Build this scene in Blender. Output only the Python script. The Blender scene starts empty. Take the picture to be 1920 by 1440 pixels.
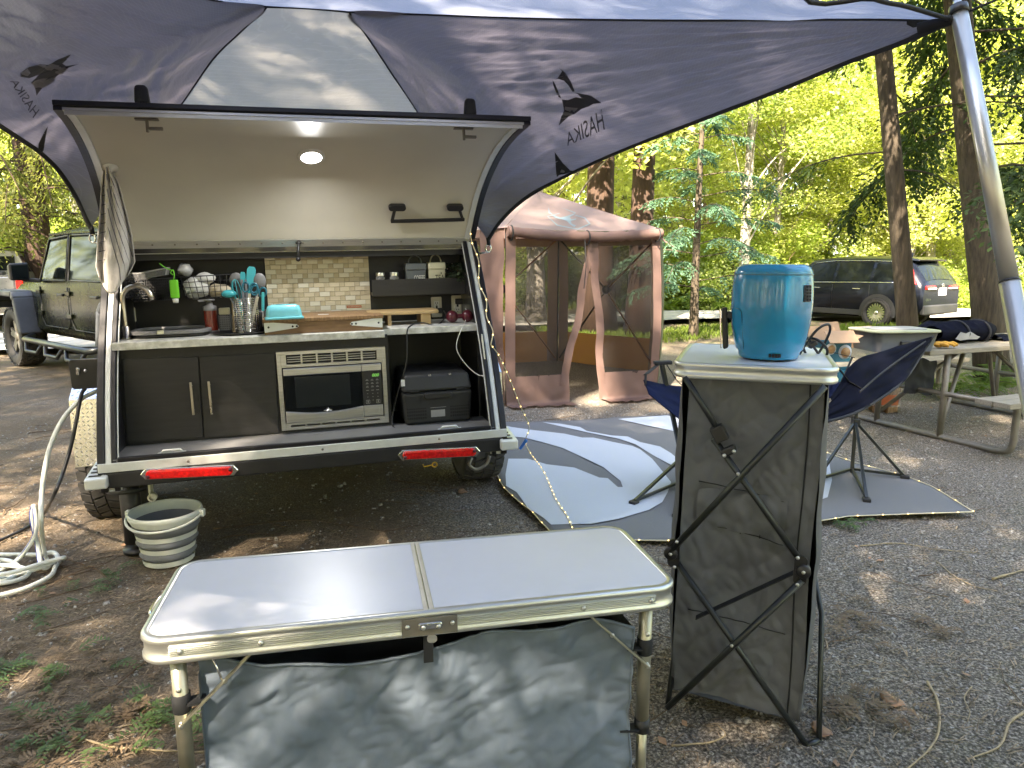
import bpy, bmesh, math, random
import numpy as np
from math import sin, cos, pi, radians, atan, atan2, sqrt, hypot
from mathutils import Vector, Matrix, noise
from mathutils.bvhtree import BVHTree

S = bpy.context.scene
COL = S.collection
R = random.Random(7)
NR = np.random.RandomState(5)

# ---------------------------------------------------------------- camera, sky, sun, exposure
FPX, PITCH, CAM_H = 1330.0, atan(230 / 1330), 1.45
cd = bpy.data.cameras.new('camera')
cam = bpy.data.objects.new('camera', cd)
COL.objects.link(cam)
cam.location = (0, 0, CAM_H)
cam.rotation_euler = (pi / 2 - PITCH, 0, 0)
cd.sensor_width = 36
cd.lens = 36 * FPX / 1920
cd.clip_start = 0.05
cd.clip_end = 600
S.camera = cam

SUN_EL, SUN_DIR = radians(44), Vector((0.36, 0.93, 0)).normalized()   # horizontal direction the light travels
w = bpy.data.worlds.new('World')
S.world = w
w.use_nodes = True
nt = w.node_tree
sky = nt.nodes.new('ShaderNodeTexSky')
sky.sky_type = 'NISHITA'
sky.sun_disc = False
sky.sun_elevation = SUN_EL
sky.sun_rotation = atan2(-SUN_DIR.x, -SUN_DIR.y)
sky.air_density = 1.0
sky.dust_density = 2.0
bg = nt.nodes['Background']
bg.inputs['Strength'].default_value = 0.15
nt.links.new(sky.outputs[0], bg.inputs['Color'])
sl = bpy.data.lights.new('sun', 'SUN')
so = bpy.data.objects.new('sun', sl)
COL.objects.link(so)
sl.energy = 5.0
sl.angle = radians(0.55)
sl.color = (1.0, 0.90, 0.76)
so.rotation_euler = Vector((SUN_DIR.x * cos(SUN_EL), SUN_DIR.y * cos(SUN_EL), -sin(SUN_EL))).to_track_quat('-Z', 'Y').to_euler()
S.view_settings.view_transform = 'Standard'
S.view_settings.look = 'None'
S.view_settings.gamma = 1.0
S.view_settings.use_curve_mapping = False
S.view_settings.exposure = 3.35
S.view_settings.use_white_balance = True
S.view_settings.white_balance_temperature = 7200
S.view_settings.white_balance_tint = 12
S.cycles.use_denoising = True
S.cycles.denoising_prefilter = 'ACCURATE'
S.cycles.max_bounces = 7
S.cycles.diffuse_bounces = 4
S.cycles.glossy_bounces = 3
S.cycles.transmission_bounces = 5
S.cycles.transparent_max_bounces = 12
S.cycles.sample_clamp_indirect = 6
S.cycles.caustics_reflective = False
S.cycles.caustics_refractive = False

# ---------------------------------------------------------------- survey of the place (photo measurements to metres)
def ray(px, py):
    x = (px - 960) / FPX
    y = (720 - py) / FPX
    return Vector((x, cos(PITCH) + y * sin(PITCH), y * cos(PITCH) - sin(PITCH)))
def at_z(px, py, z=0.0):
    r = ray(px, py)
    t = (z - CAM_H) / r.z
    return Vector((r.x * t, r.y * t, z))
def at_y(px, py, Y):
    r = ray(px, py)
    t = Y / r.y
    return Vector((r.x * t, Y, CAM_H + r.z * t))

# ---------------------------------------------------------------- materials
def _n(t, k, **kw):
    n = t.nodes.new('ShaderNode' + k)
    for a, b in kw.items():
        setattr(n, a, b)
    return n
def mat(name, col, rough=0.6, metal=0.0, var=0.12, scale=12.0, bump=0.0, bscale=60.0, stretch=(1, 1, 1), col2=None, coat=0.0, trans=0.0, tcol=None, emit=None, estr=1.0, ior=None, detail=6.0, spec=None):
    m = bpy.data.materials.new(name)
    m.use_nodes = True
    t = m.node_tree
    b = t.nodes['Principled BSDF']
    tc = _n(t, 'TexCoord')
    mp = _n(t, 'Mapping')
    mp.inputs['Scale'].default_value = stretch
    t.links.new(tc.outputs['Object'], mp.inputs[0])
    nz = _n(t, 'TexNoise')
    nz.inputs['Scale'].default_value = scale
    nz.inputs['Detail'].default_value = detail
    nz.inputs['Roughness'].default_value = 0.6
    t.links.new(mp.outputs[0], nz.inputs['Vector'])
    cr = _n(t, 'ValToRGB')
    c = Vector(col[:3])
    c2 = Vector(col2) if col2 else c * (1 + var)
    c1 = c * (1 - var) if not col2 else c
    cr.color_ramp.elements[0].position = 0.32
    cr.color_ramp.elements[1].position = 0.68
    cr.color_ramp.elements[0].color = (*c1, 1)
    cr.color_ramp.elements[1].color = (*[min(1, v) for v in c2], 1)
    t.links.new(nz.outputs['Fac'], cr.inputs[0])
    t.links.new(cr.outputs[0], b.inputs['Base Color'])
    b.inputs['Metallic'].default_value = metal
    rm = _n(t, 'MapRange')
    rm.inputs['To Min'].default_value = max(0.02, rough * 0.85)
    rm.inputs['To Max'].default_value = min(1, rough * 1.2)
    t.links.new(nz.outputs['Fac'], rm.inputs[0])
    t.links.new(rm.outputs[0], b.inputs['Roughness'])
    if coat:
        b.inputs['Coat Weight'].default_value = coat
        b.inputs['Coat Roughness'].default_value = 0.05
    if spec is not None:
        b.inputs['Specular IOR Level'].default_value = spec
    if ior:
        b.inputs['IOR'].default_value = ior
    if bump:
        n2 = _n(t, 'TexNoise')
        n2.inputs['Scale'].default_value = bscale
        n2.inputs['Detail'].default_value = 5
        t.links.new(mp.outputs[0], n2.inputs['Vector'])
        bp = _n(t, 'Bump')
        bp.inputs['Strength'].default_value = bump
        bp.inputs['Distance'].default_value = 0.01
        t.links.new(n2.outputs['Fac'], bp.inputs['Height'])
        t.links.new(bp.outputs[0], b.inputs['Normal'])
    if emit:
        b.inputs['Emission Color'].default_value = (*emit, 1)
        b.inputs['Emission Strength'].default_value = estr
    if trans:
        tb = _n(t, 'BsdfTranslucent')
        if tcol:
            tb.inputs[0].default_value = (*tcol, 1)
        else:
            t.links.new(cr.outputs[0], tb.inputs[0])
        mx = _n(t, 'MixShader')
        mx.inputs[0].default_value = trans
        t.links.new(b.outputs[0], mx.inputs[1])
        t.links.new(tb.outputs[0], mx.inputs[2])
        t.links.new(mx.outputs[0], t.nodes['Material Output'].inputs[0])
    return m
def clear_mat(name, col, opacity, rough=0.6, gloss=False):
    """a see-through sheet: woven mesh or glass"""
    m = bpy.data.materials.new(name)
    m.use_nodes = True
    t = m.node_tree
    b = t.nodes['Principled BSDF']
    b.inputs['Base Color'].default_value = (*col, 1)
    b.inputs['Roughness'].default_value = rough
    tr = _n(t, 'BsdfTransparent')
    mx = _n(t, 'MixShader')
    mx.inputs[0].default_value = opacity
    if gloss:
        fr = _n(t, 'Fresnel')
        ad = _n(t, 'Math', operation='ADD')
        ad.inputs[1].default_value = opacity
        t.links.new(fr.outputs[0], ad.inputs[0])
        t.links.new(ad.outputs[0], mx.inputs[0])
    t.links.new(tr.outputs[0], mx.inputs[1])
    t.links.new(b.outputs[0], mx.inputs[2])
    t.links.new(mx.outputs[0], t.nodes['Material Output'].inputs[0])
    return m
M = {}
M['black'] = mat('black plastic', (0.016, 0.016, 0.017), 0.42, var=0.2)
M['rubber'] = mat('rubber', (0.018, 0.018, 0.018), 0.8, var=0.25, bump=0.3, bscale=120)
M['seal'] = mat('rubber seal', (0.008, 0.008, 0.011), 0.35)
M['alu'] = mat('brushed aluminium', (0.62, 0.62, 0.58), 0.34, 0.9, var=0.12, stretch=(1, 1, 30))
M['alu_white'] = mat('pale anodised trim', (0.66, 0.68, 0.66), 0.4, 0.25, var=0.08)
M['chrome'] = mat('chrome', (0.8, 0.8, 0.8), 0.12, 1.0, var=0.04)
M['steel'] = mat('brushed steel', (0.58, 0.58, 0.57), 0.30, 1.0, var=0.12, scale=6, stretch=(1, 30, 30))
M['nickel'] = mat('brushed nickel', (0.52, 0.48, 0.42), 0.28, 1.0, var=0.06)
M['ply'] = mat('charcoal stained panel', (0.017, 0.016, 0.0155), 0.5, var=0.35, scale=5, stretch=(1, 1, 9), bump=0.08, bscale=30)
M['ply_dark'] = mat('black stained panel', (0.009, 0.009, 0.009), 0.5, var=0.3, scale=5, stretch=(1, 1, 9))
M['cream'] = mat('cream lid lining', (0.58, 0.56, 0.49), 0.45, var=0.04, scale=3)
M['marble'] = mat('grey white laminate', (0.40, 0.40, 0.37), 0.3, col2=(0.78, 0.78, 0.74), scale=22, detail=9)
M['floorgrey'] = mat('grey sill floor', (0.16, 0.16, 0.16), 0.4, var=0.15)
M['white'] = mat('white plastic', (0.74, 0.74, 0.70), 0.4, var=0.03)
M['ivory'] = mat('ivory plastic', (0.62, 0.60, 0.48), 0.4, var=0.03)
M['paper'] = mat('crumpled paper', (0.72, 0.72, 0.70), 0.8, var=0.1, bump=0.5, bscale=25)
M['clearbag'] = mat('clear plastic wrap', (0.45, 0.45, 0.45), 0.18, var=0.3, scale=20, bump=0.6, bscale=20)
M['teal'] = mat('turquoise plastic', (0.035, 0.36, 0.42), 0.35, var=0.05)
M['teal_dark'] = mat('dark teal plastic', (0.01, 0.13, 0.19), 0.35, var=0.05)
M['butter'] = mat('pale turquoise glazed', (0.15, 0.52, 0.60), 0.25, var=0.04)
M['fryer'] = mat('glossy teal enamel', (0.005, 0.235, 0.44), 0.22, var=0.03, coat=0.4)
M['greyplast'] = mat('mid grey plastic', (0.16, 0.16, 0.165), 0.5, var=0.08)
M['silicone'] = mat('grey silicone', (0.155, 0.165, 0.18), 0.55, var=0.08)
M['bucketwhite'] = mat('white bucket plastic', (0.63, 0.66, 0.60), 0.35, var=0.04)
M['bamboo'] = mat('pale bamboo', (0.48, 0.33, 0.16), 0.45, var=0.12, scale=6, stretch=(1, 12, 12))
M['acacia'] = mat('grained brown wood', (0.16, 0.085, 0.035), 0.45, col2=(0.33, 0.20, 0.10), scale=7, stretch=(14, 1.6, 3))
M['acacia_front'] = mat('grained brown wood front', (0.13, 0.068, 0.03), 0.5, col2=(0.22, 0.125, 0.058), scale=9, stretch=(1, 8, 8))
M['red_lens'] = mat('red lens', (0.62, 0.008, 0.008), 0.18, var=0.35, scale=60, coat=0.6)
M['green_gel'] = mat('lime green silicone', (0.16, 0.62, 0.03), 0.4, var=0.05)
M['soap'] = mat('red brown soap', (0.20, 0.022, 0.012), 0.15, var=0.15, coat=0.5)
M['maroon'] = mat('maroon plastic', (0.085, 0.008, 0.018), 0.3, var=0.1)
M['glass_dark'] = mat('dark glass', (0.006, 0.007, 0.008), 0.06, var=0.1)
M['tabletop'] = mat('white table laminate', (0.70, 0.70, 0.74), 0.33, var=0.03, scale=4)
M['canister_grey'] = mat('grey enamel', (0.10, 0.115, 0.125), 0.4, var=0.06)
M['canister_cream'] = mat('cream enamel', (0.58, 0.56, 0.40), 0.4, var=0.04)
M['sticker_red'] = mat('orange red print', (0.36, 0.09, 0.03), 0.5)
M['sticker'] = mat('sticker paper', (0.55, 0.52, 0.40), 0.5)
M['bagfab'] = mat('slate grey polyester', (0.120, 0.153, 0.195), 0.62, var=0.06, scale=30, bump=0.12, bscale=400)
M['cabfab'] = mat('dark grey polyester', (0.112, 0.118, 0.130), 0.55, var=0.08, scale=14, bump=0.12, bscale=350)
M['gunmetal'] = mat('gunmetal tube', (0.045, 0.05, 0.05), 0.32, 0.6, var=0.1)
M['navy'] = mat('navy ripstop', (0.0035, 0.0045, 0.011), 0.8, spec=.08, var=0.2, bump=0.1, bscale=200)
M['navy_light'] = mat('blue fabric', (0.006, 0.010, 0.034), 0.8, spec=.1, var=0.2)
M['webbing'] = mat('black webbing', (0.012, 0.013, 0.015), 0.75, var=0.2)
M['hose'] = mat('white hose vinyl', (0.70, 0.71, 0.64), 0.4, var=0.05)
M['hose_blue'] = mat('blue stripe', (0.05, 0.09, 0.40), 0.4)
M['towel'] = mat('woven towel', (0.50, 0.48, 0.46), 0.9, var=0.08, scale=40, bump=0.4, bscale=160)
M['towel_line'] = mat('grey towel stripe', (0.13, 0.13, 0.15), 0.9)
M['yellow'] = mat('yellow plastic', (0.60, 0.36, 0.03), 0.45)
M['glove'] = mat('yellow suede', (0.46, 0.24, 0.03), 0.8, var=0.2)
M['card'] = mat('brown cardboard', (0.36, 0.235, 0.14), 0.8, var=0.08)
M['printblue'] = mat('blue carton print', (0.02, 0.13, 0.19), 0.5)
M['printwhite'] = mat('white carton print', (0.7, 0.7, 0.7), 0.5)
M['printfood'] = mat('tan food print', (0.50, 0.22, 0.09), 0.5, col2=(0.65, 0.40, 0.18), scale=40)
M['blue'] = mat('blue plastic', (0.02, 0.13, 0.48), 0.35)
M['string'] = mat('clear light wire', (0.62, 0.55, 0.36), 0.3)
M['bulb'] = mat('warm bulb', (0.9, 0.7, 0.3), 0.3, emit=(1.0, 0.66, 0.22), estr=.7)
M['led'] = mat('led lens', (0.9, 0.9, 0.9), 0.3, emit=(0.93, 0.97, 1.0), estr=5.0)
M['digits'] = mat('green digits', (0.02, 0.1, 0.02), 0.4, emit=(0.25, 0.8, 0.15), estr=0.10)
M['printgrey'] = mat('grey key print', (0.28, 0.28, 0.28), 0.5)
M['weathered'] = mat('weathered plank', (0.19, 0.165, 0.12), 0.75, col2=(0.29, 0.26, 0.20), scale=6, stretch=(1.2, 16, 16), bump=0.35, bscale=40)
M['galv'] = mat('dull galvanised pipe', (0.20, 0.185, 0.155), 0.55, 0.5, var=0.15)
M['stick'] = mat('bare pale stick', (0.30, 0.235, 0.14), 0.8, var=0.25, scale=30)
M['twig'] = mat('brown twig', (0.105, 0.066, 0.036), 0.85, var=0.35, scale=30)

# ---------------------------------------------------------------- mesh builders
class MB:
    def __init__(s):
        s.v = []
        s.f = []
        s.sm = []
    def add(s, vs, fs, smooth=False):
        o = len(s.v)
        s.v += [tuple(p) for p in vs]
        s.f += [tuple(i + o for i in f) for f in fs]
        s.sm += [smooth] * len(fs)
        return s
    def box(s, c, d, m=None):
        c = Vector(c)
        P = []
        for sx in (-.5, .5):
            for sy in (-.5, .5):
                for sz in (-.5, .5):
                    q = Vector((sx * d[0], sy * d[1], sz * d[2]))
                    P.append(c + (m @ q if m else q))
        return s.add(P, [(0, 1, 3, 2), (4, 6, 7, 5), (0, 4, 5, 1), (2, 3, 7, 6), (0, 2, 6, 4), (1, 5, 7, 3)])
    def hexa(s, P):
        """eight corners: bottom loop of four then top loop of four"""
        return s.add(P, [(3, 2, 1, 0), (4, 5, 6, 7), (0, 1, 5, 4), (1, 2, 6, 5), (2, 3, 7, 6), (3, 0, 4, 7)])
    def bar(s, a, b, wd, ht, up=(0, 0, 1)):
        a, b = Vector(a), Vector(b)
        d = (b - a).normalized()
        x = d.cross(Vector(up))
        if x.length < 1e-4:
            x = d.cross(Vector((0, 1, 0)))
        x.normalize()
        y = x.cross(d)
        P = []
        for q in (a, b):
            for i, j in ((-.5, -.5), (.5, -.5), (.5, .5), (-.5, .5)):
                P.append(q + x * (i * wd) + y * (j * ht))
        return s.add(P, [(3, 2, 1, 0), (4, 5, 6, 7), (0, 1, 5, 4), (1, 2, 6, 5), (2, 3, 7, 6), (3, 0, 4, 7)])
    def tube(s, pts, r, n=8, cap=True, closed=False):
        pts = [Vector(p) for p in pts]
        k = len(pts)
        rs = r if isinstance(r, (list, tuple)) else [r] * k
        P = []
        x = None
        for i, p in enumerate(pts):
            if closed:
                d = pts[(i + 1) % k] - pts[i - 1]
            else:
                d = pts[min(i + 1, k - 1)] - pts[max(i - 1, 0)]
            if d.length < 1e-9:
                d = Vector((0, 0, 1))
            d.normalize()
            if x is None:
                x = d.cross(Vector((0, 0, 1)))
                if x.length < 1e-3:
                    x = d.cross(Vector((0, 1, 0)))
            else:
                x = x - d * x.dot(d)
            x.normalize()
            y = d.cross(x)
            for j in range(n):
                a = 2 * pi * j / n
                P.append(p + x * (cos(a) * rs[i]) + y * (sin(a) * rs[i]))
        F = []
        for i in range(k if closed else k - 1):
            for j in range(n):
                i2 = (i + 1) % k
                F.append((i * n + j, i * n + (j + 1) % n, i2 * n + (j + 1) % n, i2 * n + j))
        o = len(s.v)
        s.add(P, F, True)
        if cap and not closed:
            s.f += [tuple(o + j for j in range(n))[::-1], tuple(o + (k - 1) * n + j for j in range(n))]
            s.sm += [False, False]
        return s
    def lathe(s, prof, c=(0, 0, 0), axis='z', n=24, sx=1.0, sy=1.0, smooth=True):
        c = Vector(c)
        P = []
        for r, z in prof:
            for j in range(n):
                a = 2 * pi * j / n
                q = Vector((r * cos(a) * sx, r * sin(a) * sy, z))
                if axis == 'x':
                    q = Vector((q.z, q.x, q.y))
                elif axis == 'y':
                    q = Vector((q.x, q.z, q.y))
                P.append(c + q)
        F = []
        for i in range(len(prof) - 1):
            for j in range(n):
                F.append((i * n + j, i * n + (j + 1) % n, (i + 1) * n + (j + 1) % n, (i + 1) * n + j))
        return s.add(P, F, smooth)
    def prism(s, poly, fn, d0, d1):
        """2-D outline; fn(a, b, d) gives the point"""
        k = len(poly)
        P = [fn(a, b, d0) for a, b in poly] + [fn(a, b, d1) for a, b in poly]
        F = [tuple(range(k))[::-1], tuple(range(k, 2 * k))]
        F += [(i, (i + 1) % k, (i + 1) % k + k, i + k) for i in range(k)]
        return s.add(P, F)
    def sphere(s, c, r, n=10, sc=(1, 1, 1)):
        c = Vector(c)
        P = []
        F = []
        h = n // 2
        for i in range(h + 1):
            t = pi * i / h
            for j in range(n):
                a = 2 * pi * j / n
                P.append(c + Vector((r * sin(t) * cos(a) * sc[0], r * sin(t) * sin(a) * sc[1], r * cos(t) * sc[2])))
        for i in range(h):
            for j in range(n):
                F.append((i * n + j, (i + 1) * n + j, (i + 1) * n + (j + 1) % n, i * n + (j + 1) % n))
        return s.add(P, F, True)
    def grid(s, nu, nv, fn, smooth=True):
        P = [fn(i / nu, j / nv) for j in range(nv + 1) for i in range(nu + 1)]
        F = [(j * (nu + 1) + i, j * (nu + 1) + i + 1, (j + 1) * (nu + 1) + i + 1, (j + 1) * (nu + 1) + i) for j in range(nv) for i in range(nu)]
        return s.add(P, F, smooth)
    def build(s, name, m, parent=None, bevel=0.0, seg=2, solid=0.0, sub=0):
        me = bpy.data.meshes.new(name)
        me.from_pydata([tuple(p) for p in s.v], [], s.f)
        me.polygons.foreach_set('use_smooth', s.sm)
        me.materials.append(M[m] if isinstance(m, str) else m)
        me.validate()
        o = bpy.data.objects.new(name, me)
        COL.objects.link(o)
        o.parent = parent
        if bevel or sub or solid:
            bm = bmesh.new()
            bm.from_mesh(me)
            bmesh.ops.recalc_face_normals(bm, faces=bm.faces)
            bm.to_mesh(me)
            bm.free()
        if bevel:
            b = o.modifiers.new('bevel', 'BEVEL')
            b.width = bevel
            b.segments = seg
            b.limit_method = 'ANGLE'
            b.angle_limit = radians(40)
        if solid:
            b = o.modifiers.new('thick', 'SOLIDIFY')
            b.thickness = solid
            b.offset = 0
        if sub:
            b = o.modifiers.new('smooth', 'SUBSURF')
            b.levels = b.render_levels = sub
            me.polygons.foreach_set('use_smooth', [True] * len(me.polygons))
        return o

def np_mesh(name, V, m, quads=True, mats=None, midx=None):
    """V: (k, 4 or 3, 3) separate faces"""
    V = np.asarray(V, dtype=np.float32)
    k, c = V.shape[:2]
    me = bpy.data.meshes.new(name)
    me.vertices.add(k * c)
    me.vertices.foreach_set('co', V.reshape(-1))
    me.loops.add(k * c)
    me.loops.foreach_set('vertex_index', np.arange(k * c, dtype=np.int32))
    me.polygons.add(k)
    me.polygons.foreach_set('loop_start', np.arange(0, k * c, c, dtype=np.int32))
    me.polygons.foreach_set('loop_total', np.full(k, c, dtype=np.int32))
    for q in (mats or [m]):
        me.materials.append(M[q] if isinstance(q, str) else q)
    if midx is not None:
        me.polygons.foreach_set('material_index', np.asarray(midx, dtype=np.int32))
    me.update(calc_edges=True)
    me.validate()
    return me
def link(name, me, parent=None):
    o = bpy.data.objects.new(name, me)
    COL.objects.link(o)
    o.parent = parent
    return o
def thing(name, label, cat, loc=(0, 0, 0), rz=0.0, group=None, parent_frame=None):
    o = bpy.data.objects.new(name, None)
    COL.objects.link(o)
    if parent_frame is not None:
        o.matrix_world = parent_frame @ Matrix.Translation(Vector(loc)) @ Matrix.Rotation(rz, 4, 'Z')
    else:
        o.location = loc
        o.rotation_euler = (0, 0, rz)
    o.empty_display_size = 0.1
    return tag(o, label, cat, group)
def tag(o, label, cat, group=None):
    o['label'] = label
    o['category'] = cat
    if group:
        o['group'] = group
    return o
def struct(o):
    o['kind'] = 'structure'
    return o
def stuff(o, label=None, cat=None):
    o['kind'] = 'stuff'
    if label:
        o['label'] = label
        o['category'] = cat
    return o
def catmull(pts, n=8, closed=False):
    pts = [Vector(p) for p in pts]
    k = len(pts)
    out = []
    for i in range(k if closed else k - 1):
        p0 = pts[i - 1] if closed or i > 0 else pts[0] * 2 - pts[1]
        p1 = pts[i]
        p2 = pts[(i + 1) % k]
        p3 = pts[(i + 2) % k] if closed or i + 2 < k else pts[-1] * 2 - pts[-2]
        for j in range(n):
            t = j / n
            out.append(0.5 * ((2 * p1) + (p2 - p0) * t + (2 * p0 - 5 * p1 + 4 * p2 - p3) * t * t + (3 * p1 - p0 - 3 * p2 + p3) * t ** 3))
    if not closed:
        out.append(pts[-1])
    return out
def nz(x, y, z=0.0):
    return noise.noise(Vector((x, y, z)))
def crease(x, y, z=0.0):
    return 1 - 2 * abs(noise.noise(Vector((x, y, z))))
def rrect(w_, h_, r, n=5, cx=0.0, cy=0.0):
    P = []
    for sx, sy, a0 in ((1, 1, 0), (-1, 1, pi / 2), (-1, -1, pi), (1, -1, 3 * pi / 2)):
        for i in range(n + 1):
            a = a0 + pi / 2 * i / n
            P.append((cx + sx * (w_ / 2 - r) + r * cos(a), cy + sy * (h_ / 2 - r) + r * sin(a)))
    return P
def text_faces(body, mirror=False):
    """outline of the words as a flat mesh scaled to the unit square"""
    cu = bpy.data.curves.new('words', 'FONT')
    cu.body = body
    cu.resolution_u = 3
    ob = bpy.data.objects.new('words', cu)
    COL.objects.link(ob)
    dg = bpy.context.evaluated_depsgraph_get()
    me = ob.evaluated_get(dg).to_mesh()
    V = [(v.co.x, v.co.y) for v in me.vertices]
    F = [tuple(p.vertices) for p in me.polygons]
    ob.evaluated_get(dg).to_mesh_clear()
    bpy.data.objects.remove(ob)
    x0, x1 = min(v[0] for v in V), max(v[0] for v in V)
    y0, y1 = min(v[1] for v in V), max(v[1] for v in V)
    V = [((x - x0) / (x1 - x0), (y - y0) / (y1 - y0)) for x, y in V]
    if mirror:
        V = [(1 - x, y) for x, y in V]
    return V, F
def words(body, name, m, parent, bl, br, tr, tl, mirror=False, fn=None):
    """lettering laid on the quad bl-br-tr-tl"""
    V, F = text_faces(body, mirror)
    bl, br, tr, tl = [Vector(p) for p in (bl, br, tr, tl)]
    P = [bl * (1 - a) * (1 - b) + br * a * (1 - b) + tr * a * b + tl * (1 - a) * b for a, b in V]
    if fn:
        P = [fn(p) for p in P]
    return MB().add(P, F).build(name, m, parent)
def copy_tree(o, parent=None):
    c = o.copy()
    COL.objects.link(c)
    c.parent = parent
    for ch in list(o.children):
        copy_tree(ch, c)
    return c
# ================================================================= GROUND
def ground_material():
    m = bpy.data.materials.new('gravel and forest litter')
    m.use_nodes = True
    t = m.node_tree
    b = t.nodes['Principled BSDF']
    b.inputs['Roughness'].default_value = 0.95
    tc = _n(t, 'TexCoord')
    def noi(sc, det=6, st=(1, 1, 1), rot=0.0):
        mp = _n(t, 'Mapping')
        mp.inputs['Scale'].default_value = st
        mp.inputs['Rotation'].default_value = (0, 0, rot)
        t.links.new(tc.outputs['Object'], mp.inputs[0])
        n = _n(t, 'TexNoise')
        n.inputs['Scale'].default_value = sc
        n.inputs['Detail'].default_value = det
        n.inputs['Roughness'].default_value = 0.68
        t.links.new(mp.outputs[0], n.inputs['Vector'])
        return n.outputs['Fac']
    def ramp(f, stops):
        r = _n(t, 'ValToRGB')
        e = r.color_ramp.elements
        while len(e) < len(stops):
            e.new(0.5)
        for q, (p, c) in zip(e, stops):
            q.position = p
            q.color = (*c, 1) if len(c) == 3 else c
        t.links.new(f, r.inputs[0])
        return r.outputs[0]
    def mix(f, a, c, mode='MIX'):
        x = _n(t, 'MixRGB', blend_type=mode)
        if isinstance(f, float):
            x.inputs[0].default_value = f
        else:
            t.links.new(f, x.inputs[0])
        t.links.new(a, x.inputs[1])
        t.links.new(c, x.inputs[2])
        return x.outputs[0]
    grit = ramp(noi(95, 8), [(0.36, (0.022, 0.018, 0.013)), (0.50, (0.125, 0.107, 0.084)), (0.64, (0.42, 0.37, 0.30))])
    litter = ramp(noi(38, 9, (1, 5, 1), 0.5), [(0.34, (0.022, 0.014, 0.008)), (0.52, (0.15, 0.105, 0.062)), (0.72, (0.36, 0.265, 0.165))])
    litter2 = ramp(noi(45, 9, (5, 1, 1), 0.9), [(0.30, (0.036, 0.026, 0.015)), (0.54, (0.15, 0.11, 0.07)), (0.74, (0.36, 0.275, 0.175))])
    lit = mix(0.5, litter, litter2)
    sp = _n(t, 'SeparateXYZ')
    t.links.new(tc.outputs['Object'], sp.inputs[0])
    # needles lie thicker west of the trailer, bare grit is open to the east
    mr = _n(t, 'MapRange')
    mr.inputs['From Min'].default_value = -1.0
    mr.inputs['From Max'].default_value = 0.9
    t.links.new(sp.outputs['X'], mr.inputs[0])
    ad = _n(t, 'Math', operation='MULTIPLY_ADD')
    ad.inputs[1].default_value = 0.6
    t.links.new(mr.outputs[0], ad.inputs[0])
    big = noi(0.9, 5)
    t.links.new(big, ad.inputs[2])
    sm = ramp(ad.outputs[0], [(0.42, (0, 0, 0)), (0.78, (1, 1, 1))])
    c = mix(sm, lit, grit)
    moss = ramp(noi(2.4, 7), [(0.58, (0, 0, 0)), (0.70, (1, 1, 1))])
    mc = ramp(noi(60, 6), [(0.3, (0.022, 0.026, 0.009)), (0.7, (0.07, 0.085, 0.028))])
    mf = _n(t, 'Math', operation='MULTIPLY')
    mf.inputs[1].default_value = 0.45
    t.links.new(moss, mf.inputs[0])
    c = mix(mf.outputs[0], c, mc)
    # far off: forest floor of dry leaves and low green
    far = _n(t, 'MapRange')
    far.inputs['From Min'].default_value = 8.5
    far.inputs['From Max'].default_value = 15.0
    t.links.new(sp.outputs['Y'], far.inputs[0])
    ff = ramp(noi(1.6, 9), [(0.3, (0.06, 0.045, 0.028)), (0.5, (0.14, 0.105, 0.065)), (0.62, (0.09, 0.10, 0.03)), (0.75, (0.14, 0.15, 0.05))])
    c = mix(far.outputs[0], c, ff)
    t.links.new(c, b.inputs['Base Color'])
    v = _n(t, 'TexVoronoi')
    v.inputs['Scale'].default_value = 75
    t.links.new(tc.outputs['Object'], v.inputs['Vector'])
    h = _n(t, 'Math', operation='MULTIPLY_ADD')
    h.inputs[1].default_value = -0.5
    t.links.new(v.outputs['Distance'], h.inputs[0])
    t.links.new(noi(120, 6), h.inputs[2])
    bp = _n(t, 'Bump')
    bp.inputs['Strength'].default_value = 0.9
    bp.inputs['Distance'].default_value = 0.012
    t.links.new(h.outputs[0], bp.inputs['Height'])
    t.links.new(bp.outputs[0], b.inputs['Normal'])
    return m
M['ground'] = ground_material()
def ground_z(x, y):
    f = max(0.0, min(1.0, (y - 9) / 10))
    return 0.016 * nz(x * 1.1, y * 1.1) + 0.007 * nz(x * 4, y * 4, 3) + 0.0045 * nz(x * 13, y * 13, 5) + f * 0.10 * nz(x * .35, y * .35, 9)
xs = np.concatenate([np.array([-200, -120, -70, -40, -28]), np.arange(-20, -6, .7), np.arange(-6, 6.5, .05), np.arange(6.5, 24, .7), np.array([28, 40, 70, 120, 200])])
ys = np.concatenate([np.array([-120, -60, -30, -15, -8, -4, -1]), np.arange(0.6, 9, .05), np.arange(9, 30, .6), np.array([34, 42, 60, 90, 130, 200])])
gv = [(x, y, ground_z(x, y)) for y in ys for x in xs]
nx_ = len(xs)
gf = [(j * nx_ + i, j * nx_ + i + 1, (j + 1) * nx_ + i + 1, (j + 1) * nx_ + i) for j in range(len(ys) - 1) for i in range(nx_ - 1)]
struct(MB().add(gv, gf, True).build('ground', 'ground'))

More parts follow.
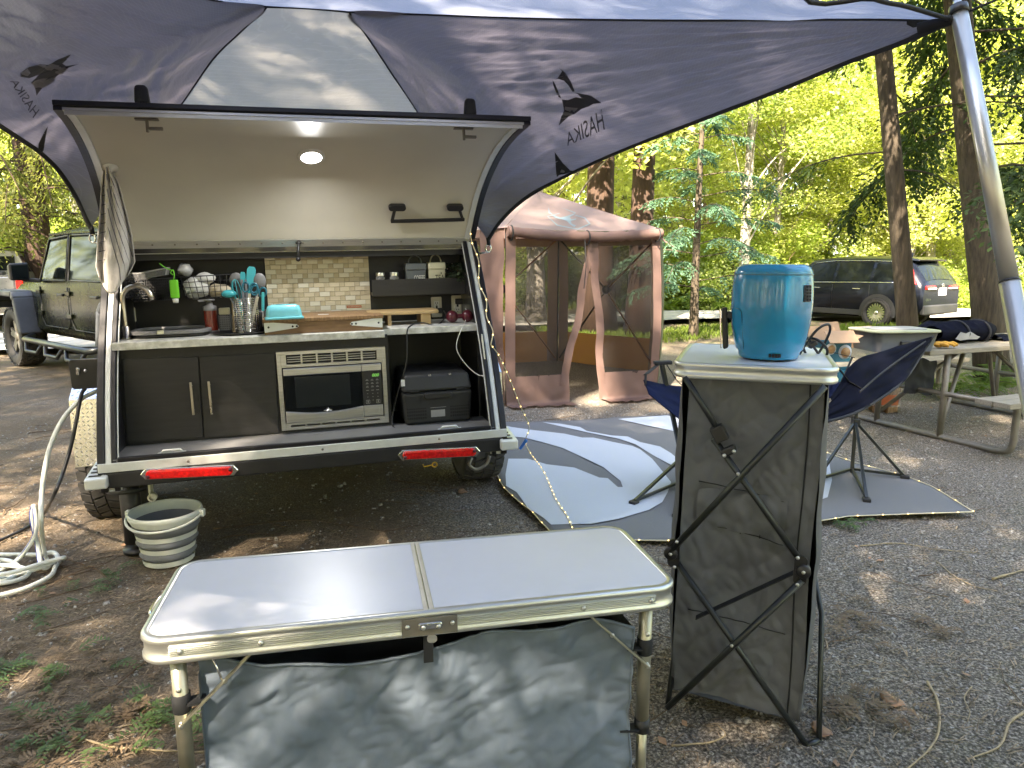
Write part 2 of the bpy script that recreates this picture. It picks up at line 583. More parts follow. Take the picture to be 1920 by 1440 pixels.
def sheet(name, m, poly, lift, n=40, wob=0.0):
    """a band of ground between two edge lines, a few millimetres proud of what lies below"""
    a, b = poly
    def fn(u, v):
        def along(L):
            t = u * (len(L) - 1)
            i = min(int(t), len(L) - 2)
            return Vector(L[i]).lerp(Vector(L[i + 1]), t - i)
        p = along(a).lerp(along(b), v)
        e = wob * (nz(p.x * .8, p.y * .8, 2) if v in (0.0, 1.0) else 0)
        return (p.x, p.y + e, lift + 0.03 * nz(p.x * .5, p.y * .5))
    return MB().grid(n, 6, fn).build(name, m)
M['road'] = mat('pale compacted gravel', (0.25, 0.24, 0.22), 0.95, col2=(0.36, 0.35, 0.33), scale=3, bump=0.4, bscale=30)
struct(sheet('gravel_road', 'road', ([(-30, 10.9), (-9, 10.6), (-4, 12.0), (1, 15.6), (4, 16.6), (12, 17.6), (22, 17.5), (40, 17)], [(-30, 14.6), (-9, 14.6), (-4, 15.6), (1, 18.3), (4, 19.6), (12, 20.6), (22, 20.5), (40, 20)]), 0.11, 90, 0.5))

# ---------------------------------------------------------------- litter on the campsite
def flat_strips(n, xr, yr, lmin, lmax, wmin, wmax, z0=0.004, keep=None, curl=0.25):
    """short dry needles and bark shreds: two-segment bent strips"""
    out = []
    while len(out) < n * 2:
        x = NR.uniform(*xr)
        y = NR.uniform(*yr)
        if keep and not keep(x, y):
            continue
        L = NR.uniform(lmin, lmax)
        wd = NR.uniform(wmin, wmax)
        a = NR.normal(0.35, 0.9)
        d = np.array([cos(a), sin(a), NR.uniform(-.12, .12)])
        s = np.array([-sin(a), cos(a), 0]) * wd
        z = ground_z(x, y) + z0 + NR.uniform(0, .006)
        p0 = np.array([x, y, z])
        p1 = p0 + d * L * .5 + s * NR.uniform(-4, 4) * curl + np.array([0, 0, NR.uniform(0, .006)])
        p2 = p0 + d * L
        out.append([p0 - s, p1 - s, p1 + s, p0 + s])
        out.append([p1 - s, p2 - s * .4, p2 + s * .4, p1 + s])
    return out
def west(x, y):
    return NR.rand() < (0.95 if x < -.6 else 0.7) * (1 if y < 4 else .6)
M['needle'] = mat('dry needles', (0.045, 0.030, 0.018), 0.85, col2=(0.36, 0.27, 0.17), scale=22, detail=2)
stuff(link('dry_needles', np_mesh('dry_needles', flat_strips(36000, (-4.5, 4.6), (1.2, 7.2), .012, .075, .0008, .0026, keep=west), 'needle')))
pebs = []
def pebble_quads(x, y, s, z):
    a = NR.uniform(0, pi)
    ax = np.array([cos(a), sin(a), 0]) * s
    ay = np.array([-sin(a), cos(a), 0]) * s * NR.uniform(.55, .95)
    h = s * NR.uniform(.4, .8)
    c = np.array([x, y, z])
    lo = [c - ax - ay * .6, c + ax * .7 - ay, c + ax + ay * .6, c - ax * .7 + ay]
    k = NR.uniform(.45, .7)
    up = [c + (q - c) * k + np.array([0, 0, h]) for q in lo]
    return [[lo[i], lo[(i + 1) % 4], up[(i + 1) % 4], up[i]] for i in range(4)] + [up]
M['pebble'] = mat('small grey stones', (0.06, 0.055, 0.048), 0.85, col2=(0.42, 0.395, 0.35), scale=80, detail=2)
for i in range(42000):
    x, y = NR.uniform(-4.5, 4.8), 1.2 + 6.2 * NR.rand() ** 1.5
    if x < -.5 and NR.rand() < .45:
        continue
    pebs += pebble_quads(x, y, min(.017, .0024 + NR.exponential(.0030)), ground_z(x, y) - .001)
stuff(link('gravel', np_mesh('gravel', pebs, 'pebble')))
# curled strips of bark and fallen twigs
tw = MB()
for i in range(330):
    x, y = R.uniform(-4.2, 4.2), 1.4 + 5.5 * R.random() ** 1.3
    if x > 0.6 and R.random() < .45:
        continue
    L, a = R.uniform(.12, .55), R.gauss(.3, .8)
    P = []
    for k in range(6):
        t = k / 5 - .5
        px_, py_ = x + cos(a) * L * t - sin(a) * L * .12 * nz(i, k * .6), y + sin(a) * L * t + cos(a) * L * .2 * nz(i + 40, k * .6)
        P.append((px_, py_, ground_z(px_, py_) + .005 + .010 * R.random()))
    r0 = R.uniform(.0012, .0034)
    tw.tube(P, [r0, r0, r0 * .9, r0 * .8, r0 * .65, r0 * .4], 5)
stuff(tw.build('fallen_twigs', 'twig'))

# sticks one can pick out
def stick(pts, r, label, m='stick', group=None):
    r *= .78
    P = catmull([(at_z(*p, .01) + Vector((0, 0, r))) for p in pts], 5)
    P = [Vector((p.x, p.y, ground_z(p.x, p.y) + r + .004)) for p in P]
    k = len(P)
    return tag(MB().tube(P, [r * (1.0 - .55 * i / k) * (1 + .30 * nz(i * .9, r * 900)) for i in range(k)], 7).build('stick', m), label, 'stick', group)
stick([(1738, 1280), (1757, 1320), (1760, 1372), (1740, 1410), (1698, 1445)], .0065, 'thick pale curved stick on the gravel at the bottom right')
stick([(1920, 1338), (1892, 1360), (1880, 1392), (1862, 1410), (1816, 1426)], .0055, 'pale wavy stick at the very bottom right corner')
stick([(1756, 1050), (1790, 1080), (1828, 1098), (1870, 1106)], .004, 'thin straight stick on gravel right of the tall cabinet')
stick([(1612, 1022), (1690, 1018), (1760, 1030), (1838, 1038)], .004, 'long thin twig on the gravel behind the tall cabinet')
stick([(1822, 1290), (1808, 1310), (1818, 1338), (1814, 1355)], .003, 'short twisted twig beside the thick pale stick')
stick([(1862, 1084), (1895, 1074), (1920, 1068)], .008, 'stub of stick in a sunny hollow at the right edge')
stick([(122, 1046), (165, 1060), (190, 1072), (205, 1092), (196, 1108)], .005, 'bent brown twig between white hose and bucket', 'twig')
stick([(96, 1348), (130, 1368), (205, 1366), (330, 1340)], .004, 'forked pale twig left of the front table leg')
stick([(130, 1378), (205, 1398), (330, 1408), (400, 1406)], .005, 'long twig running under the front table leg')
stick([(400, 990), (560, 975), (700, 992), (740, 1000)], .004, 'long thin root like stick on dirt under the trailer', 'twig')
stick([(640, 1006), (655, 985), (690, 975), (740, 978)], .003, 'forked twig lying on dirt behind the folding table', 'twig')
stick([(1260, 1395), (1330, 1388), (1360, 1375), (1346, 1358)], .004, 'curled pale twig under the tall cabinet')
stick([(30, 1130), (90, 1118), (160, 1100), (235, 1075)], .004, 'long straight twig in front of the hose coils', 'twig')

# green cedar sprigs dropped on the litter
def frond_quads(p, a, L, n=9, wd=.0045, lift=.02):
    out = []
    d = np.array([cos(a), sin(a), 0])
    s = np.array([-sin(a), cos(a), 0])
    for i in range(n):
        t = (i + .5) / n
        c = p + d * L * t + np.array([0, 0, lift * sin(pi * t)])
        for sg in (-1, 1):
            q = d * .65 + s * sg
            q = q / np.linalg.norm(q)
            l = L * .42 * (1 - t * .75) * NR.uniform(.8, 1.15)
            e = np.cross(q, [0, 0, 1]) * wd
            tip = c + q * l + np.array([0, 0, NR.uniform(-.006, .010)])
            mid = c + q * l * .5
            out.append([c, mid + e, tip, mid - e])
    return out
M['sprig'] = mat('fresh cedar sprigs', (0.035, 0.075, 0.016), 0.55, col2=(0.10, 0.16, 0.04), scale=20, trans=.2)
M['sprig_brown'] = mat('browned cedar sprigs', (0.085, 0.055, 0.028), 0.7, col2=(0.19, 0.13, 0.07), scale=20)
def sprigs(name, n, spots, m):
    q = []
    for i in range(n):
        cx, cy, sd = spots[i % len(spots)]
        x, y = NR.normal(cx, sd), NR.normal(cy, sd * .6)
        q += frond_quads(np.array([x, y, ground_z(x, y) + .012]), NR.uniform(0, 2 * pi), NR.uniform(.05, .13))
    return stuff(link(name, np_mesh(name, q, m)))
def gspot(px, py, sd):
    p = at_z(px, py)
    return (p.x, p.y, sd)
sprigs('green_sprigs', 85, [gspot(40, 1160, .14), gspot(120, 1265, .16), gspot(30, 1270, .1), gspot(235, 1375, .13), gspot(90, 1385, .12), gspot(200, 1090, .14), gspot(330, 1370, .08), gspot(1590, 985, .06)], 'sprig')
sprigs('brown_sprigs', 130, [gspot(140, 1400, .16), gspot(180, 1350, .2), gspot(60, 1300, .25), gspot(250, 1230, .25), gspot(1560, 1330, .12), gspot(80, 1010, .3), gspot(1650, 1180, .2)], 'sprig_brown')
M['deadleaf'] = mat('dead leaf', (0.20, 0.11, 0.06), 0.8, col2=(0.36, 0.22, 0.13), scale=30)
lv = []
for i in range(260):
    x, y = NR.uniform(-4, 4.6), NR.uniform(1.5, 7)
    s = NR.uniform(.006, .02)
    a = NR.uniform(0, 6.28)
    ax = np.array([cos(a), sin(a), NR.uniform(-.3, .3)]) * s
    ay = np.array([-sin(a), cos(a), NR.uniform(-.4, .4)]) * s * .7
    c = np.array([x, y, ground_z(x, y) + .010])
    lv.append([c - ax, c - ay, c + ax, c + ay])
stuff(link('leaf_litter', np_mesh('leaf_litter', lv, 'deadleaf')))
for px, py, s, lb in ((1672, 1322, .035, 'curled brown dead leaf near the thick pale stick'), (1540, 1378, .03, 'brown dead leaf by the foot of the tall cabinet'), (868, 922, .035, 'tan dead leaf beside the right trailer tyre')):
    p = at_z(px, py)
    b = MB().grid(6, 5, lambda u, v: (p.x + (u - .5) * 2 * s * (1 - .6 * abs(v - .5)), p.y + (v - .5) * 2 * s, ground_z(p.x, p.y) + .012 + .014 * sin(u * 5) * (v - .2) + .006 * nz(u * 4, v * 4)))
    tag(b.build('dead_leaf', 'deadleaf', solid=.0012), lb, 'leaf')

# ================================================================= TREES
def leaf_mat(name, c1, c2, tr=0.45, tc=None):
    m = bpy.data.materials.new(name)
    m.use_nodes = True
    t = m.node_tree
    b = t.nodes['Principled BSDF']
    b.inputs['Roughness'].default_value = 0.55
    b.inputs['Specular IOR Level'].default_value = 0.3
    g = _n(t, 'NewGeometry')
    oi = _n(t, 'ObjectInfo')
    tc_ = _n(t, 'TexCoord')
    n = _n(t, 'TexNoise')
    n.inputs['Scale'].default_value = 0.9
    n.inputs['Detail'].default_value = 3
    t.links.new(tc_.outputs['Object'], n.inputs['Vector'])
    a = _n(t, 'Math', operation='MULTIPLY_ADD')
    a.inputs[1].default_value = 0.45
    t.links.new(g.outputs['Random Per Island'], a.inputs[0])
    t.links.new(n.outputs['Fac'], a.inputs[2])
    a2 = _n(t, 'Math', operation='MULTIPLY_ADD')
    a2.inputs[1].default_value = 0.25
    t.links.new(oi.outputs['Random'], a2.inputs[0])
    t.links.new(a.outputs[0], a2.inputs[2])
    cr = _n(t, 'ValToRGB')
    cr.color_ramp.elements[0].position = 0.45
    cr.color_ramp.elements[1].position = 1.05
    cr.color_ramp.elements[0].color = (*c1, 1)
    cr.color_ramp.elements[1].color = (*c2, 1)
    t.links.new(a2.outputs[0], cr.inputs[0])
    t.links.new(cr.outputs[0], b.inputs['Base Color'])
    tb = _n(t, 'BsdfTranslucent')
    mul = _n(t, 'MixRGB', blend_type='MULTIPLY')
    mul.inputs[0].default_value = 1
    mul.inputs[2].default_value = (*(tc or (1.55, 1.7, .75)), 1)
    t.links.new(cr.outputs[0], mul.inputs[1])
    t.links.new(mul.outputs[0], tb.inputs[0])
    mx = _n(t, 'MixShader')
    mx.inputs[0].default_value = tr
    t.links.new(b.outputs[0], mx.inputs[1])
    t.links.new(tb.outputs[0], mx.inputs[2])
    t.links.new(mx.outputs[0], t.nodes['Material Output'].inputs[0])
    return m
M['leaf_hemlock'] = leaf_mat('hemlock needles', (0.022, 0.042, 0.018), (0.065, 0.105, 0.036), .35)
M['leaf_cedar'] = leaf_mat('cedar sprays', (0.07, 0.09, 0.022), (0.21, 0.215, 0.055), .45)
M['leaf_young'] = leaf_mat('young blue green needles', (0.035, 0.085, 0.055), (0.10, 0.19, 0.12), .35, (1.3, 1.5, 1.1))
M['leaf_maple'] = leaf_mat('maple leaves', (0.15, 0.18, 0.05), (0.45, 0.46, 0.18), .5)
M['leaf_alder'] = leaf_mat('alder leaves', (0.12, 0.165, 0.05), (0.37, 0.41, 0.16), .5)
M['leaf_bush'] = leaf_mat('understory leaves', (0.09, 0.13, 0.03), (0.29, 0.35, 0.09), .45)
M['leaf_fern'] = leaf_mat('fern fronds', (0.045, 0.085, 0.014), (0.11, 0.16, 0.03), .45)
def bark(name, c1, c2, st=(14, 14, 1.6)):
    return mat(name, c1, 0.9, col2=c2, scale=2.2, stretch=st, bump=0.9, bscale=5, detail=9)
M['bark'] = bark('grey brown bark', (0.028, 0.021, 0.013), (0.095, 0.074, 0.050))
M['bark_red'] = bark('red brown cedar bark', (0.020, 0.011, 0.007), (0.066, 0.036, 0.023))
M['bark_pale'] = bark('pale lichen bark', (0.14, 0.125, 0.10), (0.36, 0.33, 0.29), (5, 5, 3))
M['moss'] = mat('mossy limb', (0.035, 0.032, 0.016), 0.9, col2=(0.085, 0.08, 0.035), scale=10)

def quads_along(P, D, Sd, L, Wd):
    """diamonds: P base, D direction, Sd side, arrays"""
    m_ = P + D * (L * .5)[:, None]
    return np.stack([P, m_ + Sd * Wd[:, None], P + D * L[:, None], m_ - Sd * Wd[:, None]], 1)
def unit(a):
    return a / np.maximum(1e-6, np.linalg.norm(a, axis=-1, keepdims=True))
def conifer_limbs(h, base, spread, n, seed, droop=.45, up=.12, power=.75):
    rs = np.random.RandomState(seed)
    out = []
    for i in range(n):
        f = (i + rs.rand()) / n
        z = base + (h - base) * f
        L = spread * (1 - f) ** power * rs.uniform(.6, 1.1) + .25
        a = i * 2.399 + rs.uniform(-.5, .5)
        k = 9
        t = np.linspace(0, 1, k)
        bend = rs.uniform(-.3, .3)
        ang = a + bend * t
        pts = np.stack([np.cumsum(np.cos(ang)) * L / k, np.cumsum(np.sin(ang)) * L / k, z + L * (up * t - droop * rs.uniform(.7, 1.3) * t ** 2)], 1)
        pts[0, :2] = 0
        out.append(pts)
    return out
def conifer_leaves(limbs, seed, leaf=.11, gap=.10, twig=.55, dens=1.0, hang=.5, m_=7, wf=.24):
    rs = np.random.RandomState(seed + 1)
    Q = []
    for pts in limbs:
        L = np.linalg.norm(np.diff(pts, axis=0), axis=1).sum()
        n = max(4, int(L / gap * dens))
        t = rs.uniform(.18, 1.0, n)
        f = t * (len(pts) - 1)
        i = np.minimum(f.astype(int), len(pts) - 2)
        p = pts[i] + (pts[i + 1] - pts[i]) * (f - i)[:, None]
        d = unit(pts[i + 1] - pts[i])
        side = np.where(rs.rand(n) < .5, -1, 1)[:, None]
        s = unit(np.cross(d, [0, 0, 1])) * side
        td = unit(d * .7 + s * rs.uniform(.5, 1.2, (n, 1)) + np.stack([np.zeros(n), np.zeros(n), -rs.uniform(.1, hang * 1.6, n)], 1))
        tl = twig * (1.05 - .6 * t) * rs.uniform(.6, 1.2, n) * min(1, .4 + L / 3)
        for k in range(m_):
            u = (k + rs.uniform(.1, .9, n)) / m_
            b = p + td * (tl * u)[:, None] + np.stack([np.zeros(n), np.zeros(n), -hang * .5 * tl * u * u], 1)
            sg = np.where(rs.rand(n) < .5, -1, 1)[:, None]
            dd = unit(td * .8 + np.cross(td, [0, 0, 1]) * sg * rs.uniform(.2, .9, (n, 1)) + rs.normal(0, .22, (n, 3)) + [0, 0, -.15])
            sd = unit(np.cross(dd, rs.normal(0, .4, (n, 3)) + [0, 0, 1]))
            ll = leaf * rs.uniform(.7, 1.35, n)
            Q.append(quads_along(b, dd, sd, ll, ll * wf))
    return np.concatenate(Q)
def wood(h, r, limbs=None, lean=(0, 0), seed=0, n=12, flare=1.35, lr=.022):
    b = MB()
    k = 16
    P, rr = [], []
    for i in range(k + 1):
        t = i / k
        z = h * t
        P.append((lean[0] * z + .03 * r * 10 * nz(seed + z * .2, 1) * min(1, z), lean[1] * z + .3 * r * nz(seed + z * .2, 7) * min(1, z), z))
        rr.append(r * (1 - .85 * t) * (1 + (flare - 1) * math.exp(-z * 2.2)) + .01)
    P[0] = (P[0][0], P[0][1], -.15)
    b.tube(P, rr, n)
    for q in limbs or []:
        L = len(q)
        b.tube([tuple(x) for x in q], [lr * (1 - .85 * i / L) + .003 for i in range(L)], 5, cap=False)
    return b
def lean_shift(limbs, lean):
    return [q + np.stack([q[0, 2] * lean[0] * np.ones(len(q)), q[0, 2] * lean[1] * np.ones(len(q)), np.zeros(len(q))], 1) for q in limbs]
def clump_leaves(n, centers, rad, leaf, seed, flat=.6):
    rs = np.random.RandomState(seed)
    c = centers[rs.randint(0, len(centers), n)]
    p = c + unit(rs.normal(0, 1, (n, 3))) * (rad * rs.rand(n) ** .45)[:, None] * [1, 1, flat]
    d = unit(rs.normal(0, 1, (n, 3)) * [1, 1, .45] + [0, 0, -.25])
    s = unit(np.cross(d, rs.normal(0, .6, (n, 3)) + [0, 0, 1]))
    l = leaf * rs.uniform(.6, 1.3, n)
    return quads_along(p, d, s, l, l * .38)

# ---- crown and trunk meshes shared by alike trees
LH = conifer_limbs(19, 3.4, 3.3, 74, 3)
hemlock_leaf = np_mesh('crown', conifer_leaves(LH, 3, .10, .060, .75, 1.0, .5, 9, .2), 'leaf_hemlock')
hemlock_wood = wood(19, .2, LH, seed=2).build('trunk', 'bark')
LC = conifer_limbs(22, 1.6, 3.2, 90, 11, droop=.6, up=.22)
cedar_leaf = np_mesh('crown', conifer_leaves(LC, 11, .10, .060, .9, 1.0, .75, 11, .2), 'leaf_cedar')
cedar_wood = wood(22, .33, LC, seed=5, flare=1.5).build('trunk', 'bark_red')
LB = conifer_limbs(21, 5.2, 3.0, 70, 15, droop=.6, up=.2)
high_leaf = np_mesh('crown', conifer_leaves(LB, 15, .10, .065, .9, 1.0, .75, 10, .2), 'leaf_cedar')
high_wood = wood(22, .29, LB, seed=6, flare=1.45).build('trunk', 'bark_red')
LY = conifer_limbs(6.5, .9, 1.7, 46, 21, droop=.35, up=.3)
young_leaf = np_mesh('crown', conifer_leaves(LY, 21, .065, .030, .5, 1.0, .45, 10, .2), 'leaf_young')
young_wood = wood(6.5, .075, LY, seed=8, lr=.009).build('trunk', 'bark')
def broadleaf(h, base, spread, seed, nclump, n, leaf):
    rs = np.random.RandomState(seed)
    z = base + (h - base) * rs.rand(nclump) ** .85
    f = (z - base) / (h - base)
    rad = spread * np.sqrt(np.clip(1.05 - (2 * f - .85) ** 2 * .75, .12, 1)) * rs.rand(nclump) ** .5
    a = rs.uniform(0, 2 * pi, nclump)
    C = np.stack([rad * np.cos(a), rad * np.sin(a), z], 1)
    limbs = []
    for c in C[::2]:
        t = np.linspace(0, 1, 6)[:, None]
        z0 = max(base * .6, c[2] - rs.uniform(1.0, 2.6))
        p0 = np.array([0, 0, z0])
        limbs.append(p0 + (c - p0) * t + np.sin(t * pi) * np.array([0, 0, .25]))
    return C, limbs, clump_leaves(n, C, .85, leaf, seed + 1)
CM, LM, QM = broadleaf(13, 1.6, 3.4, 31, 90, 36000, .115)
maple_leaf = np_mesh('crown', QM, 'leaf_maple')
maple_wood = wood(11.5, .15, LM, seed=12).build('trunk', 'bark_pale')
CA, LA, QA = broadleaf(15, 2.4, 2.6, 47, 80, 30000, .10)
alder_leaf = np_mesh('crown', QA, 'leaf_alder')
alder_wood = wood(13.5, .13, LA, seed=17).build('trunk', 'bark_pale')
def bush_mesh(seed, hgt, rad, n, leaf, m):
    rs = np.random.RandomState(seed)
    k = 26
    a = rs.uniform(0, 2 * pi, k)
    r = rad * np.sqrt(rs.rand(k))
    C = np.stack([r * np.cos(a), r * np.sin(a), hgt * (.15 + .8 * rs.rand(k)) * (1.1 - .5 * r / rad)], 1)
    st = MB()
    for c in C:
        st.tube([(c[0] * .15, c[1] * .15, -.05), (c[0] * .5, c[1] * .5, c[2] * .7), tuple(c)], [.012, .009, .004], 4, cap=False)
    return np_mesh('foliage', clump_leaves(n, C, .48 * rad / 1.3, leaf, seed, .8), m), st
bush_leaf, bs = bush_mesh(61, 2.3, 1.4, 12000, .085, 'leaf_bush')
bush_stem = bs.build('stems', 'twig')
bush2_leaf, bs = bush_mesh(67, 1.5, 1.5, 9000, .07, 'leaf_alder')
bush2_stem = bs.build('stems', 'twig')
def fern_mesh(seed, n=13, L=.85):
    rs = np.random.RandomState(seed)
    Q = []
    for i in range(n):
        a = 2 * pi * i / n + rs.uniform(-.25, .25)
        l = L * rs.uniform(.75, 1.1)
        t = np.linspace(.08, 1, 22)
        up = rs.uniform(.75, 1.15)
        rr = l * t * .85
        zz = l * (up * t - .85 * t ** 2.1)
        p = np.stack([rr * np.cos(a), rr * np.sin(a), zz], 1)
        d = unit(np.gradient(p, axis=0))
        s = unit(np.cross(d, [0, 0, 1]))
        for sg in (-1, 1):
            pd = unit(s * sg + d * .35 + [0, 0, -.12])
            ll = l * .17 * np.sin(np.clip(t * 1.02, 0, 1) * pi * .92 + .22) * rs.uniform(.9, 1.1, len(t)) + .01
            Q.append(quads_along(p, pd, d, ll, np.full(len(t), .013)))
    return np_mesh('fronds', np.concatenate(Q), 'leaf_fern')
ferns = [fern_mesh(71), fern_mesh(73, 11, .7)]
HB = high_wood.data
for o in (high_wood, hemlock_wood, cedar_wood, young_wood, maple_wood, alder_wood, bush_stem, bush2_stem):
    COL.objects.unlink(o)
def tree(name, loc, wood_mesh, leaf_mesh, label, group=None, rz=0.0, sc=1.0, cat='tree', wn='trunk', ln='crown'):
    t = thing(name, label, cat, loc, rz, group)
    t.scale = (sc, sc, sc)
    link(wn, wood_mesh, t)
    link(ln, leaf_mesh, t)
    return t
HW, CW, YW, MW, AW, BW, B2W = [o.data for o in (hemlock_wood, cedar_wood, young_wood, maple_wood, alder_wood, bush_stem, bush2_stem)]

def near_tree(name, base, top, r, label, limbs, crown, wm, h=16.0, rz=0, seed=0, lr=.02, zb=0.0):
    """a trunk surveyed at its foot and at a point higher up"""
    ln = ((top.x - base.x) / (top.z - base.z), (top.y - base.y) / (top.z - base.z))
    t = thing(name, label, 'tree', (base.x, base.y, zb))
    lm = lean_shift(limbs, ln)
    wood(h, r, lm, ln, seed, 14, 1.25, lr).build('trunk', wm, t)
    if crown:
        link('crown', np_mesh('crown', conifer_leaves(lm, *crown[:-1]), crown[-1]), t)
    return t
# slim leaning trunk before the parked car
b1 = at_y(1714, 664, 9.4)
near_tree('hemlock_tree', Vector((b1.x, b1.y, 0)), at_y(1655, 95, 9.4), .118, 'slim grey brown tree trunk standing in front of the parked dark car', conifer_limbs(15, 2.5, 2.5, 40, 81, .25, .05), (81, .07, .05, .55, .8, .5, 9, .22, 'leaf_hemlock'), 'bark', 15, seed=3, lr=.010)
b2 = at_y(1868, 690, 8.6)
near_tree('hemlock_tree', Vector((b2.x, b2.y, 0)), at_y(1808, 130, 8.6), .160, 'dark tree with drooping boughs right behind the leaning metal pole', [q for q in conifer_limbs(16, 2.05, 3.8, 96, 87, .42, .10) if q[0][2] > 4.6 or q[-1][0] > -.9], (87, .080, .022, .90, 1.0, .6, 12, .25, 'leaf_hemlock'), 'bark', 16, seed=9, lr=.012)
p = at_y(1126, 372, 14.5)
tree('cedar_tree', (p.x, p.y, 0), HB, high_leaf, 'thick red brown cedar trunk behind the peak of the tent', rz=.5, sc=1.0)
p = at_y(1207, 380, 14.0)
t = tree('cedar_tree', (p.x, p.y, 0), HB, high_leaf, 'second red brown cedar trunk, above the right end of the tent', rz=2.1, sc=.82)
p = at_z(1276, 628)
tree('young_conifer', (p.x, p.y - 1.0, 0), YW, young_leaf, 'young blue green conifer with thin pale trunk right of the tent', rz=1.0, sc=.95)
p = at_y(1325, 560, 17)
p = at_y(1392, 560, 21.5)
tree('alder_tree', (p.x, p.y, 0), AW, alder_leaf, 'pale barked tree rising behind the teal air fryer', rz=.3, sc=1.15)
p = at_y(1015, 560, 13.2)
tree('maple_tree', (p.x, p.y + 3, 0), MW, maple_leaf, 'pale sunlit trunk seen through the west half of the tent mesh', rz=3.4, sc=1.3)
p = at_y(1745, 480, 24)
tree('alder_tree', (p.x, p.y, 0), AW, maple_leaf, 'pale tree trunk behind the roof of the parked dark car', rz=1.3, sc=1.1)
p = at_y(66, 450, 17)
tree('cedar_tree', (p.x, p.y, 0), CW, cedar_leaf, 'yellowing cedar with hanging boughs behind the silver pickup', rz=1.9, sc=.9)
p = at_y(-50, 450, 16)
tree('cedar_tree', (p.x, p.y, 0), CW, cedar_leaf, 'big cedar at the left edge behind the silver pickup', rz=.9, sc=1.0)
p = at_y(190, 450, 19)
tree('cedar_tree', (p.x, p.y, 0), CW, cedar_leaf, 'cedar with pale hanging boughs behind the green truck', rz=4.2, sc=.95)

# the wood beyond the road and round the campsite
rf = random.Random(23)
kinds = [('maple_tree', MW, maple_leaf, 'sunlit yellow green maple in the wood beyond the road', 'maples in the sunlit wood'), ('alder_tree', AW, alder_leaf, 'sunlit slender alder in the wood beyond the road', 'alders in the sunlit wood'), ('hemlock_tree', HW, hemlock_leaf, 'dark hemlock standing in the wood beyond the road', 'hemlocks in the wood'), ('cedar_tree', CW, cedar_leaf, 'cedar with hanging boughs in the wood beyond the road', 'cedars in the wood')]
spots = []
def spaced(x, y, d):
    if all(hypot(x - a, y - b_) > d for a, b_ in spots):
        spots.append((x, y))
        return True
    return False
n_t = 0
while n_t < 62:
    Y = rf.uniform(23, 44)
    X = rf.uniform(-1.0, .85) * Y
    if not spaced(X, Y, 2.7):
        continue
    k = rf.choices((0, 1, 2, 3), (10, 8, 2, 2) if X > 0 else (4, 4, 4, 8))[0]
    nm, wm, lm, lb, g = kinds[k]
    tree(nm, (X, Y, 0), wm, lm, lb, g, rf.uniform(0, 6.28), rf.uniform(.75, 1.2))
    n_t += 1
n_t = 0
while n_t < 60:
    Y = rf.uniform(21.2, 34)
    X = rf.uniform(-.95, .85) * Y
    if not spaced(X, Y, 1.3):
        continue
    k = rf.random() < .55
    tree('leafy_bush', (X, Y, -.02), BW if k else B2W, bush_leaf if k else bush2_leaf, 'tall bright green bush in the thicket beyond the road' if k else 'low spreading green bush in the thicket beyond the road', 'tall bushes beyond the road' if k else 'low bushes beyond the road', rf.uniform(0, 6.28), rf.uniform(.7, 1.35), 'bush', 'stems', 'foliage')
    n_t += 1
# bushes and boughs to the west, behind pickup and green truck
for px, Y, sc in ((20, 19, 1.3), (90, 20, 1.1), (140, 22, 1.4), (-60, 18, 1.4), (230, 21, 1.2)):
    p = at_y(px, 520, Y)
    tree('leafy_bush', (p.x, p.y, 0), BW, bush_leaf, 'yellow green bush behind the silver pickup and the green truck', 'bushes behind the parked trucks', px, sc, 'bush', 'stems', 'foliage')
# ferns
def fern(px, py, sc, label, k=0, group=None, Y=None):
    p = at_z(px, py) if Y is None else at_y(px, py, Y)
    f = thing('fern', label, 'fern', (p.x, p.y, 0), px * .37, group)
    f.scale = (sc, sc, sc)
    link('fronds', ferns[k], f)
fern(1775, 745, .85, 'green fern under the left half of the picnic table')
fern(1735, 735, .6, 'small fern at the left foot of the picnic table', 1)
fern(1885, 732, 1.05, 'tall fern in front of the dark tree trunk at the right')
fern(1830, 738, .75, 'fern under the middle of the picnic table', 1)
for i, (px, Y) in enumerate(((1300, 20.5), (1330, 21.3), (1352, 20.2), (1290, 22), (1370, 21), (1318, 22.5), (1256, 20.6), (1410, 21.4), (1450, 22))):
    p = at_y(px, 560, Y)
    f = thing('fern', 'fern on the bank beyond the road, right of the tent', 'fern', (p.x, p.y, .02), i, 'ferns on the far bank')
    f.scale = (1.5, 1.5, 1.5)
    link('fronds', ferns[i % 2], f)

# woodland farther back reads as one mass
rs = np.random.RandomState(91)
n = 125000
ang = rs.uniform(-.95, .95, n)
ang[62000:] = rs.uniform(.95, 2 * pi - .95, n - 62000)
D_ = rs.uniform(44, 64, n)
C = np.stack([D_ * np.sin(ang), D_ * np.cos(ang), 19 * rs.rand(n) ** .85 + 1.2 * np.sin(ang * 31) + .9 * np.sin(ang * 73)], 1)
d = unit(rs.normal(0, 1, (n, 3)) + [0, 0, -.3])
s = unit(np.cross(d, rs.normal(0, 1, (n, 3))))
l = rs.uniform(.3, .75, n)
stuff(link('distant_woodland', np_mesh('distant_woodland', quads_along(C, d, s, l, l * .4), 'leaf_maple')))
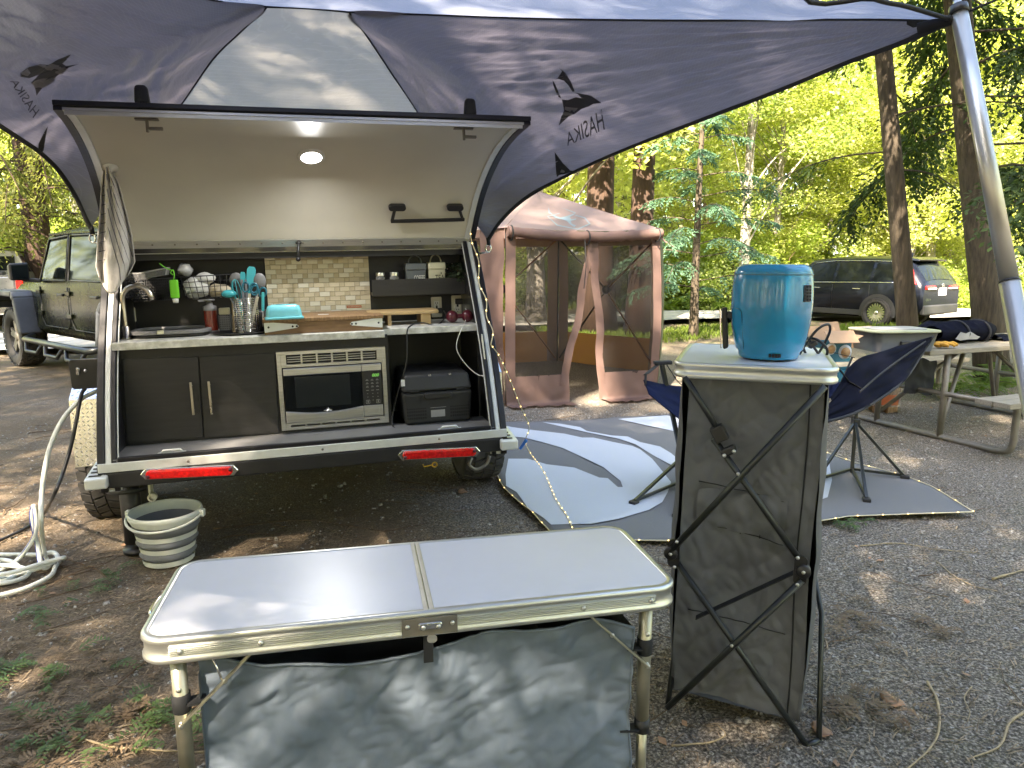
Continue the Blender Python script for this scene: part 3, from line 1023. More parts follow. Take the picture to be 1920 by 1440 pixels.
# grass verge before the road
def grass(n, fn, hmin, hmax, seed):
    rs = np.random.RandomState(seed)
    P = np.array([fn(rs) for _ in range(n)])
    P[:, 2] = [ground_z(x, y) for x, y in P[:, :2]]
    h = rs.uniform(hmin, hmax, n)
    d = unit(rs.normal(0, .35, (n, 3)) * [1, 1, 0] + [0, 0, 1])
    s = unit(np.cross(d, rs.normal(0, 1, (n, 3))))
    return quads_along(P, d, s, h, h * .06 + .002)
M['grass'] = leaf_mat('verge grass', (0.06, 0.10, 0.016), (0.13, 0.18, 0.03), .4)
def verge(rs):
    x = rs.uniform(.5, 24)
    return (x, 12.9 + .12 * x + rs.uniform(-.3, 2.0) + .5 * sin(x * 1.7), 0)
stuff(link('verge_grass', np_mesh('verge_grass', grass(26000, verge, .05, .16, 3), 'grass')))
def bank(rs):
    x = rs.uniform(.5, 26)
    return (x, 20.6 + rs.uniform(0, 5), 0)
stuff(link('bank_grass', np_mesh('bank_grass', grass(9000, bank, .08, .35, 5), 'grass')))
# tall trees standing behind the camera; their shade dapples the campsite
for i, (x, y, k, sc, rz) in enumerate(((-3.2, -4.2, 0, 1.05, .4), (-8.5, -5.0, 1, 1.0, 2.0), (1.8, -5.6, 0, 1.1, 1.1), (-5.8, -9.0, 1, 1.1, 3.0), (-12.5, -3.0, 0, 1.1, 5.0), (-1.5, -10, 1, 1.05, .2), (-10.5, -10.0, 0, 1.2, 4.1), (4.8, -9.5, 1, .95, 2.6), (-14.5, 1.5, 1, .95, 1.6), (-6.4, -1.2, 0, 1.0, 2.9), (6.2, -3.2, 0, 1.0, .9), (-1.0, -6.6, 1, 1.1, 5.2), (-4.2, -13.5, 0, 1.2, .7), (1.2, -12.5, 0, 1.2, 3.3), (-8.2, -13.5, 1, 1.15, 1.2), (3.0, -8.2, 0, 1.15, 4.4), (-11.5, -6.4, 1, 1.0, 2.4), (-6.8, -16.5, 0, 1.25, 2.0), (-9.6, 1.6, 0, 1.0, .6), (-8.4, 4.6, 0, 1.0, 3.1), (.7, -4.3, 0, 1.05, 2.2), (4.0, -6.0, 0, 1.05, 5.6), (2.3, -3.8, 0, 1.1, 1.4), (-1.6, -4.9, 0, 1.1, 4.9), (-11.5, 4.2, 1, .9, 2.2), (-8.3, -.4, 1, .85, 4.0), (-13.5, 8.0, 0, 1.1, 1.0), (-18, 4, 1, 1.1, .2), (-20, -3, 0, 1.2, .9), (14, 3, 0, 1.1, .3), (17, 9, 1, 1.1, 1.3), (19, 1, 1, 1.1, 2.9), (13, -5, 0, 1.2, 2.0), (22, 13, 0, 1.2, 4.0), (25, 6, 1, 1.2, 5.0), (9.5, -12, 1, 1.2, .5), (18, -9, 0, 1.2, 1.7))):
    t = tree('hemlock_tree' if k == 0 else 'cedar_tree', (x, y, 0), HW if k == 0 else CW, hemlock_leaf if k == 0 else cedar_leaf, 'tall tree behind the photographer shading the campsite', 'shade trees behind the viewer', rz, sc)
# ================================================================= TRAILER
YAW, TILT = radians(16), radians(1.2)
tu = Vector((cos(YAW) * cos(TILT), sin(YAW) * cos(TILT), sin(TILT)))
tv = Vector((-sin(YAW), cos(YAW), 0))
tw_ = tu.cross(tv)
TO = Vector((-.958, 3.335, 0.0))
TM = Matrix.Translation(TO) @ Matrix((tu, tv, tw_)).transposed().to_4x4()
def TL(px, py, v=None, u=None, w=None):
    """trailer coordinates (across, forward, up) of a photo point on a known plane of the trailer"""
    r = ray(px, py)
    n, c = (tv, v) if v is not None else (tu, u) if u is not None else (tw_, w)
    C0 = Vector((0, 0, CAM_H))
    t = (c - (C0 - TO).dot(n)) / r.dot(n)
    p = C0 + r * t - TO
    return Vector((p.dot(tu), p.dot(tv), p.dot(tw_)))
TR = thing('teardrop_trailer', 'black teardrop camping trailer with its galley hatch open', 'trailer')
TR.matrix_world = TM
UL, UR = -.915, .965
prof = [(.015, .44), (.0, .545), (.035, .64), (.11, .82), (.20, 1.0), (.30, 1.16), (.41, 1.32), (.50, 1.44), (.57, 1.535)]
front = [(.75, 1.66), (1.1, 1.78), (1.6, 1.83), (2.2, 1.76), (2.7, 1.53), (3.0, 1.2), (3.1, .8), (3.08, .44)]
side = prof + front
yz = lambda u: (lambda a, b, d: (d, a, b))
M['bodyblack'] = mat('black trailer skin', (0.012, 0.012, 0.014), 0.3, coat=.4)
M['wallin'] = mat('charcoal side lining', (0.02, 0.02, 0.02), 0.45, var=.2)
for nm, u0, u1 in (('side_wall', UL, UL + .05), ('side_wall', UR - .05, UR)):
    MB().prism(side, lambda a, b, d: (d, a, b), u0, u1).build(nm, 'bodyblack', TR, bevel=.006)
rf_ = [(.57, 1.535)] + front
rb = MB()
for (a, b), (c, d) in zip(rf_[:-1], rf_[1:]):
    rb.hexa([(UL + .05, a, b - .03), (UR - .05, a, b - .03), (UR - .05, c, d - .03), (UL + .05, c, d - .03), (UL + .05, a, b), (UR - .05, a, b), (UR - .05, c, d), (UL + .05, c, d)])
rb.build('roof', 'bodyblack', TR)
MB().box(((UL + UR) / 2, 1.52, .50), (UR - UL - .1, 3.06, .06)).build('underfloor', 'black', TR)
# rear edge trims: rubber, pale aluminium, rubber
def edge_strip(u0, u1, off, th):
    b = MB()
    P = [Vector((0, a, c)) for a, c in prof]
    V = []
    for i, p in enumerate(P):
        d = (P[min(i + 1, len(P) - 1)] - P[max(i - 1, 0)]).normalized()
        nrm = Vector((0, -d.z, d.y))
        if nrm.y > 0:
            nrm = -nrm
        o, t = p + nrm * off, p + nrm * (off + th)
        V += [(u0, o.y, o.z), (u1, o.y, o.z), (u1, t.y, t.z), (u0, t.y, t.z)]
    F = [(4 * i + k, 4 * i + (k + 1) % 4, 4 * i + 4 + (k + 1) % 4, 4 * i + 4 + k) for i in range(len(P) - 1) for k in range(4)]
    n = len(V)
    return b.add(V, F + [(3, 2, 1, 0), (n - 4, n - 3, n - 2, n - 1)])
for a, b, sg in ((UL, UL + .05, 1), (UR - .05, UR, -1)):
    x = (lambda t: a - .012 + t) if sg > 0 else (lambda t: b + .012 - t)
    def st(nm, t0, t1, off, th, m):
        e = sorted((x(t0), x(t1)))
        edge_strip(e[0], e[1], off, th).build(nm, m, TR, bevel=.003)
    st('outer_seal', 0.0, .030, .001, .020, 'seal')
    st('edge_trim', .031, .056, .001, .011, 'alu_white')
    st('inner_seal', .057, .078, .001, .017, 'seal')
    st('inner_trim', .079, .086, .001, .006, 'alu_white')
# sill, bumper
MB().box(((UL + UR) / 2, .135, .570), (UR - UL - .10, .28, .034)).build('sill_floor', 'floorgrey', TR, bevel=.003)
MB().box(((UL + UR) / 2, -.006, .586), (UR - UL - .145, .022, .020)).build('sill_seal', 'seal', TR, bevel=.004)
MB().box(((UL + UR) / 2, -.017, .554), (UR - UL + .02, .010, .042)).build('sill_trim', 'alu_white', TR, bevel=.003)
MB().box(((UL + UR) / 2, +.027, .495), (UR - UL - .02, .10, .072)).build('bumper', 'black', TR, bevel=.006)
sc = MB()
for u in (-.55, .05, .62):
    sc.lathe([(0, -.004), (.006, -.002), (.006, 0)], (u, -.023, .554), 'y', 8)
sc.build('screws', 'galv', TR)
# corner steps
for sx, u0 in ((-1, UL), (1, UR)):
    b = MB()
    c = u0 + sx * .015
    b.hexa([(c - .045, -.06, .470), (c + .045, -.06, .470), (c + .045, .15, .470), (c - .045, .15, .470), (c - .045, -.06, .520), (c + .045, -.06, .520), (c + .045, .15, .550), (c - .045, .15, .550)])
    s_ = b.build('corner_step', 'alu_white', TR, bevel=.008)
    g = MB()
    for k in range(4):
        g.box((c - .005, -.03 + k * .04, .527 + k * .0057), (.05, .010, .004))
    g.build('step_slots', 'black', s_)
# tail lights
def tail_light(px0, py0, px1, py1):
    a, b = TL(px0, py0, v=-.032), TL(px1, py1, v=-.032)
    c = (a + b) / 2
    L = b.x - a.x
    tilt = Matrix.Rotation(-(b.z - a.z) / L, 3, 'Y')
    f = MB()
    h = .026
    out = [(-L / 2, 0), (-L / 2 + .022, -h), (L / 2 - .022, -h), (L / 2, 0), (L / 2 - .022, h), (-L / 2 + .022, h)]
    f.prism(out, lambda p, q, d: c + tilt @ Vector((p, d, q)), -.004, .010)
    fr = f.build('tail_light', 'chrome', TR, bevel=.004)
    l = MB()
    l.prism(rrect(L - .052, .040, .018, 4), lambda p, q, d: c + tilt @ Vector((p, d, q)), -.020, -.002)
    l.build('red_lens', 'red_lens', fr, bevel=.006, seg=3)
    e = MB()
    for s in (-1, 1):
        e.lathe([(0, -.024), (.009, -.022), (.009, -.004)], c + Vector((s * (L / 2 - .036), 0, 0)), 'y', 10)
    e.build('screw_cap', 'maroon', fr)
tail_light(262, 890, 448, 881)
tail_light(745, 854, 901, 846)
# wheels
M['tread'] = mat('tyre rubber', (0.045, 0.043, 0.040), 0.85, var=.3, bump=.2, bscale=90)
def off_road_tyre(parent, c, r, wd, axis='x', rim_m='black', face=-1, lugs=30, name='wheel', spokes=5, spoke_m=None, rim=.56):
    """tyre as the part, blocks, rim and spokes as its own pieces"""
    b = MB()
    h = wd / 2
    pr = [(r * rim, -h * .72), (r * .68, -h * .98), (r * .86, -h), (r * .955, -h * .86), (r * .965, 0), (r * .955, h * .86), (r * .86, h), (r * .68, h * .98), (r * rim, h * .72)]
    b.lathe(pr, (0, 0, 0), axis, 40)
    t = b.build(name, 'tread', parent)
    t.location = c
    g = MB()
    def rot(p, a):
        q = Vector((p[0], p[1] * cos(a) - p[2] * sin(a), p[1] * sin(a) + p[2] * cos(a)))
        return q if axis == 'x' else Vector((q.y, q.x, q.z))
    for i in range(lugs):
        for row, (x0, x1, sk, ph) in enumerate(((-1.0, -.60, .25, 0), (-.55, -.06, -.5, .5), (.0, .5, .5, 0), (.56, 1.0, -.25, .5))):
            a0 = 2 * pi * (i + ph) / lugs
            da = 2 * pi / lugs * .38
            P = []
            for rr in (r * .945, r):
                for (xx, s) in ((x0, -1), (x1, -1), (x1, 1), (x0, 1)):
                    e = abs(xx) > .9
                    P.append(rot((xx * h, 0, (rr if not e else rr * .975)), a0 + s * da + sk * da * (1 if xx == x1 else -1)))
            g.hexa(P)
    stuff(g.build('tread_blocks', 'tread', t))
    d = MB()
    d.lathe([(r * rim, -h * .70), (r * rim * .96, -h * .5), (r * rim * .90, -h * .2), (0.001, -h * .2)] if face < 0 else [(r * rim, h * .70), (r * rim * .96, h * .5), (r * rim * .90, h * .2), (0.001, h * .2)], (0, 0, 0), axis, 28)
    d.lathe([(r * rim, -h * .72), (r * rim, h * .72)], (0, 0, 0), axis, 28)
    d.build('rim', rim_m, t)
    if spokes:
        s = MB()
        f = face * h
        for i in range(spokes):
            a0 = 2 * pi * i / spokes + .3
            for da in (-.16, .16):
                P = []
                for rr, ww, xx in ((r * .08, .16, .52), (r * rim * .93, .10, .58)):
                    for dx in (-.08, .08):
                        for s_ in (-1, 1):
                            P.append((xx * f + dx * h, rr, s_ * r * ww * .55))
                P = [rot(p, a0 + da) for p in P]
                s.hexa([P[0], P[1], P[3], P[2], P[4], P[5], P[7], P[6]])
        s.lathe([(r * .15, f * .3), (r * .15, f * .66), (r * .10, f * .72), (.001, f * .72)], (0, 0, 0), axis, 16)
        s.build('spokes', spoke_m or rim_m, t)
    return t
for u, f in ((-1.105, -1), (1.04, 1)):
    off_road_tyre(TR, (u, 1.06, .365), .375, .245, 'x', 'black', f, 34)
MB().tube([(-1.0, 1.06, .355), (.9, 1.06, .355)], .035, 10).build('axle', 'black', TR)
# fenders of chequer plate
M['chequer'] = mat('polished chequer plate', (0.62, 0.62, 0.63), 0.22, 1.0, var=.08)
def fender(u0, u1):
    F = [(.50, .44), (.53, .78), (.63, .845), (1.49, .845), (1.62, .76), (1.66, .55)]
    b = MB()
    for (a, c), (d, e) in zip(F[:-1], F[1:]):
        q = Vector((0, d - a, e - c)).normalized()
        n_ = Vector((0, -q.z, q.y)) * .006
        b.hexa([(u0, a, c), (u1, a, c), (u1, d, e), (u0, d, e), (u0, a + n_.y, c + n_.z), (u1, a + n_.y, c + n_.z), (u1, d + n_.y, e + n_.z), (u0, d + n_.y, e + n_.z)])
    f = b.build('fender', 'chequer', TR)
    g = MB()
    tp = [(0, -1), (.4, -.35), (.4, .35), (0, 1), (-.4, .35), (-.4, -.35)]
    for (a, c), (d, e) in zip(F[:3], F[1:4]):
        L = hypot(d - a, e - c)
        q = Vector((0, (d - a) / L, (e - c) / L))
        n_ = Vector((0, -q.z, q.y))
        for i in range(int(L / .022)):
            for j in range(int((u1 - u0) / .022)):
                o = Vector((u0 + .012 + j * .022, a, c)) + q * (.011 + i * .022) + n_ * .006
                s = 1 if (i + j) % 2 else -1
                ax, ay = (Vector((1, 0, 0)) * s + q).normalized() * .011, (Vector((1, 0, 0)) - q * s).normalized() * .0055
                P = [o + ax * y + ay * x for x, y in tp]
                g.add(P + [o + n_ * .0028], [(k, (k + 1) % 6, 6) for k in range(6)])
    stuff(g.build('chequer_lugs', 'chequer', f))
fender(-1.165, UL - .012)
fender(UR + .012, 1.10)
# stabiliser jacks, drain pipe, hitch pin
b = MB().tube([(-.885, .30, .46), (-.885, .30, .08)], .048, 16)
b.lathe([(.105, 0), (.11, .012), (.105, .02)], (-.885, .30, .36), 'z', 20)
b.lathe([(.0, 0), (.06, .0), (.06, .02), (.0, .02)], (-.885, .30, .03), 'z', 16)
b.build('stabiliser_jack', 'black', TR)
b = MB().tube(catmull([TL(884, 858, v=.35), TL(880, 872, v=.33), TL(893, 880, v=.33), TL(912, 870, v=.33), TL(918, 855, v=.33)], 5), .010, 8)
b.build('tie_ring', 'galv', TR)
b = MB().tube([TL(282, 905, v=.2), TL(283, 922, v=.2), TL(287, 930, v=.12)], .012, 10)
b.lathe([(.012, -.03), (.020, -.03), (.020, .002), (.013, .002), (.012, -.02), (.001, -.02)], TL(287, 930, v=.10), 'y', 14)
b.build('drain_pipe', 'ivory', TR)
p = TL(815, 871, v=.02)
b = MB().tube([p + Vector((.012 * cos(a), 0, .012 * sin(a))) for a in np.linspace(0, 2 * pi, 13)[:-1]], .004, 6, closed=True)
b.tube([p + Vector((-.012, 0, 0)), p + Vector((-.055, 0, -.006)), p + Vector((-.06, 0, .008))], .0035, 6)
b.build('yellow_pin', 'yellow', TR)
# inlet cover on the west flank
a, c = TL(131, 674, v=.30), TL(184, 727, v=.30)
b = MB().prism(rrect(c.x - a.x + .03, a.z - c.z, .015, 3, (a.x + c.x) / 2 + .01, (a.z + c.z) / 2), lambda x, y, d: (x, d, y), .29, .31)
ic = b.build('inlet_cover', 'black', TR, bevel=.003)
b = MB().box(TL(146, 696, v=.283), (.016, .012, .036), Matrix.Rotation(.12, 3, 'Y'))
b.build('latch', 'chrome', ic, bevel=.004)
MB().lathe([(0, -.008), (.007, -.006), (.008, 0)], TL(160, 695, v=.289), 'y', 12).build('lock', 'steel', ic)

# ---------------------------------------------------------------- galley carcass
FV, BV = .25, .74
IL, IR = UL + .05, UR - .05
MB().box(((IL + .415) / 2, FV + .01, .817), (.415 - IL, .02, .500)).build('cabinet_face', 'ply', TR)
MB().box((.404, (FV + BV) / 2 + .012, .812), (.022, BV - FV - .025, .49)).build('bay_side', 'ply', TR)
MB().box(((IL + IR) / 2, BV + .010, 1.05), (IR - IL, .02, 1.0)).build('back_panel', 'ply_dark', TR)
MB().box((IR - .006, .52, .80), (.010, .44, .47)).build('bay_lining', 'wallin', TR)
b = MB().prism([(.02, .565), (.17, .90), (.17, 1.05), (.055, .75)], lambda a, c, d: (d, a + .02, c), IR - .012, IR - .004)
b.build('lining_strip', 'ivory', TR)
def panel_px(name, P, v, th, m, parent=TR, bevel=.003):
    q = [TL(*p, v=v) for p in P]
    b = MB()
    b.hexa([q[0] , q[1], q[1] + Vector((0, th, 0)), q[0] + Vector((0, th, 0)), q[3], q[2], q[2] + Vector((0, th, 0)), q[3] + Vector((0, th, 0))])
    return b.build(name, m, parent, bevel=bevel)
d1 = panel_px('cabinet_door', [(238, 830), (381, 821), (371, 669), (229, 674)], FV - .016, .015, 'ply')
d2 = panel_px('cabinet_door', [(383, 821), (523, 812), (515, 662), (374, 669)], FV - .016, .015, 'ply')
for d_, (x0, y0, x1, y1) in ((d1, (357, 717, 363, 778)), (d2, (391, 715, 397, 777))):
    a, c = TL(x0, y0, v=FV - .045), TL(x1, y1, v=FV - .045)
    b = MB().bar(a, c, .011, .008, (0, 1, 0))
    for p in (a.lerp(c, .12), a.lerp(c, .88)):
        b.tube([p, p + Vector((0, .03, 0))], .004, 6)
    b.build('handle', 'nickel', d_, bevel=.002)
# counters
ct = 1.092
b = MB().box(((IL + .398) / 2, (.205 + BV) / 2, ct - .018), (.398 - IL, BV - .205, .036))
b.build('counter', 'marble', TR, bevel=.003)
b = MB().box(((.402 + IR) / 2, (.272 + BV) / 2, ct - .015), (IR - .402, BV - .272, .034))
b.build('counter', 'marble', TR, bevel=.003)
# floor runners
for px, py in ((323, 853), (843, 807)):
    p = TL(px, py, v=.03)
    p.z = .590
    b = MB().tube([p + Vector((-.045, 0, .0)), p + Vector((-.035, 0, .012)), p + Vector((.035, 0, .012)), p + Vector((.045, 0, .0))], .006, 6)
    b.bar(p + Vector((-.06, 0, 0)), p + Vector((.06, 0, 0)), .014, .005)
    b.build('sill_catch', 'alu_white', TR)
# backsplash: woven mosaic of wide and square tiles
bs_ = TR
t0, t1 = TL(495, 478, v=BV), TL(695, 594, v=BV)
X0, X1, Z1, Z0 = t0.x, t1.x + .004, 1.486, 1.095
MB().box(((X0 + X1) / 2, BV - .004, (Z0 + Z1) / 2), (X1 - X0, .006, Z1 - Z0)).build('tile_grout', mat('grout', (0.38, 0.35, 0.26), .8), TR)
M['tile_tan'] = mat('tan glazed tile', (0.47, 0.41, 0.29), 0.22, var=.06)
M['tile_cream'] = mat('cream glazed tile', (0.56, 0.50, 0.37), 0.18, var=.05)
M['tile_pearl'] = mat('pearly glazed tile', (0.64, 0.62, 0.52), 0.12, var=.05)
rows, cols = 15, 20
tw0, th0 = (X1 - X0) / cols, (Z1 - Z0) / rows
def tmesh(nx, m):
    o = MB().box((0, 0, 0), (tw0 * nx - .0018, .006, th0 - .0018)).build('tile', m, None, bevel=.0008, seg=1)
    dg_ = bpy.context.evaluated_depsgraph_get()
    me = bpy.data.meshes.new_from_object(o.evaluated_get(dg_))
    bpy.data.objects.remove(o)
    return me
tm = {(k, m): tmesh(k, m) for k in (1, 2) for m in ('tile_tan', 'tile_cream', 'tile_pearl')}
rt = random.Random(4)
for r_ in range(rows):
    c_ = 0
    nxt = r_ % 3
    while c_ < cols:
        sq = c_ % 3 == nxt or c_ == cols - 1
        k = 1 if sq else 2
        if c_ + k > cols:
            k = cols - c_
        if k == 2 and (c_ + 1) % 3 == nxt:
            k = 1
        m_ = ('tile_tan' if rt.random() < .8 else 'tile_cream') if (sq and k == 1) else ('tile_pearl' if rt.random() < .5 else 'tile_cream')
        o = link('tile', tm[(k, m_)], TR)
        o.location = (X0 + tw0 * (c_ + k / 2), BV - .0085 - rt.uniform(0, .001), Z0 + th0 * (r_ + .5))
        o.rotation_euler = (rt.uniform(-.014, .014), 0, rt.uniform(-.014, .014))
        c_ += k
for x0, y0, x1, y1, m_, h_ in ((620, 584, 649, 591, 'sticker_red', 0), (650, 573, 678, 577, 'sticker_red', 0), (650, 578, 678, 588, 'sticker', 1)):
    a, c = TL(x0, y0, v=BV - .0145), TL(x1, y1, v=BV - .0145)
    MB().box((a + c) / 2, (c.x - a.x, .001, a.z - c.z)).build('warning_sticker', m_, TR)
a, c = TL(652, 576.5, v=BV - .016), TL(676, 573.5, v=BV - .016)
words('WARNING', 'warning_print', 'sticker', TR, (a.x, a.y, a.z), (c.x, a.y, a.z), (c.x, a.y, c.z), (a.x, a.y, c.z))
a, c = TL(622, 589.5, v=BV - .016), TL(646, 585.5, v=BV - .016)
words('WARNING', 'warning_print', 'sticker', TR, (a.x, a.y, a.z), (c.x, a.y, a.z), (c.x, a.y, c.z), (a.x, a.y, c.z))
# shelf
SV = .62
a, c = TL(697, 525, v=SV), TL(886, 550, v=SV)
sb = MB().box(((a.x + IR) / 2, (SV + BV) / 2, c.z + .012), (IR - a.x, BV - SV, .016))
sb.box(((a.x + IR) / 2, SV, (a.z + c.z) / 2), (IR - a.x, .016, a.z - c.z))
SHZ = c.z + .02
sb.build('shelf', 'ply', TR, bevel=.002)
# wall plates
def plate(x0, y0, x1, y1, nm, sub):
    a, c = TL(x0, y0, v=BV - .004), TL(x1, y1, v=BV - .004)
    w_, h_ = c.x - a.x, a.z - c.z
    o = (a + c) / 2
    b = MB().prism(rrect(w_, h_, .006, 3), lambda p, q, d: o + Vector((p, d, q)), -.003, .003)
    pl = b.build(nm, 'ivory', TR, bevel=.0015)
    sub(pl, o, w_, h_)
def rocker(pl, o, w_, h_):
    MB().box(o + Vector((.006, -.006, 0)), (w_ * .42, .006, h_ * .46)).build('rocker', 'canister_cream', pl, bevel=.002)
    MB().box(o + Vector((.006, -.0035, 0)), (w_ * .56, .002, h_ * .58)).build('rocker_gap', 'greyplast', pl)
def gfci(pl, o, w_, h_):
    MB().box(o + Vector((0, -.004, 0)), (w_ * .48, .004, h_ * .58)).build('socket_face', 'white', pl, bevel=.001)
    b = MB()
    for z in (-.2, .2):
        for x in (-.09, .09):
            b.box(o + Vector((x * w_, -.0065, z * h_)), (.003, .002, .009))
        b.sphere(o + Vector((0, -.0065, z * h_ - .011)), .0028, 8)
    b.box(o + Vector((0, -.007, 0)), (w_ * .16, .002, .016))
    b.build('socket_slots', 'black', pl)
plate(229, 577, 256, 603, 'light_switch', rocker)
plate(808, 557, 829, 594, 'power_socket', gfci)
plate(846, 554, 869, 591, 'power_socket', gfci)
# faucet
fz = ct
fp = TL(238, 636, w=fz)
arc = [fp + Vector((0, 0, h_)) for h_ in (0, .05, .10, .15, .185)]
R_ = (TL(286, 560, v=fp.y).x - fp.x) / 2
for k in range(1, 10):
    t = pi * k / 10 * 1.0
    arc.append(Vector((fp.x + R_ - R_ * cos(t), fp.y - .02 * k / 10, fp.z + .19 + R_ * 1.0 * sin(t))))
arc.append(arc[-1] + Vector((.008, 0, -.022)))
b = MB().tube(arc, .0125, 12)
b.lathe([(.0, 0), (.022, .0), (.022, .006), (.018, .012), (.018, .06), (.0125, .065)], fp, 'z', 16)
b.build('faucet', 'nickel', TR)
# hinge rail, header trim
HV, HW_ = .57, 1.535
b = MB().box(((IL + IR) / 2, HV + .02, HW_ - .022), (IR - IL + .02, .012, .024))
b.build('header_trim', 'alu_white', TR, bevel=.002)
MB().box(((IL + IR) / 2, HV + .035, HW_ - .05), (IR - IL, .02, .03)).build('header_board', 'ply_dark', TR)
hr = MB().box(((IL + IR) / 2, HV - .004, HW_ + .012), (IR - IL + .04, .006, .040), Matrix.Rotation(.35, 3, 'X'))
ho = hr.build('hinge_rail', 'alu', TR, bevel=.001)
b = MB()
for i in range(17):
    b.lathe([(0, -.004), (.0045, -.003), (.005, 0)], ((IL + .05 + i * (IR - IL - .1) / 16), HV - .009, HW_ + .012), 'y', 8)
b.build('rivets', 'galv', ho)
# ---------------------------------------------------------------- lifted hatch
lidc = [(p.x, p.y) for p in catmull([(a, b, 0) for a, b in ((.575, 1.545), (.50, 1.67), (.40, 1.79), (.27, 1.89), (.10, 1.972), (-.08, 2.022), (-.26, 2.048))], 6)]
def lid_u(t, s):
    """hatch sides rack a little to the east as it rises"""
    return (-.905 + .075 * t) * (1 - s) + (.945 + .085 * t) * s
LN = len(lidc) - 1
def lid_pt(t, s, off=0.0):
    f = t * LN
    i = min(int(f), LN - 1)
    a, b = Vector((0, *lidc[i])), Vector((0, *lidc[i + 1]))
    p = a.lerp(b, f - i)
    d = (b - a).normalized()
    n_ = Vector((0, d.z, -d.y))      # to the outer, upper side
    n_ = -n_ if n_.z < 0 and n_.y < 0 else n_
    p = p + n_ * off
    p.x = lid_u(t, s)
    return p
# outward direction check: outer skin lies above and in front of the lining
sgn = 1 if (lid_pt(.5, .5, .05) - lid_pt(.5, .5)).z > 0 else -1
lp = lambda t, s, off=0.0: lid_pt(t, s, off * sgn)
def lid_sheet(s0, s1, t0_, t1_, o0, o1, nu=2, nv=36):
    b = MB()
    g0 = [[lp(t0_ + (t1_ - t0_) * j / nv, s0 + (s1 - s0) * i / nu, o0) for i in range(nu + 1)] for j in range(nv + 1)]
    g1 = [[lp(t0_ + (t1_ - t0_) * j / nv, s0 + (s1 - s0) * i / nu, o1) for i in range(nu + 1)] for j in range(nv + 1)]
    for j in range(nv):
        for i in range(nu):
            b.hexa([g0[j][i], g0[j][i + 1], g0[j + 1][i + 1], g0[j + 1][i], g1[j][i], g1[j][i + 1], g1[j + 1][i + 1], g1[j + 1][i]])
    return b
def lid_skin():
    b = MB()
    b.grid(8, 36, lambda u, v: lp(v, u, 0))
    return b
lining = lid_skin().build('hatch_lining', 'cream', TR)
lid_sheet(0, 1, 0, 1, .002, .022).build('hatch_shell', 'bodyblack', TR)
for s0, s1 in ((-.012, .004), (.996, 1.012)):
    lid_sheet(s0, s1, .02, 1.0, -.012, .026, 1).build('hatch_seal', 'seal', TR)
for s0, s1 in ((.0045, .020), (.980, .9955)):
    lid_sheet(s0, s1, .02, .955, -.008, .0, 1).build('hatch_side_trim', 'alu_white', TR)
lid_sheet(-.012, 1.012, 1.0, 1.010, .004, .024, 1, 1).build('hatch_rear_seal', 'seal', TR, bevel=.003)
er = lid_sheet(.0045, .9955, .945, .998, -.010, .0, 1, 2).build('hatch_rear_rail', 'alu', TR)
for (a_, c_) in (((lp(.985, .006)), (lp(.985, .994))),):
    MB().bar(a_ + Vector((0, -.006, -.013)), c_ + Vector((0, -.006, -.013)), .004, .022).build('hatch_lip_rail', 'alu', TR, bevel=.001)
b = MB()
for s in (.07, .36, .62, .93):
    b.sphere(lp(.978, s, -.013), .006, 8, (1, 1, .5))
b.build('rail_screws', 'chrome', er)
# ceiling puck lamp
c0 = lp(.60, .513)
d_ = (lp(.62, .513) - lp(.58, .513)).normalized()
x_ = Vector((1, 0, 0))
n_ = -x_.cross(d_).normalized()
n_ = n_ if n_.z < 0 else -n_
PM = Matrix((x_, d_, n_)).transposed()
def onlid(prof_, n=28):
    b = MB().lathe(prof_, (0, 0, 0), 'z', n)
    b.v = [tuple(c0 + PM @ Vector(p)) for p in b.v]
    return b
pl = onlid([(.064, 0), (.062, .007), (.054, .011), (.048, .011), (.047, .008)]).build('ceiling_lamp', 'white', TR)
onlid([(.0475, .008), (.035, .010), (.0, .011)]).build('lamp_lens', 'led', pl)
ll = bpy.data.lights.new('galley_lamp', 'AREA')
ll.shape = 'DISK'
ll.size = .09
ll.energy = 1.3
ll.color = (0.90, 0.95, 1.0)
lo = bpy.data.objects.new('galley_lamp', ll)
COL.objects.link(lo)
lo.parent = TR
lo.location = c0 + n_ * .014
lo.rotation_euler = n_.to_track_quat('-Z', 'Y').to_euler()
# hatch latches (inside), rubber stops (outside)
for px, py in ((262, 229), (872, 235)):
    s = .155 if px < 500 else .862
    p = lp(.90, s)
    dn = -sgn * (lp(.90, s, .01) - p).normalized() * sgn
    dn = (p - lp(.90, s, .01)).normalized()
    b = MB().tube([p, p + dn * .055], .007, 8)
    b.bar(p + dn * .004 + Vector((-.045, 0, 0)), p + dn * .004 + Vector((.045, 0, 0)), .022, .006, dn)
    b.bar(p + dn * .04, p + dn * .04 + Vector((.058, 0, 0)), .014, .012, dn)
    b.build('hatch_latch', 'galv', TR, bevel=.002)
for s in (.155, .865):
    p = lp(.985, s, .022)
    b = MB().hexa([p + Vector((x, y, z * 1.0)) for z, k in ((0, 1), (.075, .8)) for x, y in ((-.028 * k, -.025 * k), (.028 * k, -.025 * k), (.028 * k, .025 * k), (-.028 * k, .025 * k))])
    b.build('hatch_bumper', 'rubber', TR, bevel=.014, seg=3)
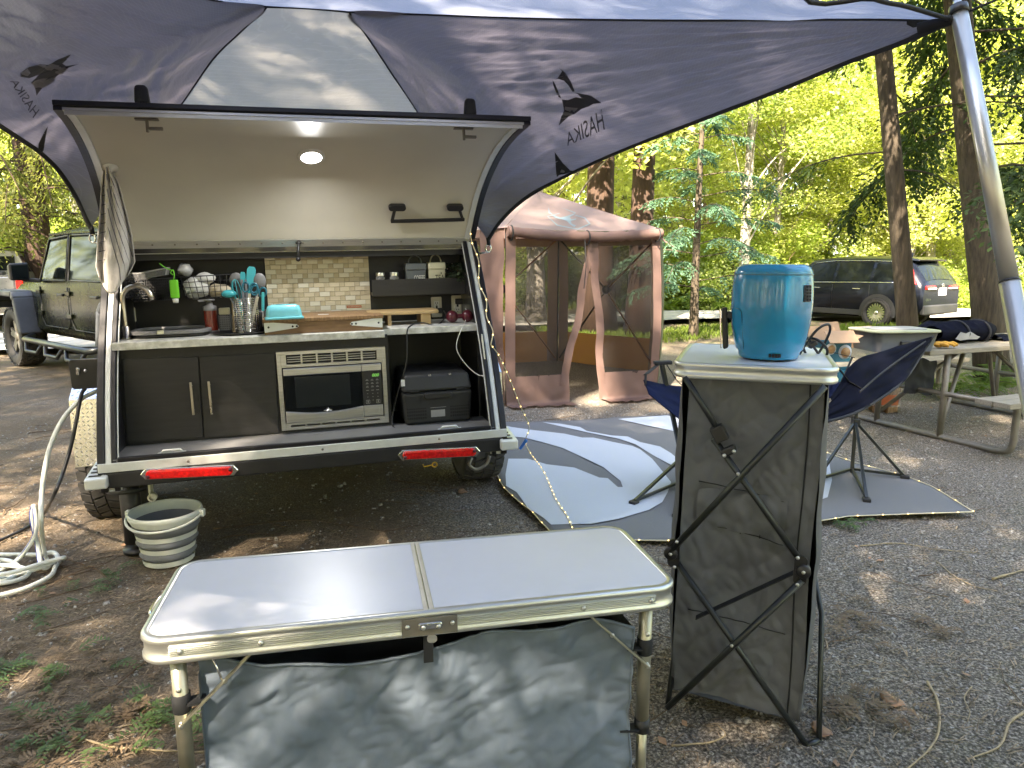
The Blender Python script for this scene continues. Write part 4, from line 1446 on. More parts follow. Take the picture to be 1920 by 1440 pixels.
# folding arm stowed on the lining
lv_ = lambda px, py: min(((lp(t / 200, s / 200), (t, s)) for t in range(0, 201, 2) for s in range(0, 201, 2)), key=lambda q: (lambda P: (P[0] - px) ** 2 + (P[1] - py) ** 2)(photo(TM @ q[0])))[0]
def photo(P):
    d = P - Vector((0, 0, CAM_H))
    z = d.y * cos(PITCH) - d.z * sin(PITCH)
    y = d.y * sin(PITCH) + d.z * cos(PITCH)
    return (960 + FPX * d.x / z, 720 - FPX * y / z)
n2 = Vector((0, -.80, -.6))
fa = MB()
q1, q2, q3, q4 = [lv_(*p) + n2 * .02 for p in ((742, 387), (853, 385), (736, 411), (868, 408))]
for q in (q1, q2):
    fa.prism(rrect(.092, .034, .0165, 5), lambda p, r_, d: q + Vector((p, 0, 0)) + Vector((0, .6, -.8)) * 0 + Vector((0, -.55, .83)) * r_ + n2 * d, -.018, .006)
fa.bar(q1 + Vector((-.012, 0, 0)), q3, .016, .012, n2)
fa.bar(q2 + Vector((.02, 0, 0)), q4, .016, .012, n2)
fa.bar(q3 - Vector((.006, 0, 0)), q4 + Vector((.01, 0, 0)), .018, .012, n2)
fa.build('folding_arm', 'black', TR, bevel=.002)
p1, p2 = lv_(561, 452) + n2 * .01, TL(559, 486, v=HV - .05)
b = MB().tube([p1, p1 + n2 * .012, p1.lerp(p2, .5) + Vector((0, -.015, 0)), p2], .0075, 8)
b.sphere(p1 + n2 * .01, .014, 8, (1.3, 1, .7))
b.sphere(p2, .013, 8)
b.build('hatch_hook', 'black', TR)
# suction hook
hk = lp(.50, .038)
hk_n = n_
hb = MB().lathe([(.034, 0), (.033, .006), (.012, .010), (.010, .022), (.0, .024)], (0, 0, 0), 'z', 20)
hb.v = [tuple(hk + PM @ Vector(p)) for p in hb.v]
hb.tube([hk + n_ * .02, hk + n_ * .03 + Vector((0, 0, -.03)), hk + n_ * .04 + Vector((0, 0, -.045)), hk + n_ * .055 + Vector((0, 0, -.03))], .005, 6)
hb.build('suction_hook', 'white', TR)
# ================================================================= THINGS IN THE GALLEY
def gthing(name, label, cat, p, group=None, rz=0.0):
    return thing(name, label, cat, p, rz, group, TM)
# ---- microwave
mw0, mw1 = TL(517, 660, v=FV - .012), TL(727, 795, v=FV - .012)
mz = TL(522, 808, v=FV - .012).z
mx0, mx1, mzt = mw0.x, TL(722, 653, v=FV - .012).x, mw0.z
mc = Vector(((mx0 + mx1) / 2, FV - .012, (mz + mzt) / 2))
MWD, MHT = mx1 - mx0, mzt - mz
mw = gthing('microwave_oven', 'built in stainless steel microwave with black glass door', 'microwave', mc)
b = MB()
# trim frame with vent openings built of bars
def fbar(x0, x1, z0, z1, y0=-.008, y1=.010):
    b.box(((x0 + x1) / 2, (y0 + y1) / 2, (z0 + z1) / 2), (x1 - x0, y1 - y0, z1 - z0))
hx, hz = MWD / 2, MHT / 2
vt0, vt1 = hz - .066, hz - .018           # upper vent band
dr0, dr1 = -hz + .038, hz - .082          # oven front
fbar(-hx, hx, hz - .018, hz)
fbar(-hx, -hx + .022, -hz, hz - .018)
fbar(hx - .022, hx, -hz, hz - .018)
fbar(-hx + .022, hx - .022, dr1, vt0)
fbar(-hx + .022, -hx + .046, vt0, vt1)
fbar(hx - .046, hx - .022, vt0, vt1)
vw = (2 * hx - .092)
for i in range(1, 6):
    x = -hx + .046 + vw * i / 6
    fbar(x - .005, x + .005, vt0, vt1)
for i in range(6):
    for k in range(1, 4):
        z = vt0 + (vt1 - vt0) * k / 4
        fbar(-hx + .046 + vw * i / 6 + .005, -hx + .046 + vw * (i + 1) / 6 - .005, z - .0025, z + .0025, -.004, .004)
fbar(-hx + .022, hx - .022, -hz, -hz + .016)
fbar(-hx + .022, hx - .022, -hz + .024, dr0)
fbar(-hx + .022, -hx + .046, -hz + .016, -hz + .024)
fbar(hx - .046, hx - .022, -hz + .016, -hz + .024)
for i in range(1, 6):
    x = -hx + .046 + vw * i / 6
    fbar(x - .005, x + .005, -hz + .016, -hz + .024)
b.build('trim_frame', 'steel', mw, bevel=.0012, seg=1)
MB().box((0, .022, 0), (MWD - .02, .02, MHT - .02)).build('cavity', 'black', mw)
cx = hx - .022 - .105                      # door / control split
ox0, ox1 = -hx + .027, hx - .027
MB().box(((ox0 + cx) / 2, -.008, dr1 - .022), (cx - ox0 - .002, .022, .036)).build('door_rail', 'steel', mw, bevel=.003)
MB().box(((ox1 + cx) / 2, -.008, dr1 - .022), (ox1 - cx - .002, .022, .036)).build('panel_rail', 'steel', mw, bevel=.003)
dz0, dz1 = dr0 + .060, dr1 - .041
dg_ = MB().box(((ox0 + cx) / 2, -.006, (dz0 + dz1) / 2 - .006), (cx - ox0 - .002, .020, dz1 - dz0 + .012)).build('door_glass', 'glass_dark', mw, bevel=.002)
M['win'] = mat('oven window', (0.016, 0.019, 0.020), 0.14, var=.05)
MB().box(((ox0 + cx) / 2 - .005, -.0165, (dz0 + dz1) / 2 + .004), ((cx - ox0) * .70, .002, (dz1 - dz0) * .86)).build('window', 'win', dg_)
hp = []
for i in range(13):
    t = i / 12
    hp.append((ox0 + (cx - ox0 - .002) * t, dz0 + .004 - .018 * sin(pi * t)))
b = MB().prism([(ox0, dr0 + .004), (cx - .002, dr0 + .004)] + hp[::-1], lambda x, z, d: (x, d, z), -.030, .004)
b.build('door_handle', 'steel', mw, bevel=.004)
MB().box(((ox1 + cx) / 2, -.008, (dr0 + dz0) / 2 + .004), (ox1 - cx - .002, .022, dz0 - dr0 - .002)).build('latch_panel', 'steel', mw, bevel=.003)
MB().prism(rrect(.062, .026, .005, 3, (ox1 + cx) / 2, (dr0 + dz0) / 2 + .006), lambda x, z, d: (x, d, z), -.024, -.018).build('open_button', 'steel', mw, bevel=.002)
cp = MB().box(((ox1 + cx) / 2, -.006, (dz0 + dz1) / 2 + .003), (ox1 - cx - .002, .022, dz1 - dz0 + .0)).build('control_panel', 'black', mw, bevel=.002)
pc = (ox1 + cx) / 2
words('000', 'clock_digits', 'digits', cp, (pc + .0, -.0182, dz1 - .030), (pc + .034, -.0182, dz1 - .030), (pc + .038, -.0182, dz1 - .014), (pc + .004, -.0182, dz1 - .014))
b = MB()
for r_ in range(7):
    for c_ in range(3):
        x, z = pc + (c_ - 1) * .026, dz1 - .048 - r_ * .0175
        b.box((x, -.0178, z), (.014 if r_ < 4 else .005, .0012, .0022))
        if r_ < 3:
            b.box((x, -.0178, z + .005), (.009, .0012, .0016))
for c_ in (-1, 1):
    for e in ((0, .009, .018, .0016), (0, -.009, .018, .0016), (.009, 0, .0016, .018), (-.009, 0, .0016, .018), (0, 0, .006, .009)):
        b.box((pc + c_ * .026 + e[0], -.0178, dz0 + .022 + e[1]), (e[2], .0012, e[3]))
stuff(b.build('key_print', 'printgrey', cp))
b = MB().sphere(((ox0 + cx) / 2 + .012, -.031, dz0 - .004), .016, 12, (1.4, .15, .22))
b.sphere(((ox0 + cx) / 2 + .016, -.031, dz0 + .003), .005, 8, (1.4, .3, .6))
b.build('badge', 'chrome', mw)

# ---- wooden stove cover with strap hinges
q0, q1 = TL(497, 632, v=.25), TL(718, 622, v=.25)
bz = ct
bh = TL(600, 601, v=.25).z - bz
bx0, bx1, by0, by1 = q0.x, q1.x, .25, .66
st_ = gthing('wooden_stove_cover', 'low brown grained wooden box with white strap hinges on the counter', 'wooden box', ((bx0 + bx1) / 2, by0, bz))
W_ = bx1 - bx0
MB().box((0, .009, bh / 2), (W_, .018, bh - .002)).build('front_board', 'acacia_front', st_, bevel=.002)
MB().box((0, (by1 - by0) / 2, bh + .008), (W_ + .012, by1 - by0 + .012, .018)).build('lid', 'acacia', st_, bevel=.003)
for s in (-1, 1):
    MB().box((s * (W_ / 2 - .009), (by1 - by0) / 2 + .009, bh / 2), (.018, by1 - by0 - .02, bh - .003)).build('side_board', 'acacia_front', st_, bevel=.002)
    b = MB().prism([(s * W_ / 2, .012), (s * (W_ / 2 - .155), .030), (s * (W_ / 2 - .165), .038), (s * (W_ / 2 - .155), .048), (s * W_ / 2, .066)], lambda x, z, d: (x, d, z), -.004, -.0005)
    h_ = b.build('strap_hinge', 'alu_white', st_)
    b = MB()
    for k in (.02, .135, .155):
        b.lathe([(0, -.0065), (.005, -.0055), (.0055, -.004)], (s * (W_ / 2 - k), 0, .038), 'y', 8)
    b.build('rivets', 'black', h_)
MB().box((.0, .18, bh + .0175), (.055, .025, .001)).build('paper_tag', 'printwhite', st_)
# butter dish
ltop = bz + bh + .017
p = TL(533, 598, w=ltop)
bd = gthing('butter_dish', 'pale turquoise butter dish on the wooden stove cover', 'butter dish', p, rz=.12)
MB().prism(rrect(.185, .085, .02, 4), lambda x, y, d: (x, y, d), 0, .012).build('tray', 'butter', bd, bevel=.004)
b = MB()
lay = [(.172, .072, .010), (.166, .068, .04), (.150, .056, .064), (.11, .03, .072)]
L0 = [rrect(a, c, min(a, c) * .3, 4) for a, c, z in lay]
n_ = len(L0[0])
P = [(x, y, lay[k][2]) for k in range(4) for x, y in L0[k]]
F = [(k * n_ + i, k * n_ + (i + 1) % n_, (k + 1) * n_ + (i + 1) % n_, (k + 1) * n_ + i) for k in range(3) for i in range(n_)] + [tuple(range(3 * n_, 4 * n_))]
b.add(P, F, True)
b.build('cover', 'butter', bd)
MB().prism(rrect(.07, .016, .007, 3), lambda x, y, d: (x, y, d), .068, .0735).build('handle_slot', 'teal_dark', bd)
# ---- bamboo riser
p0, p1 = TL(688, 590, v=.50), TL(820, 588, v=.50)
rz_ = TL(760, 585, v=.48).z
rs_ = gthing('bamboo_riser', 'pale bamboo riser shelf bridging the counter', 'riser shelf', ((p0.x + p1.x) / 2, .50, ct))
RW = p1.x - p0.x
tz = rz_ - ct
MB().prism(rrect(RW, .20, .04, 5, 0, .02), lambda x, y, d: (x, y, d), tz - .010, tz + .010).build('top_board', 'bamboo', rs_, bevel=.006, seg=3)
for x in (-RW * .5 + .055 + .06, RW * .5 - .075):
    MB().box((x, .02, (tz - .010) / 2), (.02 if x < 0 else .055, .16, tz - .012)).build('leg', 'bamboo', rs_, bevel=.002)
# ---- jars, canisters, plant on the shelf
for px0, px1, lb, m_ in ((705, 722, 'small lidded glass jar of dried herbs on the shelf', 'twig'), (731, 748, 'small lidded glass jar of white salt on the shelf', 'white')):
    a, c = TL(px0, 526, v=.66), TL(px1, 526, v=.66)
    r_ = (c.x - a.x) / 2
    j = gthing('glass_jar', lb, 'jar', ((a.x + c.x) / 2, .66, SHZ), 'small jars on the shelf')
    h_ = TL(713, 513, v=.66).z - SHZ
    MB().lathe([(0, 0), (r_, 0), (r_, h_ - .02), (r_ * .85, h_ - .014)], n=18).build('jar_body', clear_mat('jar glass', (.5, .5, .48), .25, .05, True), j)
    MB().lathe([(0, .002), (r_ * .9, .002), (r_ * .9, h_ * .5), (0, h_ * .52)], n=14).build('contents', m_, j)
    MB().lathe([(0, h_ + .006), (r_ * .96, h_ + .006), (r_ * .98, h_ + .003), (r_ * .98, h_ - .013)], n=18).build('jar_lid', 'steel', j)
def canister(px0, px1, pyt, body, word, wm, lb):
    a, c = TL(px0, pyt, v=.645), TL(px1, pyt, v=.645)
    w_ = (c.x - a.x) * .96
    h_ = a.z - SHZ
    k = gthing('canister', lb, 'canister', ((a.x + c.x) / 2, .69, SHZ), 'lettered canisters on the shelf')
    b = MB().hexa([(x * w_ * .46, y * .065, 0) for x, y in ((-1, -.7), (1, -.7), (1, .5), (-1, .5))] + [(x * w_ * .5, y * .07, h_ * .78) for x, y in ((-1, -.7), (1, -.7), (1, .5), (-1, .5))])
    b.build('canister_body', body, k, bevel=.006)
    b = MB().hexa([(x * w_ * .53, y * .078, h_ * .76) for x, y in ((-1, -.7), (1, -.7), (1, .5), (-1, .5))] + [(x * w_ * .5, y * .075, h_) for x, y in ((-1, -.7), (1, -.7), (1, .5), (-1, .5))])
    b.build('canister_lid', body, k, bevel=.005)
    MB().tube([(w_ * .33 * cos(t), -.01, h_ - .004 + .048 * sin(t)) for t in np.linspace(0, pi, 12)], .0042, 6).build('loop_handle', body, k)
    y = -.0495
    words(word, 'lettering', wm, k, (-w_ * .12, y, .060), (w_ * .42, y, .060), (w_ * .42, y - .002, .092), (-w_ * .12, y - .002, .092))
canister(760, 799, 494, 'canister_grey', 'COFFEE', 'white', 'grey canister lettered COFFEE on the shelf')
canister(802, 835, 492, 'canister_cream', 'TEA', 'black', 'cream canister lettered TEA on the shelf')
p = TL(862, 524, v=.665)
pt = gthing('potted_plant', 'dark leafy sprig plant at the right end of the shelf', 'plant', (p.x - .01, .68, SHZ))
MB().lathe([(0, 0), (.028, 0), (.034, .05), (.03, .05), (.028, .042), (0, .042)], n=14).build('pot', 'canister_grey', pt)
rs = np.random.RandomState(5)
C = np.stack([rs.normal(0, .048, 40), rs.normal(-.01, .028, 40), .07 + .085 * rs.rand(40)], 1)
C[:10, 2] -= .06
C[:10, 1] -= .045
M['leaf_plant'] = leaf_mat('dark sprig leaves', (0.03, 0.05, 0.028), (0.09, 0.12, 0.07), .2)
link('leaves', np_mesh('leaves', clump_leaves(620, C, .025, .018, 3), 'leaf_plant'), pt)
b = MB()
for c in C[::2]:
    b.tube([(0, 0, .04), (c[0] * .5, c[1] * .5, c[2] * .8), tuple(c)], .0012, 4)
b.build('stems', 'twig', pt)
b = MB()
for c in C[::3]:
    b.sphere(c + rs.normal(0, .02, 3), .0035, 6)
b.build('flowers', 'canister_cream', pt)
# maroon paperweights
a, c = TL(852, 599, v=.40), TL(878, 597, v=.40)
r_ = (TL(865, 600, v=.40).x - TL(840, 600, v=.40).x) / 2
dbl = gthing('maroon_dumbbell', 'small maroon dumbbell of two round ends on the right counter', 'dumbbell', ((a.x + c.x) / 2, .44, ct))
d0 = (c.x - a.x) / 2
MB().tube([(-d0, 0, r_), (d0, 0, r_)], r_ * .35, 10).build('grip', 'maroon', dbl)
for s in (-1, 1):
    MB().sphere((s * (d0 + .004), 0, r_), r_ * .92, 14).build('round_end', 'maroon', dbl)
# ---- sink tub, soap, scrubber, utensils
q = TL(322, 632, w=ct)
tb = gthing('dish_tub', 'collapsed black dish tub with grey rim lying over the sink', 'dish tub', (q.x - .01, q.y + .10, ct))
L_ = TL(400, 632, v=q.y).x - TL(245, 632, v=q.y).x
MB().prism(rrect(L_ * .96, .27, .08, 6), lambda x, y, d: (x, y, d), .001, .018).build('tub_base', 'black', tb, bevel=.006)
b = MB()
ro, ri = rrect(L_, .30, .09, 6), rrect(L_ * .86, .22, .07, 6)
n_ = len(ro)
P = [(x, y, .018) for x, y in ro] + [(x, y, .034) for x, y in ro] + [(x, y, .036) for x, y in ri] + [(x, y, .020) for x, y in ri]
b.add(P, [(k * n_ + i, k * n_ + (i + 1) % n_, ((k + 1) % 4) * n_ + (i + 1) % n_, ((k + 1) % 4) * n_ + i) for k in range(4) for i in range(n_)])
b.build('tub_rim', 'greyplast', tb, bevel=.003)
MB().box((-.03, -.148, .030), (.03, .02, .018)).build('rim_tab', 'canister_cream', tb, bevel=.003)
p = TL(398, 627, v=.50)
sp_ = gthing('soap_dispenser', 'pump bottle of red soap with grey top beside the sink', 'soap bottle', (p.x, .50, ct))
r_ = (TL(411, 600, v=.50).x - TL(385, 600, v=.50).x) / 2
h1, h2, h3 = [TL(398, y, v=.50).z - ct for y in (582, 574, 561)]
MB().lathe([(0, 0), (r_, 0), (r_, .012), (r_, .016)], n=20).build('base', 'greyplast', sp_)
MB().lathe([(r_ * .97, .016), (r_ * .97, h1)], n=20).build('soap', 'soap', sp_)
MB().lathe([(r_, h1), (r_, h2), (r_ * .5, h2 + .006), (r_ * .45, h2 + .02), (0, h2 + .02)], n=20).build('collar', 'greyplast', sp_)
b = MB().lathe([(r_ * .3, h2 + .02), (r_ * .3, h3 - .01), (r_ * .8, h3 - .008), (r_ * .85, h3), (0, h3 + .003)], n=16)
b.bar((0, 0, h3 - .004), (-.05, -.02, h3 - .006), .014, .010)
b.build('pump_head', 'greyplast', sp_)
p = TL(424, 625, v=.52)
cd_ = gthing('sponge_caddy', 'grey perforated sponge holder with cream sponge', 'sponge holder', (p.x, .53, ct))
w_ = TL(436, 600, v=.52).x - TL(412, 600, v=.52).x
h_ = TL(424, 590, v=.52).z - ct
MB().box((0, 0, h_ / 2), (w_, .05, h_)).build('holder', 'silicone', cd_, bevel=.008)
b = MB()
for i in range(5):
    for k in range(7):
        b.box(((i - 2) * w_ * .17, -.0255, .02 + k * h_ / 8), (w_ * .09, .002, h_ * .06))
b.build('holes', 'black', cd_)
MB().box((0, 0, h_ + .018), (w_ * .85, .036, .034)).build('sponge', 'canister_cream', cd_, bevel=.004)
# wire utensil basket
p = TL(465, 627, v=.42)
ub = gthing('utensil_basket', 'round chrome wire basket holding kitchen utensils', 'utensil holder', (p.x, .42, ct))
r_ = (TL(486, 600, v=.42).x - TL(442, 600, v=.42).x) / 2
h_ = TL(465, 561, v=.42).z - ct
b = MB()
for k in range(17):
    z = .006 + (h_ - .006) * k / 16
    b.tube([(r_ * cos(t), r_ * sin(t), z) for t in np.linspace(0, 2 * pi, 25)[:-1]], .0022, 5, closed=True)
b.build('wire_rings', 'chrome', ub)
b = MB()
for k in range(10):
    t = 2 * pi * k / 10 + .1
    b.tube([(r_ * 1.02 * cos(t), r_ * 1.02 * sin(t), 0), (r_ * 1.02 * cos(t), r_ * 1.02 * sin(t), h_)], .002, 5)
b.build('wire_uprights', 'chrome', ub)
MB().lathe([(0, .0), (r_, .0), (r_, .006), (0, .006)], n=20).build('base', 'black', ub)
tr_ = gthing('drip_tray', 'flat round black tray under the wire utensil basket', 'tray', (p.x - .02, .40, ct))
MB().lathe([(0, .0), (.10, .0), (.125, .010), (.12, .012), (.098, .003), (0, .003)], n=28, sx=1.25).build('tray_plate', 'black', tr_)
ub.location += tw_ * .004
def utensil(name, label, cat, tip, foot, build, rz=0):
    """leans in the basket; foot and tip in trailer coordinates"""
    t = gthing(name, label, cat, foot)
    d = Vector(tip) - Vector(foot)
    build(t, d)
    return t
def blade(t, d, m, hw, hl, wide, th=.006, bend=0.0, hm=None):
    L = d.length
    z = d.normalized()
    x = Vector((1, 0, 0)) - z * z.x
    x.normalize()
    y = z.cross(x)
    f = L - hl
    MB().bar((0, 0, 0), z * f, hw, th, y).build('handle', hm or m, t, bevel=.002)
    pr = [(-hw / 2, 0), (-wide / 2, hl * .35), (-wide / 2, hl * .85), (-wide * .3, hl), (wide * .3, hl), (wide / 2, hl * .85), (wide / 2, hl * .35), (hw / 2, 0)]
    MB().prism(pr, lambda a, c, dd: z * (f + c) + x * a + y * (dd + bend * c * c / hl), -.003, .003).build('head', m, t, bevel=.0015)
fb = Vector((p.x, .42, ct + .012))
v_ = .42
def tipat(px, py, v=v_):
    return TL(px, py, v=v)
utensil('spatula', 'turquoise spatula with pointed blade, tallest in the wire basket', 'spatula', tipat(472, 500), fb + Vector((-.01, .0, 0)), lambda t, d: blade(t, d, 'teal', .014, .10, .042))
utensil('spatula', 'short turquoise spatula with hanging hole left of the tallest', 'spatula', tipat(455, 510), fb + Vector((-.02, .02, 0)), lambda t, d: blade(t, d, 'teal', .012, .07, .026))
utensil('ladle', 'turquoise ladle leaning left out of the wire basket', 'ladle', tipat(428, 548), fb + Vector((-.005, -.01, 0)), lambda t, d: (MB().tube([(0, 0, 0), tuple(d * .88)], .005, 8).build('handle', 'silicone', t), MB().sphere(d * .96, .034, 14, (1.1, .8, .6)).build('bowl', 'teal', t)))
utensil('whisk', 'turquoise balloon whisk at the left of the wire basket', 'whisk', tipat(440, 524), fb + Vector((-.01, .01, 0)), lambda t, d: (MB().tube([(0, 0, 0), tuple(d * .6)], .006, 8).build('handle', 'teal', t), [MB().tube([d * .6 + (d.cross(Vector((cos(a), sin(a), 0))).normalized() * .026 * sin(u)) + d * .4 * (1 - cos(u)) / 2 for u in np.linspace(0, pi, 12)] + [d * 1.0], .0016, 5).build('wire_loop', 'teal', t) for a in (0, .8, 1.6, 2.4, 3.2, 4.0)]))
utensil('serving_spoon', 'grey serving spoon leaning right in the wire basket', 'spoon', tipat(489, 517), fb + Vector((.01, .01, 0)), lambda t, d: (MB().tube([(0, 0, 0), tuple(d * .8)], .006, 8).build('handle', 'silicone', t), MB().sphere(d * .9, .034, 14, (.95, .35, 1.25)).build('bowl', 'greyplast', t)))
utensil('serving_spoon', 'grey spoon behind the whisk in the wire basket', 'spoon', tipat(441, 514, .45), fb + Vector((-.01, .03, 0)), lambda t, d: (MB().tube([(0, 0, 0), tuple(d * .8)], .006, 8).build('handle', 'silicone', t), MB().sphere(d * .9, .034, 14, (1.0, .35, 1.1)).build('bowl', 'greyplast', t)))
utensil('kitchen_tongs', 'grey tongs standing in the middle of the wire basket', 'tongs', tipat(457, 524), fb + Vector((0, -.012, 0)), lambda t, d: [MB().bar((s * .004, 0, 0), d + Vector((s * .010, 0, 0)), .011, .004, (0, 1, 0)).build('arm', 'silicone', t) for s in (-1, 1)])
def scissors(t, d, m):
    z = d.normalized()
    x = (Vector((1, 0, 0)) - z * z.x).normalized()
    for s in (-1, 1):
        c = d * .90 + x * (s * .020)
        MB().tube([c + x * (.017 * cos(a)) + z * (.024 * sin(a)) for a in np.linspace(0, 2 * pi, 17)[:-1]], .0048, 6, closed=True).build('finger_ring', m, t)
    MB().bar((0, 0, 0), d * .78, .014, .004, (0, 1, 0)).build('blades', 'steel', t)
utensil('kitchen_scissors', 'teal handled scissors in the wire basket, near its middle', 'scissors', tipat(469, 530, .38), fb + Vector((.0, -.03, 0)), lambda t, d: scissors(t, d, 'teal_dark'))
utensil('kitchen_scissors', 'dark blue handled scissors at the right rim of the wire basket', 'scissors', tipat(487, 538, .38), fb + Vector((.012, -.03, 0)), lambda t, d: scissors(t, d, 'teal_dark'))
pq = TL(493, 602, v=.36)
def hang_tool(px, y0, y1, m, label, nm, cat):
    a, c = TL(px, y0, v=.37), TL(px, y1, v=.37)
    t = gthing(nm, label, cat, c)
    d = a - c
    MB().bar((0, 0, 0), d * .55, .014, .010, (0, 1, 0)).build('handle', m, t, bevel=.003)
    MB().tube([tuple(d * .5), tuple(d)], .0025, 6).build('shaft', 'steel', t)
hang_tool(493, 612, 548, 'teal', 'turquoise handled peeler hooked on the right side of the wire basket', 'peeler', 'peeler')
b = MB()
b.bar(TL(439, 623, v=.44), TL(436, 553, v=.46), .012, .004, (0, 1, 0))
o = b.build('wooden_skewer_handle', 'stick')
o.matrix_world = TM
tag(o, 'long tan handle standing left of the wire basket', 'handle')
b = MB().lathe([(0, 0), (.03, 0), (.034, .10), (.030, .12), (0, .12)], n=16)
o = b.build('black_mug', 'black')
o.matrix_world = TM @ Matrix.Translation(TL(492, 624, v=.47))
tag(o, 'black cup between the wire basket and the wooden box', 'cup')
# ---- wire baskets on the back wall
def wire_basket(P, v0, lab, depth, dense, m='black'):
    """P: bottom left, bottom right, top right, top left of the front face"""
    q = [TL(*p_, v=v0) for p_ in P]
    o = (q[0] + q[1]) / 2
    t = gthing('wire_basket', lab, 'basket', o, 'black wire baskets on the wall')
    q = [x - o for x in q]
    bk = Vector((0, depth, 0))
    b = MB()
    nx, nz_ = dense
    def bil(a, c):
        return q[0] * (1 - a) * (1 - c) + q[1] * a * (1 - c) + q[2] * a * c + q[3] * (1 - a) * c
    r_ = .0017
    for i in range(nx + 1):
        b.tube([bil(i / nx, 1), bil(i / nx, 0), bil(i / nx, 0) + bk, bil(i / nx, 1) + bk], r_, 4)
    for k in range(nz_ + 1):
        b.tube([bil(0, k / nz_), bil(1, k / nz_), bil(1, k / nz_) + bk, bil(0, k / nz_) + bk], r_ * (1.5 if k == nz_ else 1), 4, closed=True)
    b.build('wire_grid', m, t)
    return t, q, o
wire_basket([(352, 560), (436, 555), (436, 514), (338, 520)], .52, 'open mesh wire basket of white napkins on the wall', .19, (8, 4))
wire_basket([(246, 566), (322, 562), (330, 521), (236, 526)], .54, 'black wire basket of clear plastic tubs behind the faucet', .18, (22, 8))
def crumple(name, lab, cat, c, sc, m, seed, group=None):
    b = MB().sphere((0, 0, 0), 1, 20)
    b.v = [tuple(Vector(p_) * (1 + .28 * nz(p_[0] * 1.6 + seed, p_[1] * 1.6, p_[2] * 1.6) + .12 * crease(p_[0] * 3.5 + seed, p_[1] * 3.5, p_[2] * 3.5))) for p_ in b.v]
    b.v = [(p_[0] * sc[0], p_[1] * sc[1], p_[2] * sc[2]) for p_ in b.v]
    o = b.build(name, m)
    o.matrix_world = TM @ Matrix.Translation(c)
    return tag(o, lab, cat, group)
crumple('paper_napkins', 'crumpled white napkins at the left of the open wire basket', 'napkins', TL(368, 540, v=.60), (.062, .06, .052), 'paper', 1)
crumple('paper_napkins', 'white napkin bulging over the rim of the open wire basket', 'napkins', TL(384, 522, v=.60), (.045, .05, .028), 'paper', 4)
crumple('snack_bag', 'small bag of tan snacks at the right of the open wire basket', 'bag', TL(412, 545, v=.60), (.058, .05, .034), mat('tan snack bag', (0.45, 0.36, 0.22), .5, col2=(.68, .62, .5), scale=30), 9)
crumple('plastic_bag', 'clear plastic bag poking up from the open wire basket', 'plastic bag', TL(347, 506, v=.62), (.036, .04, .030), 'clearbag', 12)
def tub(px, py, w_, h_, lab, rot):
    t = gthing('plastic_tub', lab, 'plastic tub', TL(px, py, v=.60))
    t.rotation_euler.rotate_axis('Y', rot)
    b = MB()
    P0, P1 = rrect(w_, .11, .02, 4), rrect(w_ * .8, .09, .02, 4)
    n_ = len(P0)
    b.add([(x, y, h_) for x, y in P0] + [(x, y, 0) for x, y in P1], [(i, (i + 1) % n_, (i + 1) % n_ + n_, i + n_) for i in range(n_)] + [tuple(range(n_, 2 * n_))])
    b.build('tub_side', clear_mat('clear tub', (.4, .4, .4), .30, .15, True), t)
    MB().prism(P0, lambda x, y, d: (x, y, d), h_, h_ + .007).build('tub_lid', clear_mat('clear lid', (.5, .5, .5), .45, .15, True), t)
tub(252, 558, .11, .12, 'tall clear plastic tub at the left of the dark wire basket', .0)
tub(290, 520, .16, .03, 'flat clear plastic tub resting on top of the dark wire basket', -.18)
# green hanging bottle
p = TL(329, 560, v=.49)
gb = gthing('travel_bottle', 'lime green silicone travel bottle hanging from the wire basket', 'bottle', p)
MB().prism(rrect(.042, .024, .010, 4), lambda x, y, d: (x, y, d), .002, .095).build('sleeve', 'green_gel', gb, bevel=.006)
MB().lathe([(0, -.022), (.013, -.022), (.015, 0), (0, .002)], n=12).build('cap', 'white', gb)
b = MB().tube(catmull([(0, 0, .095), (.006, 0, .12), (.0, .01, .145), (-.012, .01, .13), (0, 0, .12)], 4), .0028, 6)
b.tube(catmull([(.0, .005, .14), (-.03, .0, .155), (-.055, -.01, .178)], 4), .0028, 6)
b.build('loop', 'green_gel', gb)
# ---- portable fridge
fz0 = .589
f0, f1 = TL(758, 812, v=.17), TL(888, 806, v=.17)
fw_, fh_ = f1.x - f0.x, TL(822, 700, v=.20).z - fz0
fr = gthing('portable_fridge', 'black portable fridge box in the open bay of the galley', 'fridge', ((f0.x + f1.x) / 2, .17, fz0))
M['fridge'] = mat('black textured plastic', (0.020, 0.021, 0.022), .5, bump=.15, bscale=300)
FD = .40
lz = fh_ * .66
b = MB().hexa([(-fw_ / 2 + .012, .012, 0), (fw_ / 2 - .012, .012, 0), (fw_ / 2 - .012, FD, 0), (-fw_ / 2 + .012, FD, 0), (-fw_ / 2, 0, lz), (fw_ / 2, 0, lz), (fw_ / 2, FD, lz), (-fw_ / 2, FD, lz)])
b.build('body', 'fridge', fr, bevel=.018, seg=3)
b = MB().hexa([(-fw_ / 2, -.004, lz + .004), (fw_ / 2, -.004, lz + .004), (fw_ / 2, FD, lz + .004), (-fw_ / 2, FD, lz + .004), (-fw_ / 2 + .016, .02, fh_), (fw_ / 2 - .016, .02, fh_), (fw_ / 2 - .016, FD, fh_), (-fw_ / 2 + .016, FD, fh_)])
ld = b.build('lid', 'fridge', fr, bevel=.014, seg=3)
b = MB()
for x in (-.018, .09):
    b.box((x - .02, .016, fh_ - .004), (.016, .012, .010))
b.build('lid_clips', 'chrome', ld)
MB().prism(rrect(.15, .034, .012, 4, .0, lz - .022), lambda x, z, d: (x, d, z), -.014, .006).build('front_grip', 'black', fr, bevel=.005)
b = MB()
